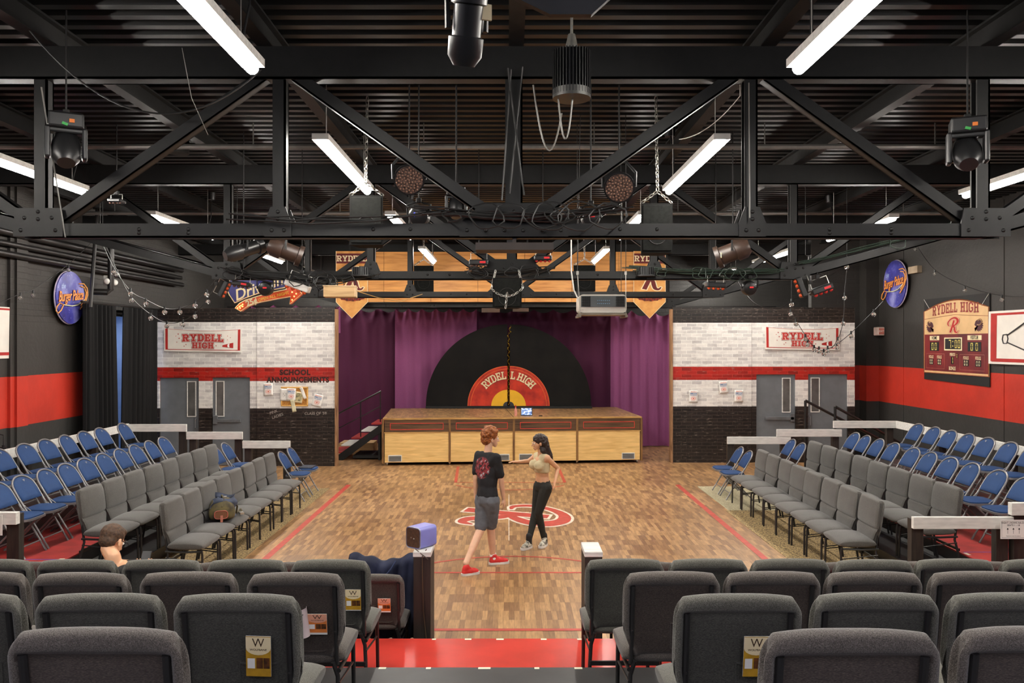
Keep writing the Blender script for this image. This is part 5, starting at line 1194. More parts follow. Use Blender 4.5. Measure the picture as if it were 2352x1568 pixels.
m = MB(); pts = [(0.006, .006), (.994, .006)]+[(.994, .86)]+[(1-i/16, .855+.13*math.sin(PI*i/16)) for i in range(1, 16)]+[(.006, .86)]; m.tube([g(a, b, .003) for a, b in pts], .012, 4, closed=True); m.tube([g(.006, .75, .003), g(.5, .79, .003), g(.994, .75, .003)], .006, 4); m.obj('border', plain('scoreboard_brown', (150, 84, 52), .5), sb)
m = MB(); w0 = .0
x = .15
for ch, wd in zip('RYDELL HIGH', (.075, .07, .075, .065, .06, .06, .04, .08, .04, .075, .08)):
    if ch != ' ':
        xx = x; rise = .035*math.sin(PI*(x-.1)/.8); put_slab(m, ch, lambda a, b, q, xx=xx, wd=wd, ch=ch, rise=rise: g(xx+a/SLAB[ch][0]*wd*.88, .785+rise+b*.13, .004+q))
    x += wd
m.obj('lettering', plain('scoreboard_red', (150, 48, 44), .5), sb)
m = MB(); script_R(m, lambda a, b, q: g(.40+a*.26, .545+b*.215, .004+q), .035); m.obj('emblem_outline', REDI, sb); m = MB(); script_R(m, lambda a, b, q: g(.40+a*.26, .545+b*.215, .006+q), .02); m.obj('emblem_halo', CREAM, sb); m = MB(); script_R(m, lambda a, b, q: g(.40+a*.26, .545+b*.215, .008+q)); m.obj('emblem', REDI, sb)
for cx, s in ((.11, 1), (.86, -1)):   # horned heads
    m = MB()
    out = []
    for i in range(22):
        a = PI*.62+PI*1.25*i/21; r = (.066 if i % 2 else .05); out.append((cx-s*0.0+s*math.cos(a)*r*1.0, .64+math.sin(a)*r*1.3))
    out += [(cx+s*.05, .56), (cx+s*.055, .60), (cx+s*.035, .62), (cx+s*.06, .645), (cx+s*.045, .69), (cx+s*.02, .71)]
    m.add([g(cx, .64, .004)]+[g(a, b, .004) for a, b in out], [(0, 1+i, 1+(i+1) % len(out)) for i in range(len(out))]); m.obj('animal_head', plain('dark_maroon_ink', (76, 26, 40), .5), sb)
    m = MB(); pts = [(cx-s*.01+s*math.cos(a)*(.012+.006*a), .69+math.sin(a)*(.014+.0075*a)) for a in [i*.45 for i in range(13)]]; m.tube([g(a, b, .007) for a, b in pts], .011, 5); m.obj('horn', plain('horn_tan', (190, 150, 110), .5), sb)
m = MB(); d = MB(); lt = MB(); wt = MB()
def panel(mb, a, b, c, e, q): mb.add([g(a, b, q), g(c, b, q), g(c, e, q), g(a, e, q)], [(0, 1, 2, 3)])
panel(m, .105, .455, .265, .515, .004); panel(m, .70, .455, .90, .515, .004); panel(m, .345, .318, .62, .49, .004)
m.obj('cream_plate', CREAM, sb)
for q in ((.11, .31, .26, .43), (.36, .335, .605, .475), (.705, .31, .895, .43), (.10, .12, .165, .20), (.235, .12, .30, .20), (.64, .12, .72, .20), (.815, .12, .895, .20), (.455, .14, .495, .235), (.54, .22, .555, .28)): panel(d, q[0], q[1], q[2], q[3], .006)
d.obj('digit_window', MATTE, sb)
SEG = {'0': 'abcdef', '1': 'bc', '7': 'abcf'}
def digit(mb, ch, cx, cy, w_, h, th):
    sg = {'a': (-w_/2, h/2-th, w_/2, h/2), 'd': (-w_/2, -h/2, w_/2, -h/2+th), 'f': (-w_/2, .004, -w_/2+th*.6, h/2), 'b': (w_/2-th*.6, .004, w_/2, h/2), 'e': (-w_/2, -h/2, -w_/2+th*.6, -.004), 'c': (w_/2-th*.6, -h/2, w_/2, -.004)}
    for k in SEG[ch].replace('f', 'f' if ch == '0' else ''):
        a = sg[k]; panel(mb, cx+a[0], cy+a[1], cx+a[2], cy+a[3], .008)
for cx in (.155, .21, .765, .835): digit(lt, '0', cx, .37, .033, .10, .012)
for ch, cx in (('7', .44), ('0', .53), ('0', .578)): digit(lt, ch, cx, .405, .033, .11, .012)
panel(lt, .478, .37, .49, .385, .008); panel(lt, .478, .43, .49, .445, .008)
digit(lt, '1', .475, .19, .02, .075, .01); digit(lt, '1', .545, .25, .01, .05, .008)
lt.obj('yellow_digits', plain('digit_yellow', (244, 224, 120), .4), sb)
for cx in (.118, .147, .253, .282, .662, .695, .838, .87): digit(wt, '0', cx, .16, .018, .06, .007)
for txt, cx, cy, s in (('FOULS', .132, .225, .085), ('FOULS', .268, .225, .085), ('FOULS', .68, .225, .085), ('FOULS', .855, .225, .085), ('PERIOD', .48, .265, .08), ('BONUS', .475, .08, .10)):
    put_text(wt, text2d(txt, s, .02, 0, .72), lambda u, v, q, cx=cx, cy=cy: g(cx+u/SW, cy+v/SH, .008))
wt.obj('cream_lettering', CREAM, sb)
m = MB()
for txt, cx in (('HOME', .185), ('VISITOR', .80)): put_text(m, text2d(txt, .1, .015, 0, .72), lambda u, v, q, cx=cx: g(cx+u/SW, .485+v/SH, .008))
m.obj('dark_lettering', INK, sb)
m = MB()
for a, b, c, e in ((.05, .07, .35, .27), (.59, .07, .94, .27)):
    m.tube([g(a, b, .005), g(c, b, .005), g(c, e, .005), g(a, e, .005)], .003, 4, closed=True)
m.obj('thin_frames', plain('scoreboard_line', (196, 130, 110), .5), sb)
m = MB(); m.tube([g(0.0, 1.03, .0), g(.1, .9, .01)], .004, 4); m.tube([g(1.0, 1.03, .0), g(.9, .88, .01)], .004, 4); m.obj('tie_cord', WHT, sb)
# wall banners left and right
f, loc = ws('left', 11.0, 2.92); t = thing('wall_banner', 'white banner with red border and big dark letters on the left wall', 'banner', loc)
def wb(u, v, q=0): return f(u, v, .04+.02*math.sin(u*3+v)+q)
m = MB(); m.grid(20, 6, lambda a, b: wb(-2.4+4.75*a, -.42+.82*b)); m.obj('cloth', MATS['banner_white_cloth'], t, smooth='all')
m = MB(); m.grid(2, 6, lambda a, b: wb(2.1+.17*a, -.36+.74*b, .004)); m.grid(20, 2, lambda a, b: wb(-2.3+4.57*a, -.37+.05*b, .004)); m.grid(20, 2, lambda a, b: wb(-2.3+4.57*a, .35+.03*b, .004)); m.obj('red_border', REDI, t)
for mt, gr, q in ((GREYI, .05, .006), (WHT, .025, .009), (plain('banner_deep_ink', (120, 30, 34), .6), -.02, .012)):
    m = MB(); slab_line(m, 'RYDELL', .42, .05, lambda u, v, tt: wb(u-.15, v+.08, q+tt), gr); m.obj('lettering', mt, t)
f, loc = ws('right', 13.2, 2.84); t = thing('wall_banner', 'white banner with red border and a drawn megaphone on the right wall', 'banner', loc)
def wc(u, v, q=0): return f(u, v, .05+.02*math.sin(u*3+v)+q)
m = MB(); m.grid(16, 6, lambda a, b: wc(-1.5+3.6*a, -.47+.95*b)); m.obj('cloth', MATS['banner_white_cloth'], t, smooth='all')
m = MB(); m.grid(2, 6, lambda a, b: wc(-1.43+.17*a, -.42+.86*b, .004)); m.grid(20, 2, lambda a, b: wc(-1.4+3.4*a, -.43+.06*b, .004)); m.grid(20, 2, lambda a, b: wc(-1.4+3.4*a, .40+.04*b, .004)); m.obj('red_border', REDI, t)
m = MB(); m.tube([wc(a, b, .008) for a, b in ((-.98, .04), (-.2, .38), (.2, .42), (.25, 0), (.2, -.38), (-.2, -.30), (-.98, -.08))], .012, 5); m.tube([wc(a, b, .008) for a, b in ((-.98, .06), (-1.08, .05), (-1.1, -.03), (-1.07, -.1), (-.98, -.1), (-.95, -.02))], .01, 5, closed=True); m.tube([wc(-.2+.2*math.cos(a)*(1+.12*math.sin(5*a)), .02+.24*math.sin(a), .008) for a in [2*PI*i/30 for i in range(30)]], .009, 5, closed=True)
m.obj('line_drawing', plain('charcoal_ink', (58, 54, 56), .6), t)
t = thing('exit_light', 'small pale red exit box on the right wall corner', 'sign', (XR-.09, 19.0, 3.02)); MB().box((0, 0, 0), (.16, .25, .2), None, .02).obj('housing', plain('pale_box', (224, 196, 184), .5), t); MB().box((0, -.128, 0), (.12, .004, .14)).obj('red_face', plain('exit_red', (214, 120, 104), .5), t)
m = MB(); put_text(m, text2d('EXIT', .06, .01), lambda u, v, q: V((u, -.132, v))); m.obj('lettering', WHT, t)
t = thing('emergency_light', 'small white twin-head emergency light on the left wall pipes', 'light', (XL+.3, 15.6, 3.95)); MB().box((0, 0, 0), (.1, .22, .2), None, .02).obj('housing', WHITEP, t)
for s in (-1, 1): m = MB().sph((.05, s*.15, -.02), .06, 12, 8); m.obj('lamp_head', WHT, t, smooth=True)
m = MB().b2((XR-.1, 17.2, 4.25), (XR, 17.6, 4.4)); tag(m.obj('wall_box', plain('beige_box', (170, 150, 126), .6)), 'small beige box high on the right wall', 'box')
# ------------------------------------------------------------------ stage lighting and sound on the trusses
LENSB = plain('brown_lens_array', (120, 98, 88), .3, var=.35, scale=60, c2=(40, 28, 24)); GLS = plain('dark_lens', (90, 66, 58), .12, var=.2)
def RX(a): return Matrix.Rotation(a, 3, 'X')
def RZ(a): return Matrix.Rotation(a, 3, 'Z')
def clamp(t, z0, z1, x=0, y=0):
    m = MB(); m.cyl((x, y, z0), (x, y, z1), .012, None, 8); m.box((x, y, z1), (.06, .05, .06), None, .008); m.obj('clamp', MATTE, t, smooth=True)
def clampto(t, z0, x=0):
    y = t.location.y; z = t.location.z
    on = any(abs(y-D_) < .32 for D_ in TD) and z+z0 < ZB-.03 and abs(t.location.x) < 3.8
    if abs(t.location.x) >= 3.8 and any(abs(y-D_) < .32 for D_ in TD): z1 = ZB+.27*(abs(t.location.x)-3.83)-.06
    else: z1 = ZB-.05 if on else ZC
    m = MB(); m.cyl((x, 0, z0), (x, 0, max(z1-z, z0+.03)), .007, None, 6); m.box((x, 0, z0+.02), (.05, .05, .05), None, .008); m.obj('clamp', MATTE, t, smooth=True)
def highbay(px, py, D, r, h, lb):
    p = at(px, py, D); t = thing('high_bay_lamp', lb, 'lamp', p, 0, 'finned cylindrical lamps')
    m = MB()
    for i in range(36):
        a = 2*PI*i/36; m.box((math.cos(a)*r*.95, math.sin(a)*r*.95, 0), (r*.2, .006, h), RZ(a))
    m.cyl((0, 0, -h/2), (0, 0, h/2), r*.86, None, 24); m.obj('finned_body', BPLAS, t, smooth=True)
    m = MB(); m.lathe([(r*.8, -h/2-.02), (r*1.04, -h/2-.02), (r*1.04, -h/2+.04), (r*.9, -h/2+.045)], n=28); m.obj('rim', plain('dark_rim', (92, 92, 90), .3, .6), t, smooth=True)
    m = MB(); m.cyl((0, 0, -h/2-.012), (0, 0, -h/2-.004), r*.8, None, 28); m.obj('lens', plain('peach_lens', (216, 176, 152), .5, var=.03), t)
    m = MB(); m.cyl((0, 0, h/2), (0, 0, h/2+.12), r*.4, r*.2, 14); m.tube([(0, 0, h/2+.1), (0, 0, ZC-p.z)], .01, 6); m.obj('hanger', CHROME, t, smooth=True)
    return t
def par(px, py, D, r, lb, yaw=0, tilt=.5, col=None):
    """round fixture facing the audience floor; its face towards -Y and down"""
    p = at(px, py, D); t = thing('par_light', lb, 'stage light', p, yaw, 'round LED stage lights')
    R = RX(tilt); f = lambda q: R @ V(q)
    m = MB(); L = r*1.6
    m.lathe([(0, L), (r*.45, L), (r*.6, L*.85), (r*.98, L*.35), (r, 0), (r*1.08, -.005), (r*1.08, -.03), (r*.96, -.03)], n=26, R=R @ Matrix.Rotation(-PI/2, 3, 'X')); m.obj('can_body', BPLAS, t, smooth=True)
    m = MB(); m.cyl(f((0, -.03, 0)), f((0, -.036, 0)), r*.95, None, 26)
    lo = m.obj('lens', LENSB, t); m = MB()
    for i in range(60):
        a = i*2.39996; q = r*.9*math.sqrt(i/60); m.sph(f((q*math.cos(a), -.036, q*math.sin(a))), r*.065, 6, 4)
    m.obj('led_lenses', plain('led_lens_tan', (170, 136, 116), .15), lo, smooth=True)
    m = MB(); m.tube([f((-r*1.12, .1*r, 0)), (-r*1.15, 0, r*1.0), (-r*.5, 0, r*1.75), (r*.5, 0, r*1.75), (r*1.15, 0, r*1.0), f((r*1.12, .1*r, 0))], .014, 6); m.obj('yoke', STEEL, t, smooth=True)
    clampto(t, r*1.7)
    return t
def moving_head(px, py, D, s, lb, yaw=0, tilt=.9, tape=True):
    p = at(px, py, D); t = thing('moving_head_light', lb, 'stage light', p, yaw, 'moving head stage lights')
    m = MB(); m.box((0, 0, .42*s), (.62*s, .5*s, .3*s), None, .04*s); m.obj('base', BPLAS, t)
    m = MB(); m.box((-.32*s, 0, .0), (.1*s, .3*s, .62*s), None, .04*s); m.box((.32*s, 0, .0), (.1*s, .3*s, .62*s), None, .04*s); m.box((0, 0, .24*s), (.6*s, .26*s, .1*s), None, .03*s); m.obj('yoke', BPLAS, t)
    R = RX(tilt) 
    m = MB(); m.lathe([(0, -.34*s), (.16*s, -.34*s), (.25*s, -.2*s), (.26*s, .1*s), (.21*s, .36*s), (.19*s, .38*s), (.17*s, .36*s)], (0, 0, -.12*s), 22, R @ RX(PI)); h = m.obj('head', BPLAS, t, smooth=True)
    d = (R @ RX(PI)) @ V((0, 0, 1)); c = V((0, 0, -.12*s))
    m = MB(); m.cyl(c+d*.33*s, c+d*.355*s, .175*s, None, 20); m.obj('front_lens', GLS, h, smooth=True)
    if tape: m = MB(); m.box((.1*s, -.26*s, .4*s), (.09*s, .01, .07*s)); m.obj('tape_mark', plain('orange_tape', (222, 120, 40), .6), t); m = MB(); m.box((-.02*s, -.26*s, .33*s), (.1*s, .01, .05*s), Matrix.Rotation(.3, 3, 'Y')); m.obj('green_tape', plain('green_tape', (60, 170, 80), .6), t)
    clampto(t, .55*s)
    return t
def spot(px, py, D, r, L, lb, yaw=0, tilt=.5, brown=False):
    p = at(px, py, D); t = thing('spotlight', lb, 'stage light', p, yaw, 'barrel spotlights'); R = RX(tilt) @ RX(-PI/2)
    mt = plain('brown_black_enamel', (62, 46, 38), .4, var=.15) if brown else BPLAS
    m = MB(); m.lathe([(0, L*.5), (r*.6, L*.5), (r*.95, L*.36), (r*.98, L*.1), (r*.8, L*.08), (r*.8, -L*.35), (r*1.0, -L*.37), (r*1.0, -L*.5), (r*.85, -L*.5), (r*.8, -L*.44), (0, -L*.42)], n=24, R=R); b = m.obj('barrel', mt, t, smooth=True)
    m = MB(); q = R @ V((0, 0, -L*.43)); q2 = R @ V((0, 0, -L*.425)); m.cyl(q, q2, r*.75, None, 18); m.obj('lens', GLS, b)
    m = MB(); m.tube([(-r*1.05, 0, 0), (-r*1.1, 0, r*1.5), (0, 0, r*1.75), (r*1.1, 0, r*1.5), (r*1.05, 0, 0)], .012, 6); m.obj('yoke', STEEL, t, smooth=True)
    clampto(t, r*1.7); m = MB(); k = R @ V((r*.9, 0, -L*.3)); m.box(k+V((0, -.01, -.01)), (.05, .01, .06)); m.obj('label_tag', CREAM, t)
    return t
def batten(px, py, D, w_, lb, yaw=0, tilt=0, red=True, white=False, col=None):
    p = at(px, py, D); t = thing('colour_wash_light', lb, 'stage light', p, yaw, 'small LED wash lights'); R = Matrix.Rotation(tilt, 3, 'Y')
    f = lambda q: R @ V(q)
    m = MB(); m.box((0, 0, 0), (w_, .16, w_*.28), R, .015); m.obj('housing', WHITEP if white else BPLAS, t)
    m = MB()
    for i in range(4): m.sph(f((-w_*.36+i*w_*.24, -.04, -w_*.16)), w_*.09, 10, 6)
    m.obj('lens_row', col or GLS, t, smooth=True)
    if red: m = MB(); m.box(f((w_*.2, -.082, .0)), (w_*.3, .006, w_*.1), R); m.obj('display', REDLED, t)
    m = MB(); m.tube([f((-w_*.42, 0, 0)), f((-w_*.42, 0, w_*.5)), f((w_*.42, 0, w_*.5)), f((w_*.42, 0, 0))], .007, 5); m.obj('bracket', CHROME, t, smooth=True)
    q = f((0, 0, w_*.5)); clampto(t, q.z, q.x)
    return t
def back_par(px, py, D, r, lb, blue=False):
    """round fixture seen from behind with its lit display"""
    p = at(px, py, D); t = thing('par_light', lb, 'stage light', p, 0, 'round LED stage lights'); R = RX(PI/2+.15)
    m = MB(); m.lathe([(0, r*.5), (r*.5, r*.5), (r*.85, r*.35), (r, 0), (r, -r*.8), (r*.9, -r*.82), (0, -r*.8)], n=24, R=R); m.obj('can_body', BPLAS, t, smooth=True)
    m = MB(); m.box((.1*r, -r*.55, .1*r), (r*.5, .01, r*.2)); m.obj('display', REDLED, t)
    if blue: m = MB(); m.box((-.35*r, -r*.55, .1*r), (r*.12, .01, r*.4)); m.obj('status_lights', BLUELED, t)
    m = MB(); m.tube([(-r*1.08, 0, 0), (-r*1.1, 0, r*1.1), (0, 0, r*1.4), (r*1.1, 0, r*1.1), (r*1.08, 0, 0)], .01, 6); m.obj('yoke', STEEL, t, smooth=True)
    clampto(t, r*1.3); return t
def cabinet(px, py, D, w_, h, d, lb, top=None, yaw=0, chainw=True):
    p = at(px, py, D); t = thing('hanging_loudspeaker', lb, 'speaker', p, yaw, 'loudspeakers hung on chains')
    m = MB(); m.prism([(-w_/2, -d*.5), (w_/2, -d*.5), (w_*.36, d*.5), (-w_*.36, d*.5)], lambda u, v, q: V((u, v, q)), -h/2, h/2); m.obj('cabinet', plain('speaker_cabinet', (20, 20, 19), .8, var=.2, scale=9, spec=.15), t)
    m = MB(); m.box((0, -d*.5-.006, 0), (w_*.9, .012, h*.92), None, .005); g_ = m.obj('grille', plain('speaker_grille', (24, 25, 23), .8, var=.25, scale=40, spec=.15), t)
    m = MB(); m.tube([(w_*.3*math.cos(a), -d*.5-.014, -h*.14+w_*.3*math.sin(a)) for a in [2*PI*i/24 for i in range(24)]], .005, 5, closed=True); m.obj('cone_ring', MATTE, g_, smooth=True)
    if chainw:
        m = MB(); zt = ZC-p.z; 
        chain(m, [(0, -d*.6, h*.5+.12), (0, -d*.3, zt)], .06, .006); chain(m, [(-w_*.5, -d*.45, h*.5), (0, -d*.6, h*.5+.12), (w_*.5, -d*.45, h*.5)], .06, .006)
        m.obj('chain', CHROME, t, smooth=True)
    return t
highbay(1313, 170, 5.5, .125, .3, 'large finned black cylinder lamp hanging at the top centre'); highbay(410, 334, 10.4, .125, .17, 'small black cylinder lamp hanging in the upper left')
par(940, 412, 7.3, .13, 'round LED stage light with a brown lens, left of the centre post', .1, .35); par(1422, 430, 7.3, .13, 'round LED stage light with a brown lens, right of the centre post', -.1, .35)
moving_head(152, 330, 6.3, .40, 'moving head stage light with orange and green tape, far upper left', .5, 2.6); moving_head(2222, 340, 6.3, .40, 'moving head stage light with orange and green tape, far upper right', -.4, 2.4)
moving_head(1048, 470, 7.0, .26, 'small moving head stage light just left of the centre post', 0, 2.9, False)
spot(1072, 70, 3.1, .07, .26, 'dark spotlight hanging steeply at the very top, left of the centre', .3, -1.2); spot(655, 575, 9.9, .13, .42, 'fat brown barrel spotlight under the big truss at the left', 1.9, .35, True)
spot(560, 575, 9.9, .10, .5, 'long black barrel spotlight under the big truss at the left', 2.3, -.35); spot(1683, 578, 9.9, .14, .42, 'fat brown barrel spotlight under the big truss at the right', -1.9, .35, True)
back_par(962, 497, 7.6, .10, 'round black stage light with a red and blue display, behind the left strip light', True); back_par(1357, 500, 7.6, .09, 'round black stage light with a red display, right of the centre post')
back_par(609, 663, 10.86, .10, 'round black stage light with a red display in front of the arrow sign'); back_par(1722, 662, 10.86, .10, 'round black stage light with a red display, right of the projector')
batten(1100, 603, 10.84, .26, 'black and white wash light with a red strip, left of the centre gusset'); batten(1247, 593, 10.84, .24, 'small wash light with red ends, right of the centre gusset', 0, 0, True, False, REDI)
batten(516, 664, 10.86, .24, 'tilted wash light with an orange edge, left of the arrow sign', 0, -1.1, False, False, plain('amber_lens', (214, 84, 40), .3)); batten(556, 652, 10.86, .24, 'black wash light with red ends in front of the arrow sign', 0, .15, True, False)
batten(684, 656, 10.86, .34, 'long silver and white wash light above the arrow tip', 0, .35, False, True, plain('amber_lens', (214, 84, 40), .3))
batten(1643, 655, 10.86, .26, 'wash light with an orange and red lens row, right of the projector', 0, .05, False, False, MATS['amber_lens']); batten(1838, 660, 10.86, .28, 'steeply tilted orange wash light at the right end of the second truss', 0, 1.2, False, False, MATS['amber_lens'])
batten(1886, 664, 10.86, .30, 'black wash light with two red corners at the right end of the second truss', 0, -.35, True, False, REDI); batten(268, 462, 9.6, .16, 'small black light with a green display behind the left diagonal', 0, 0, False)
cabinet(847, 510, 8.6, .35, .52, .3, 'large black loudspeaker on chains at the left'); cabinet(1503, 528, 8.6, .33, .52, .3, 'large black loudspeaker on chains at the right')
cabinet(975, 642, 15.62, .38, .52, .26, 'smaller black loudspeaker before the plywood header, left'); cabinet(1341, 640, 15.62, .42, .5, .26, 'smaller black loudspeaker before the plywood header, right')
cabinet(1165, 674, 10.4, .37, .38, .3, 'black loudspeaker wrapped in chain under the centre of the second truss', chainw=False)
p = at(1165, 674, 10.4); m = MB(); chain(m, sag(p+V((-.2, -.17, .05)), p+V((.2, -.17, .06)), .1, 8), .05, .006); chain(m, [p+V((0, -.19, -.0)), p+V((-.02, -.19, -.2))], .05, .006); chain(m, [p+V((-.2, -.17, .05)), p+V((-.15, 0, .3))], .05, .006); chain(m, [p+V((.2, -.17, .06)), p+V((.15, 0, .3))], .05, .006)
tag(m.obj('safety_chain', CHROME, smooth=True), 'chain looped around the loudspeaker under the centre of the second truss', 'chain')
for px, lb in ((822, 'left'), (1490, 'right')):
    p = at(px, 628, 10.6); p.y = 10.84; m = MB(); m.b2(p+V((-.03, 0, .08)), p+V((.03, .06, .12))); m.cyl(p, p+V((0, 0, .10)), .11, .11, 20)
    for i in range(20): a = 2*PI*i/20; m.box(p+V((math.cos(a)*.11, math.sin(a)*.11, .05)), (.03, .012, .1), RZ(a))
    m.cyl(p+V((0, 0, -.02)), p, .13, None, 20); tag(m.obj('junction_ring', BPLAS, smooth=True), 'ribbed round black fitting on the second truss, %s of centre' % lb, 'fitting')
# projector
t = thing('projector', 'white ceiling projector with its ports facing the seats, hung right of centre', 'projector', at(1385, 697, 9.2))
m = MB(); m.prism(rr(.54, .21, .045), lambda u, v, q: V((u, q, v-.105)), 0, .42); m.obj('shell', plain('projector_shell', (214, 208, 196), .4, var=.04), t, smooth=True)
m = MB(); m.box((0, -.004, .025), (.50, .012, .125)); fp = m.obj('rear_panel', plain('port_panel', (92, 98, 100), .5), t)
m = MB()
for s in (-1, 1):
    for i in range(9): m.box((s*.195-.04+i*.011*1.0, -.014, .025), (.005, .01, .115))
    for j in range(4): m.box((s*.195, -.014, -.02+j*.03), (.10, .008, .005))
m.obj('vent_grille', MATTE, t)
m = MB()
for i in range(14): m.cyl((-.06+(i % 7)*.022, -.008, .0+(i//7)*.035), (-.06+(i % 7)*.022, -.018, .0+(i//7)*.035), .006, None, 8)
m.obj('port_sockets', plain('port_blue', (120, 160, 190), .3), fp, smooth=True)
m = MB(); m.b2((-.27, -.02, -.13), (.27, .4, -.11)); m.b2((-.28, -.03, -.155), (-.25, .42, -.13)); m.b2((.25, -.03, -.155), (.28, .42, -.13)); m.obj('cradle', plain('cradle_steel', (140, 128, 112), .4, .4), t)
m = MB(); pz = t.location.z
for x in (-.26, .26): m.tube([(x, -.01, -.13), (x-.03 if x < 0 else x, .0, .33)], .0035, 5); m.cyl((x-.03 if x < 0 else x, 0, .33), (x-.03 if x < 0 else x, 0, .37), .013, None, 8)
m2 = MB()
for x in (-.26, .26): m2.tube([(x, .38, -.13), (x, .4, ZC-pz)], .004, 5); m2.tube([(x-.03 if x < 0 else x, 0, .36), (x, .0, ZC-pz)], .004, 5)
m2.obj('support_wires', MATTE, t)
m.obj('hanging_rods', CHROME, t, smooth=True)
m = MB(); a = at(1312, 622, 9.3); q = at(1340, 712, 9.2); m.tube([a+V((0, 0, .4)), a, a+V((.03, 0, -.22)), a+V((.1, 0, -.37)), q], .008, 6); tag(m.obj('white_cable', WHITEP, smooth=True), 'white cable curving down to the projector', 'cable')
# wooden bat box
p = at(782, 671, 10.85); t = thing('wooden_box', 'pale wooden box hung by cord at the left of the second truss', 'box', p, .12); m = MB(); m.box((0, 0, 0), (.42, .3, .14), None, .004); m.obj('box_body', PINE, t); m = MB(); m.box((0, 0, .075), (.44, .32, .015)); m.box((.205, -.01, 0), (.02, .31, .13)); m.obj('lid', plain('pale_pine', (226, 196, 150), .6), t)
m = MB(); m.tube([(-.15, -.0, .08), (-.16, .05, .2)], .004, 4); m.tube([(.15, 0, .08), (.14, .05, .2)], .004, 4); m.tube([(.21, 0, .02), (.5, 0, -.07), (.8, .0, -.12), (1.1, .3, -.0)], .006, 5); m.obj('cord', plain('tan_cord', (190, 150, 90), .8), t)
# arrow sign
K = 12.6/1850; t = thing('arrow_sign', 'blue and orange retro arrow sign offering all night opening, hung above the left scenery', 'sign', at(520, 718, 12.6))
c0 = (520, 718); s_ = lambda px, py, q=0: V(((px-c0[0])*K, -q, (c0[1]-py)*K))
Q = lambda pts, dx=10.69: [(500+a/dx, 630+b/dx) for a, b in pts]
blue = Q([(235, 340), (290, 250), (340, 60), (1500, 60), (1900, 230), (1640, 330), (1300, 390), (1000, 470), (700, 580), (435, 700), (300, 500)])
oran = Q([(455, 830), (560, 720), (700, 640), (1000, 545), (1400, 440), (1700, 380), (1760, 200), (2090, 480), (1790, 730), (1815, 545), (1400, 620), (1000, 700), (760, 790), (590, 905)])
m = MB(); m.prism(blue, s_, -.05, .03); m.obj('blue_panel', plain('sign_navy', (58, 58, 118), .4, var=.08), t)
m = MB(); m.prism(oran, s_, -.06, .05); m.obj('arrow', plain('sign_orange', (232, 92, 52), .35, var=.06), t)
m = MB(); m.tube([s_(a, b, .033) for a, b in blue], .008, 5, closed=True); m.tube([s_(a, b, .053) for a, b in oran], .008, 5, closed=True); m.obj('neon_outline', plain('sign_outline', (250, 220, 160), .4), t)
def st_text(txt, px, py, size, rot, mat, nm, q, bold=.02, sx=1, shear=0):
    m = MB(); c, sn = math.cos(rot), math.sin(rot); o = s_(px, py, q); put_text(m, text2d(txt, size, bold, shear, sx), lambda u, v, tt: o+V((u*c-v*sn, 0, u*sn+v*c))); m.obj(nm, mat, t)
st_text('Drive In', 500+1010/10.69, 630+340/10.69, .24, .34, CREAM, 'script_lettering', .036, .015, 1, .3)
st_text('25\u00a2', 500+860/10.69, 630+685/10.69, .125, .36, CREAM, 'price_lettering', .058, .04); st_text('OPEN ALL NIGHT', 500+1400/10.69, 630+545/10.69, .066, .25, plain('sign_yellow', (244, 206, 80), .4), 'slogan_lettering', .056, .02, .95)
m = MB()
for a, b in Q([(560, 790), (600, 770), (640, 740), (520, 830), (580, 830), (640, 790), (1850, 440), (1900, 545), (1850, 630), (1950, 480)]): m.sph(s_(a, b, .056), .012, 8, 6)
m.obj('sign_bulbs', emis('sign_bulb', (255, 200, 110), 1.2), t, smooth=True)
m = MB(); 
for a, b in ((545, 640), (660, 650)): q = s_(a, b); m.tube([q, q+V((0, 0, ZC-q.z-t.location.z))], .006, 5)
m.obj('hanging_wire', MATTE, t)
# cable runs on the trusses
CABM = plain('cable_jacket', (30, 30, 30), .45, var=.05); CABG = plain('green_cable_jacket', (36, 52, 42), .5)
def cable(pts, lb, mat=CABM, r=.008): 
    m = MB(); m.tube(pts, r, 6); tag(m.obj('cable', mat, smooth=True), lb, 'cable', 'lighting cables')
rn = random.Random(11)
def bundle(p, q, n, s, y, lb, mat=CABM, loops=0, r=.007):
    m = MB()
    for i in range(n):
        a = V(p)+V((rn.uniform(-.1, .1), rn.uniform(-.04, .0), rn.uniform(-.02, .05))); b = V(q)+V((rn.uniform(-.1, .1), rn.uniform(-.04, .0), rn.uniform(-.02, .05)))
        pts = sag(a, b, s*rn.uniform(.3, 1.2), 10); m.tube([x+V((0, rn.uniform(-.02, .02), rn.uniform(-.012, .012))) for x in pts], r, 5)
    for i in range(loops):
        c = V(p).lerp(V(q), rn.random()); R0 = rn.uniform(.05, .13); ax = rn.uniform(0, 6)
        m.tube([c+V((R0*1.3*math.cos(a)+.02*math.sin(3*a+ax), -.05+.02*math.sin(a), R0*math.sin(a)-.04)) for a in [2*PI*k/14 for k in range(14)]], r, 5, closed=True)
    tag(m.obj('cable_bundle', mat, smooth=True), lb, 'cable', 'lighting cables')
bundle((-.75, 6.46, 3.80), (.9, 6.46, 3.80), 9, .1, 0, 'tangle of black cables over the centre gusset of the big truss', loops=9)
bundle((.03, 6.50, 3.9), (.05, 6.50, 4.95), 3, 0, 0, 'black cables tied along the centre post of the big truss')
bundle((-2.3, 6.48, 3.76), (-.6, 6.46, 3.80), 3, .12, 0, 'loose black cables on the big truss, left of centre')
bundle((-3.8, 10.82, 3.72), (-1.8, 10.82, 3.66), 4, .14, 0, 'black cables strung over the arrow sign', loops=2)
bundle((1.6, 10.82, 3.74), (3.6, 10.82, 3.70), 7, .06, 0, 'dark green coiled cables on the second truss at the right', CABG, 6)
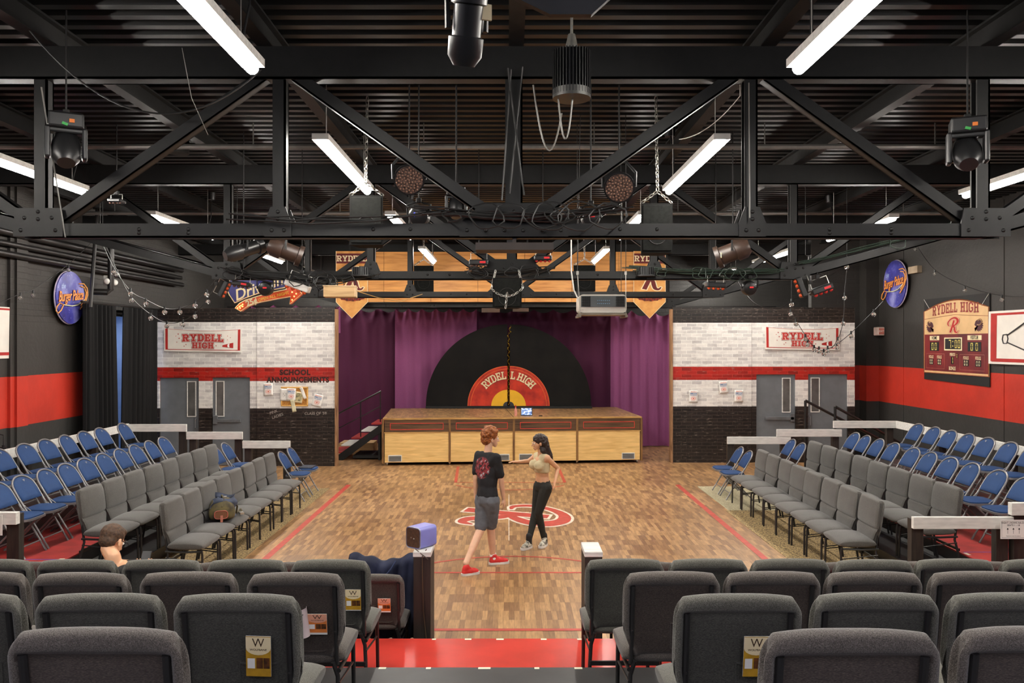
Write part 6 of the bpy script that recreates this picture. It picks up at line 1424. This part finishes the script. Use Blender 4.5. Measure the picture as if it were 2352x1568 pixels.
bundle((-2.9, 10.8, 3.6), (-2.1, 10.8, 3.6), 7, .08, 0, 'black cable tangle beside the wooden box', loops=7)
bundle((3.9, 10.8, 3.8), (6.4, 10.8, 4.45), 4, .06, 0, 'green cables along the rising right end of the second truss', CABG, 2)
bundle((-.5, 10.82, 3.72), (.6, 10.82, 3.74), 6, .1, 0, 'black cables over the centre gusset of the second truss', loops=5)
cable(sag(at(1225, 195, 5.6), at(1290, 260, 5.6), .35, 14), 'grey cable loop hanging from the finned lamp, left side', plain('grey_cable', (120, 118, 112), .4), .006)
cable(sag(at(1282, 225, 5.5), at(1318, 190, 5.5), .33, 14), 'grey cable loop hanging from the finned lamp, right side', MATS['grey_cable'], .006)
cable(sag(at(60, 60, 6.2), at(600, 160, 6.4), .5, 20), 'long black cable swagging across the upper left'); cable([at(1700, 130, 7), *sag(at(1700, 220, 7), at(1560, 320, 7.5), .08, 10)], 'thin white wire hanging at the upper right', WHITEP, .004)
cable([at(418, 110, 6), at(440, 225, 6), at(478, 310, 6.2)], 'thin bent wire hanging at the upper left', MATS['grey_cable'], .003)
cable(sag(at(1720, 190, 6.45), at(1722, 500, 6.45), 0, 6), 'silver cable down the right inner post', MATS['grey_cable'], .005)
cable(sag(at(150, 545, 6.5), at(95, 200, 6.4), .0, 6), 'grey cable hanging by the left end of the big truss', MATS['grey_cable'], .006)
# ------------------------------------------------------------------ festoon bulbs
def festoon(wire, bulbs, lb):
    t = thing('string_light', lb, 'string lights', wire[0], 0, 'clear bulb string lights'); o = wire[0]
    P = []
    for i in range(len(wire)-1):
        for k in range(6):
            tt = k/6; p0 = wire[max(i-1, 0)]; p1 = wire[i]; p2 = wire[i+1]; p3 = wire[min(i+2, len(wire)-1)]
            P.append(.5*((2*p1)+(p2-p0)*tt+(2*p0-5*p1+4*p2-p3)*tt*tt+(3*p1-p0-3*p2+p3)*tt**3))
    P.append(wire[-1]); m = MB(); m.tube([p-o for p in P], .0055, 5); m.obj('wire', CABM, t, smooth=True)
    if abs(o.x) < 7: m = MB(); m.tube([(0, 0, 0), (0, 0, ZC-o.z)], .004, 5); m.obj('drop_wire', CABM, t)
    for b in bulbs:
        b = b-o; m = MB(); m.cyl(b+V((0, 0, .03)), b+V((0, 0, .085)), .017, .015, 8); s = m.obj('socket', BPLAS, t, smooth=True)
        m = MB(); m.sph(b, .036, 12, 8); g_ = m.obj('bulb', GLASSM, t, smooth='all'); m = MB(); m.sph(b+V((.004, -.01, .002)), .012, 8, 6); m.tube([b+V((0, 0, .03)), b], .006, 5); m.obj('filament_and_glint', plain('bulb_glint', (236, 232, 220), .2, .6), t, smooth=True)  # pale ball paints a glint inside the glass, the stem is the filament
wl_ = lambda px, py, x=-7.85: at(px, py, x*F/(px-CX)); wr_ = lambda px, py, x=8.55: at(px, py, x*F/(px-CX))
festoon([wl_(-40, 715), wl_(47, 674), wl_(76, 665), wl_(157, 607), wl_(215, 552)], [wl_(47, 684), wl_(76, 678), wl_(157, 620)], 'string of clear bulbs rising past the round sign on the left wall')
a_ = lambda D: (lambda px, py: at(px, py, D))
q = a_(11.6); festoon([q(230, 548), q(261, 614), q(300, 668), q(335, 688), q(378, 708), q(413, 708), q(448, 693), q(475, 668), q(497, 640)], [q(261, 626), q(300, 675), q(335, 698), q(378, 717), q(413, 717), q(448, 702), q(475, 677)], 'upper string of clear bulbs over the left scenery')
q = a_(12.4); festoon([q(236, 548), q(269, 622), q(302, 682), q(346, 722), q(383, 741), q(420, 737), q(448, 719), q(478, 685), q(498, 648)], [q(269, 631), q(302, 690), q(346, 731), q(383, 749), q(420, 746), q(448, 727), q(478, 693)], 'lower string of clear bulbs over the left scenery')
festoon([wr_(2103, 560), wr_(2147, 619), wr_(2216, 656), wr_(2301, 679), wr_(2400, 680)], [wr_(2103, 572), wr_(2147, 629), wr_(2216, 667), wr_(2301, 688)], 'string of clear bulbs above the scoreboard on the right wall')
q = a_(11.9); festoon([q(1850, 585), q(1858, 592), q(1880, 624), q(1905, 634), q(1944, 603), q(1990, 588), q(2060, 560)], [q(1858.5, 600), q(1944.6, 613)], 'string of clear bulbs under the rising right truss')
q = a_(11.3); festoon([q(1690, 640), q(1730, 694), q(1783, 710), q(1818, 690), q(1862, 670)], [q(1818, 700)], 'string of clear bulbs in front of the right scenery, highest swag')
q = a_(13.0); festoon([q(1818, 690), q(1816, 712), q(1828, 735), q(1850, 770), q(1869, 795), q(1892, 804), q(1922, 790), q(1955, 764), q(2007, 714), q(2028, 692)], [q(1816, 721), q(1828, 744), q(1850, 779), q(1855, 791), q(1870, 804), q(1881, 807), q(1892, 813), q(1901, 806), q(1922, 798), q(1955, 772), q(2007, 722)], 'string of clear bulbs looping over the right school banner')
q = a_(12.6); festoon([q(1945, 620), q(1940, 672), q(1937, 734), q(1926, 776), q(1910, 800)], [q(1940, 684), q(1937, 743), q(1924, 786)], 'string of clear bulbs hanging at the right end of the right scenery')
# ------------------------------------------------------------------ people
def hull(bm, spheres, seg=10):
    tmp = bmesh.new()
    for c, r, R in spheres:
        rr_ = r if hasattr(r, '__len__') else (r, r, r)
        mt = Matrix.Translation(V(c)) @ (R.to_4x4() if R is not None else Matrix.Identity(4)) @ Matrix.Diagonal((*rr_, 1))
        bmesh.ops.create_icosphere(tmp, subdivisions=2, radius=1, matrix=mt)
    res = bmesh.ops.convex_hull(tmp, input=tmp.verts[:])
    dead = [g for g in res['geom_interior'] if isinstance(g, bmesh.types.BMVert)]+[g for g in res['geom_unused'] if isinstance(g, bmesh.types.BMVert)]
    bmesh.ops.delete(tmp, geom=list(set(dead)), context='VERTS')
    me = bpy.data.meshes.new('h'); tmp.to_mesh(me); tmp.free(); bm.from_mesh(me); bpy.data.meshes.remove(me)
class Blob:
    def __init__(s): s.bm = bmesh.new()
    def cap(s, a, ra, b, rb, R=None): hull(s.bm, [(a, ra, R), (b, rb, R)]); return s
    def chain(s, pts, rs, R=None):
        for i in range(len(pts)-1): s.cap(pts[i], rs[i], pts[i+1], rs[i+1], R)
        return s
    def ell(s, c, r, R=None): hull(s.bm, [(c, r, R)]); return s
    def build(s, name, mat, parent, vox=.008, smooth=4, disp=None):
        me = bpy.data.meshes.new(name); s.bm.to_mesh(me); s.bm.free()
        o = bpy.data.objects.new('tmp', me); COL.objects.link(o)
        m = o.modifiers.new('r', 'REMESH'); m.mode = 'VOXEL'; m.voxel_size = vox
        m = o.modifiers.new('s', 'SMOOTH'); m.iterations = smooth; m.factor = .5
        dg = bpy.context.evaluated_depsgraph_get(); dg.update(); nm = bpy.data.meshes.new_from_object(o.evaluated_get(dg))
        bpy.data.objects.remove(o); bpy.data.meshes.remove(me); nm.name = name
        if disp:
            for v in nm.vertices: v.co += v.normal*disp(v.co)
        nm.materials.clear(); nm.materials.append(mat); nm.polygons.foreach_set('use_smooth', [True]*len(nm.polygons))
        r = bpy.data.objects.new(name, nm); COL.objects.link(r); r.parent = parent; return r
def frame(fwd, up=(0, 0, 1)):
    f = V(fwd).normalized(); r = f.cross(V(up)).normalized(); u = r.cross(f); return Matrix((r, f, u)).transposed()
def head(b, c, R, s=1.0):
    g = lambda x, y, z: V(c)+R @ (V((x, y, z))*s)
    e = lambda p, r: b.ell(g(*p), tuple(q*s for q in r), R)
    e((0, -.012, .035), (.074, .094, .082)); e((0, .03, -.02), (.062, .06, .07)); hull(b.bm, [(g(0, .035, -.03), (.055*s, .05*s, .05*s), R), (g(0, .062, -.088), (.026*s, .022*s, .02*s), R)])
    hull(b.bm, [(g(0, .088, .012), (.009*s,)*3, R), (g(0, .112, -.028), (.013*s, .011*s, .01*s), R)])
    e((.013, .1, -.03), (.009, .01, .008)); e((-.013, .1, -.03), (.009, .01, .008))
    e((0, .088, -.058), (.022, .01, .006)); e((0, .087, -.068), (.019, .01, .006)); e((.03, .078, .022), (.02, .012, .007)); e((-.03, .078, .022), (.02, .012, .007))
    for sx in (-1, 1): e((sx*.077, -.005, -.01), (.009, .020, .032)); e((sx*.079, -.002, -.033), (.007, .01, .011))
def eyes(c, R, t, s=1.0):
    g = lambda x, y, z: V(c)+R @ (V((x, y, z))*s)
    m = MB(); [m.sph(g(sx*.03, .080, .008), .0115*s, 10, 8) for sx in (-1, 1)]; m.obj('eyes', WHT, t, smooth='all')
    m = MB(); [m.sph(g(sx*.03, .0895, .008), .005*s, 8, 6) for sx in (-1, 1)]; [m.tube([g(sx*.014, .088, .03), g(sx*.032, .092, .035), g(sx*.048, .082, .03)], .003*s, 5) for sx in (-1, 1)]; m.obj('irises_and_brows', plain('dark_brow', (60, 42, 30), .5), t, smooth='all')
def hand(b, w, d, pn, s=1.0, curl=.5, side=1):
    """w wrist, d direction of the fingers, pn normal out of the palm"""
    d = V(d).normalized(); pn = V(pn); pn = (pn-d*pn.dot(d)).normalized(); a = d.cross(pn)*side; w = V(w)
    k = w+d*.085*s
    hull(b.bm, [(w, (.024*s,)*3, None), (k+a*.028*s, .014*s, None), (k-a*.028*s, .014*s, None), (w+d*.03*s+a*.02*s, .016*s, None), (w+d*.03*s-a*.02*s, .016*s, None)])
    for i, (off, L) in enumerate(((.030, .068), (.010, .076), (-.011, .071), (-.031, .056))):
        p = k+a*off*s; dd = (d+a*off*2.2).normalized(); r = .0092*s
        for j, f in enumerate((.45, .3, .25)):
            ang = curl*(.5+.6*j); q = p+(dd*math.cos(ang)+pn*math.sin(ang))*L*f*s; b.cap(p, r, q, r*.93); p = q; r *= .93
    p = w+d*.025*s+a*.022*s; q = p+(a*.8+d*.55+pn*.35).normalized()*.04*s; q2 = q+(a*.25+d*.85+pn*.45).normalized()*.032*s
    b.cap(p, .0135*s, q, .0115*s); b.cap(q, .0115*s, q2, .009*s)
def shoe(t, heel, toe, name, up, sole, s=1.0, laces=None, ank=None):
    h = V(heel); d = (V(toe)-h).normalized(); L = (V(toe)-h).length; z = V((0, 0, 1)); 
    b = Blob(); b.chain([h+d*.035+z*.045, h+d*L*.35+z*.048, h+d*L*.7+z*.036, h+d*(L-.035)+z*.032], [.037, .043, .043, .033]); b.cap(h+d*.04+z*.07, .036, h+d*.06+z*.10, .04); b.cap(h+d*.06+z*.09, .036, h+d*L*.55+z*.05, .03)
    o = b.build(name, up, t, .007, 3)
    m = MB(); n = d.cross(z)*-1; pts = []
    for i in range(24):
        a = 2*PI*i/24; c, s_ = math.cos(a), math.sin(a); pts.append(h+d*(L/2+math.copysign(abs(c)**.6, c)*(L/2+.008))+n*math.copysign(abs(s_)**.7, s_)*(.045 if c > 0 else .038))
    m.add([p+z*(.002-p.z+h.z) for p in pts]+[p+z*(.03-p.z+h.z) for p in pts], [tuple(range(24))[::-1], tuple(range(24, 48))]+[(i, (i+1) % 24, 24+(i+1) % 24, 24+i) for i in range(24)]); m.obj('sole', sole, o, smooth=True)
    if laces:
        m = MB(); 
        for i in range(4): q = h+d*(L*.42+i*.026)+z*(.094-.010*i); m.tube([q-n*.026-z*.01, q+z*.004, q+n*.026-z*.01], .0035, 5)
        m.obj('laces', laces, o, smooth=True)
    return o
def person(label, J, R, fwd, hd, skin, sc=1.0, fem=False):
    """J: joint name -> world point; R: radii scale"""
    t = thing('person', label, 'person', (J['pel'][0], J['pel'][1], 0)); o = V(t.location)
    J = {k: V(v)-o for k, v in J.items()}
    F_ = V(fwd).normalized(); Rb = frame(F_); b = Blob()
    pel, che, nek = J['pel'], J['che'], J['nek']; w_ = .86 if fem else 1
    waist = pel.lerp(che, .45)
    hull(b.bm, [(pel, (.15*w_*sc if not fem else .145*sc, .10*sc, .10*sc), Rb), (waist, (.125*w_*sc, .088*sc, .07*sc), Rb)])
    hull(b.bm, [(waist, (.125*w_*sc, .088*sc, .07*sc), Rb), (che, (.16*w_*sc, .105*sc, .12*sc), Rb)])
    hull(b.bm, [(che+V((0, 0, .06)), (.155*w_*sc, .095*sc, .08*sc), Rb), (J['shL'], .052*sc, None), (J['shR'], .052*sc, None)])
    b.chain([nek-V((0, 0, .05)), nek, V(J['head'])-hd['R'] @ V((0, .02, .06))], [.062*w_*sc, .055*w_*sc, .05*w_*sc])
    if fem:
        for s in (-1, 1): b.ell(che+Rb @ V((s*.065, .085, .01)), (.055, .05, .055), Rb)
    for s in 'LR':
        b.chain([J['sh'+s], J['el'+s], J['wr'+s]], [.052*w_*sc, .038*w_*sc, .026*w_*sc]); b.cap(J['el'+s].lerp(J['wr'+s], .25), .037*w_*sc, J['wr'+s], .025*w_*sc)
        hand(b, J['wr'+s], J['hd'+s], J['pn'+s], .95*sc if not fem else .88*sc, hd.get('curl', .5), 1 if s == 'L' else -1)
        b.chain([J['hip'+s], J['kn'+s], J['an'+s]], [.088*w_*sc if not fem else .086, .056*w_*sc, .038*w_*sc]); b.cap(J['kn'+s].lerp(J['an'+s], .2), .053*w_*sc, J['kn'+s].lerp(J['an'+s], .55), .05*w_*sc)
        if 'to'+s in J: b.cap(J['an'+s]-V((0, 0, .02)), .036, J['to'+s], .028)
    head(b, J['head'], hd['R'], sc*hd.get('s', 1))
    b.build('body', skin, t, .0065, 3); eyes(J['head'], hd['R'], t, sc*hd.get('s', 1))
    return t, J, Rb
def cloth(t, name, mat, pieces, vox=.009, disp=None, smooth=5):
    b = Blob()
    for kind, a in pieces:
        if kind == 'hull': hull(b.bm, a)
        else: b.chain(*a)
    return b.build(name, mat, t, vox, smooth, disp)
fold_n = lambda s, k: (lambda co: s*mnoise.noise(co*k))
# --- walking man, red shoes
D1 = 9.92
fw = V((.72, .69, 0)); rt = V((.69, -.72, 0))
J = dict(pel=(-.262, 9.86, .86), che=(-.265, 9.9, 1.20), nek=(-.26, 9.93, 1.40), head=(-.225, 9.96, 1.565))
J['shR'] = V((-.265, 9.9, 1.345))+rt*.165; J['shL'] = V((-.265, 9.9, 1.345))-rt*.165
J['elR'] = J['shR']+V((.055, .03, -.27)); J['wrR'] = J['elR']+V((.03, .07, -.235)); J['hdR'] = (0.1, .15, -1); J['pnR'] = (-.9, .3, 0)
J['elL'] = J['shL']+V((-.03, -.06, -.27)); J['wrL'] = J['elL']+V((-.0, .02, -.24)); J['hdL'] = (0.05, .1, -1); J['pnL'] = (.9, -.3, 0)
J['hipR'] = V(J['pel'])+rt*.085-V((0, 0, .04)); J['hipL'] = V(J['pel'])-rt*.085-V((0, 0, .04))
J['knR'] = (-.225, 9.94, .48); J['anR'] = (-.20, 10.02, .095); J['knL'] = (-.345, 9.86, .47); J['anL'] = (-.51, 9.54, .14)
H1 = dict(R=frame((.95, .32, -.05)), s=1.0)
o_ = V((J['pel'][0], J['pel'][1], 0))
hd_in = dict(J); 
for k in ('hdR', 'hdL', 'pnR', 'pnL'): hd_in[k] = V(J[k])+o_
t, Jl, Rb = person('person with curly ginger hair in black T-shirt, grey shorts and red trainers, walking', hd_in, 1, fw, H1, SKIN, .97)
che, pel = Jl['che'], Jl['pel']; wst = pel.lerp(che, .4)
shm, nts, bs = newmat('black_tshirt_with_print')
tc = nd(nts, 'ShaderNodeTexCoord'); nz = nd(nts, 'ShaderNodeTexNoise'); nz.inputs['Scale'].default_value = 26; nz.inputs['Detail'].default_value = 3; nts.links.new(tc.outputs['Object'], nz.inputs['Vector'])
pr = ramp(nts, nz.outputs[0], [(.42, lin((26, 25, 28))), (.5, lin((150, 50, 56))), (.6, lin((120, 46, 52))), (.66, lin((170, 176, 180)))])
vm = nd(nts, 'ShaderNodeVectorMath', operation='DISTANCE'); bc = che+Rb @ V((0, -.13, .03)); vm.inputs[1].default_value = bc; nts.links.new(tc.outputs['Object'], vm.inputs[0])
ms = ramp(nts, vm.outputs['Value'], [(.125, (1, 1, 1, 1)), (.145, (0, 0, 0, 1))])
nts.links.new(mix(nts, ms.outputs[0], lin((28, 27, 31)), pr.outputs[0]), bs.inputs['Base Color']); bs.inputs['Roughness'].default_value = .9
S = .97
cloth(t, 'tshirt', shm, [('hull', [(pel+V((0, 0, .03)), (.165*S, .12*S, .05), Rb), (wst, (.145*S, .108*S, .07), Rb)]), ('hull', [(wst, (.145*S, .108*S, .07), Rb), (che, (.178*S, .122*S, .12), Rb)]),
      ('hull', [(che+V((0, 0, .06)), (.168*S, .108*S, .08), Rb), (Jl['shL'], .064, None), (Jl['shR'], .064, None), (Jl['nek']-V((0, 0, .02)), (.068, .062, .02), None)]),
      ('c', ([Jl['shL'], Jl['shL'].lerp(Jl['elL'], .72)], [.064, .060])), ('c', ([Jl['shR'], Jl['shR'].lerp(Jl['elR'], .72)], [.064, .060]))], disp=fold_n(.010, 14))
GSH = plain('grey_shorts_cloth', (98, 100, 106), .9, var=.12, scale=12)
pz = [('hull', [(pel, (.162*S, .118*S, .10), Rb), (pel-V((0, 0, .06)), (.165*S, .12*S, .07), Rb)])]
for s in 'LR': k = Jl['kn'+s]; hp = Jl['hip'+s]; pz.append(('c', ([hp, hp.lerp(k, .88)], [.102, .082])))
cloth(t, 'shorts', GSH, pz, disp=fold_n(.009, 16))
REDS = plain('red_trainer_mesh', (214, 44, 40), .6, var=.08, scale=30); WSOLE = plain('white_sole', (232, 226, 220), .5)
for s, heel, toe in (('R', (-.245, 9.985, 0), (-.005, 10.06, 0)), ('L', (-.555, 9.5, 0.03), (-.36, 9.61, 0.0))):
    hh = V(heel)-o_; tt_ = V(toe)-o_; sh_ = shoe(t, (hh.x, hh.y, 0), (tt_.x, tt_.y, 0), 'trainer', REDS, WSOLE, laces=plain('salmon_lace', (240, 130, 110), .7))
    a = Jl['an'+s]; cloth(t, 'sock', WHT, [('c', ([V((hh.x, hh.y, 0)).lerp(V((tt_.x, tt_.y, 0)), .22)+V((0, 0, .08)), a+V((0, 0, .03))], [.042, .045]))], vox=.008) if s == 'R' else None
ging = plain('ginger_hair', (176, 104, 50), .6, var=.25, scale=40, c2=(110, 58, 24), bmp=.5)
b = Blob(); hc = Jl['head']; R = H1['R']; rn = random.Random(5)
b.ell(hc+R @ V((0, -.025, .055)), (.095, .112, .098), R); b.ell(hc+R @ V((0, -.06, -.005)), (.085, .07, .08), R)
for i in range(46):
    a = rn.uniform(0, 2*PI); e = rn.uniform(-.1, 1.5); q = V((math.cos(a)*math.cos(e)*.09, math.sin(a)*math.cos(e)*.105-.025, math.sin(e)*.095+.05))
    if q.y > .055 and q.z < .07: continue
    b.ell(hc+R @ q, rn.uniform(.018, .03))
b.build('hair', ging, t, .006, 1, fold_n(.006, 60))
# --- walking woman, cropped top
fw2 = V((-.85, -.5, 0)).normalized(); rt2 = V((fw2.y, -fw2.x, 0))
pel = V((.455, 10.86, .84))
J = dict(pel=pel, che=V((.44, 10.84, 1.10)), nek=V((.43, 10.84, 1.27)), head=V((.395, 10.82, 1.405)))
sc_ = V((.44, 10.84, 1.215)); J['shR'] = sc_+rt2*.135; J['shL'] = sc_-rt2*.135
J['elR'] = V((.27, 10.98, 1.14)); J['wrR'] = V((.12, 10.86, 1.145)); J['hdR'] = (-1, -.2, .05); J['pnR'] = (0, 0, -1)
J['elL'] = V((.66, 10.86, 1.06)); J['wrL'] = V((.61, 10.72, .90)); J['hdL'] = (-.2, -.5, -.8); J['pnL'] = (-1, 0, 0)
if (J['shR']-J['elR']).length > (J['shL']-J['elR']).length: J['shR'], J['shL'] = J['shL'], J['shR']
J['hipR'] = pel+(J['shR']-sc_)*.6-V((0, 0, .04)); J['hipL'] = pel+(J['shL']-sc_)*.6-V((0, 0, .04))
J['knL'] = V((.395, 10.80, .47)); J['anL'] = V((.475, 10.92, .10)); J['knR'] = V((.36, 10.9, .47)); J['anR'] = V((.27, 10.78, .12))
H2 = dict(R=frame((-.92, -.35, -.12)), s=.95, curl=.3)
o2 = V((pel.x, pel.y, 0)); J2 = dict(J)
for k in ('hdR', 'hdL', 'pnR', 'pnL'): J2[k] = V(J[k])+o2
t, Jl, Rb = person('person with long dark hair, beige cropped top and black leggings, one arm out', J2, 1, fw2, H2, SKIN2, .92, True)
che, pel = Jl['che'], Jl['pel']
BG = plain('beige_knit', (204, 188, 150), .9, var=.06, scale=16)
cloth(t, 'cropped_top', BG, [('hull', [(che-V((0, 0, .075)), (.135, .098, .03), Rb), (che+V((0, 0, .03)), (.145, .104, .07), Rb)]), ('hull', [(che+V((0, 0, .05)), (.135, .092, .06), Rb), (Jl['shL'].lerp(che+V((0, 0, .10)), .16), .056, None), (Jl['shR'].lerp(che+V((0, 0, .10)), .16), .056, None)])]+[('hull', [(che+Rb @ V((s*.066, .088, .01)), (.066, .066, .068), Rb), (che, (.1, .08, .07), Rb)]) for s in (-1, 1)], vox=.008, disp=fold_n(.004, 22))
LEG = plain('black_leggings', (38, 38, 34), .8, var=.1, scale=20)
pz = [('hull', [(pel+V((0, 0, .05)), (.122, .09, .05), Rb), (pel-V((0, 0, .02)), (.148, .108, .10), Rb)])]
for s in 'LR': pz += [('c', ([Jl['hip'+s], Jl['kn'+s], Jl['an'+s]+V((0, 0, .0))], [.09, .056, .039])), ('c', ([Jl['kn'+s].lerp(Jl['an'+s], .2), Jl['kn'+s].lerp(Jl['an'+s], .55)], [.054, .05]))]
cloth(t, 'leggings', LEG, pz, vox=.008)
CHK = plain('black_and_white_canvas', (210, 204, 186), .7, var=.3, scale=26, c2=(44, 42, 40))
for s, heel, toe in (('L', V((.505, 10.96, 0))-o2, V((.42, 10.77, 0))-o2), ('R', V((.30, 10.83, 0))-o2, V((.17, 10.66, 0))-o2)):
    sh_ = shoe(t, heel, toe, 'high_top_trainer', CHK, WSOLE, laces=WHT); cloth(t, 'shoe_collar', INK, [('c', ([heel.lerp(toe, .25)+V((0, 0, .07)), Jl['an'+s]+V((0, 0, .045))], [.042, .046]))], vox=.008)
DH = plain('dark_brown_hair', (52, 36, 30), .5, var=.2, scale=40, c2=(28, 20, 18), bmp=.4)
b = Blob(); hc = Jl['head']; R = H2['R']
b.ell(hc+R @ V((0, -.025, .045)), (.082, .098, .085), R); b.ell(hc+R @ V((0, -.05, .0)), (.083, .072, .08), R)
b.chain([hc+R @ V((0, -.08, .03)), hc+V((.10, .03, -.07)), hc+V((.15, .04, -.17)), hc+V((.185, .05, -.27))], [.065, .058, .045, .02]); b.chain([hc+R @ V((.05, -.04, .0)), hc+V((.06, -.04, -.10)), hc+V((.11, -.0, -.18))], [.045, .035, .02])
b.build('hair', DH, t, .007, 2, fold_n(.006, 50))
# --- seated man in the lowest row
pel = V((-2.93, 5.78, .90)); o3 = V((pel.x, pel.y, 0)); fw3 = V((.12, 1, 0)).normalized()
hc3 = at(258, 1243, 5.86)
J = dict(pel=pel, che=V((-2.87, 5.79, 1.06)), nek=V((-2.835, 5.77, 1.215)), head=hc3)
J['shR'] = V((-2.66, 5.80, 1.13)); J['shL'] = V((-3.03, 5.78, 1.12)); J['elR'] = V((-2.60, 5.99, .94)); J['elL'] = V((-3.12, 5.98, .94)); J['wrR'] = V((-2.76, 6.18, 1.0)); J['wrL'] = V((-2.92, 6.18, 1.0))
J['hipR'] = V((-2.84, 5.80, .93)); J['hipL'] = V((-3.02, 5.80, .93)); J['knR'] = V((-2.82, 6.22, .89)); J['knL'] = V((-3.04, 6.22, .89)); J['anR'] = V((-2.81, 6.28, .46)); J['anL'] = V((-3.05, 6.28, .46)); J['toR'] = V((-2.81, 6.42, .395)); J['toL'] = V((-3.05, 6.42, .395))
H3 = dict(R=frame((.24, .86, -.5)), s=1.0, curl=.9)
J3 = dict(J)
for k, v in (('hdR', (-.3, .9, .2)), ('hdL', (.3, .9, .2)), ('pnR', (-.5, 0, .8)), ('pnL', (.5, 0, .8))): J3[k] = V(v)+o3
t, Jl, Rb = person('seated person with short brown hair and glasses, head bowed, in a black T-shirt', J3, 1, fw3, H3, SKIN2, .97)
che, pel = Jl['che'], Jl['pel']; wst = pel.lerp(che, .4)
cloth(t, 'tshirt', MATTE, [('hull', [(pel, (.165, .12, .07), Rb), (wst, (.15, .11, .07), Rb)]), ('hull', [(wst, (.15, .11, .07), Rb), (che, (.178, .122, .12), Rb)]), ('hull', [(che+V((0, 0, .05)), (.168, .108, .06), Rb), (Jl['shL'], .062, None), (Jl['shR'], .062, None)]), ('c', ([Jl['shL'], Jl['shL'].lerp(Jl['elL'], .7)], [.063, .058])), ('c', ([Jl['shR'], Jl['shR'].lerp(Jl['elR'], .7)], [.063, .058]))], disp=fold_n(.008, 14))
cloth(t, 'trousers', plain('dark_denim', (40, 44, 56), .9), [('c', ([Jl['hip'+s], Jl['kn'+s], Jl['an'+s]], [.098, .066, .05])) for s in 'LR']+[('hull', [(pel-V((0, 0, .01)), (.16, .118, .07), Rb)])])
BH = plain('short_brown_hair', (88, 62, 42), .7, var=.25, scale=60, c2=(56, 40, 28), bmp=.4)
b = Blob(); hc = Jl['head']; R = H3['R']; b.ell(hc+R @ V((0, -.022, .046)), (.0795, .0975, .083), R); b.ell(hc+R @ V((0, -.05, -.005)), (.068, .055, .06), R); b.ell(hc+R @ V((0, .03, .08)), (.06, .055, .038), R)
b.build('hair', BH, t, .0055, 2, fold_n(.0015, 70))
g = lambda x, y, z: hc+R @ V((x, y, z)); m = MB()
for s in (-1, 1): m.tube([g(s*.082, -.005, .008), g(s*.083, .05, .01), g(s*.062, .095, .01)], .0028, 5); m.tube([g(s*.034+.025*math.cos(a), .103, .006+.019*math.sin(a)) for a in [2*PI*i/14 for i in range(14)]], .0022, 5, closed=True)
m.tube([g(-.01, .105, .01), g(.01, .105, .01)], .0022, 5); m.obj('glasses', INK, t, smooth=True)
t = thing('phone', 'black phone held in the lap of the seated person', 'phone', (-2.84, 6.29, 1.05)); MB().box((0, 0, 0), (.075, .012, .15), RX(-.5), .004).obj('case', BPLAS, t)
for d_ in list(bpy.data.objects):
    if d_.name.split('.')[0] in ('x',): bpy.data.objects.remove(d_)
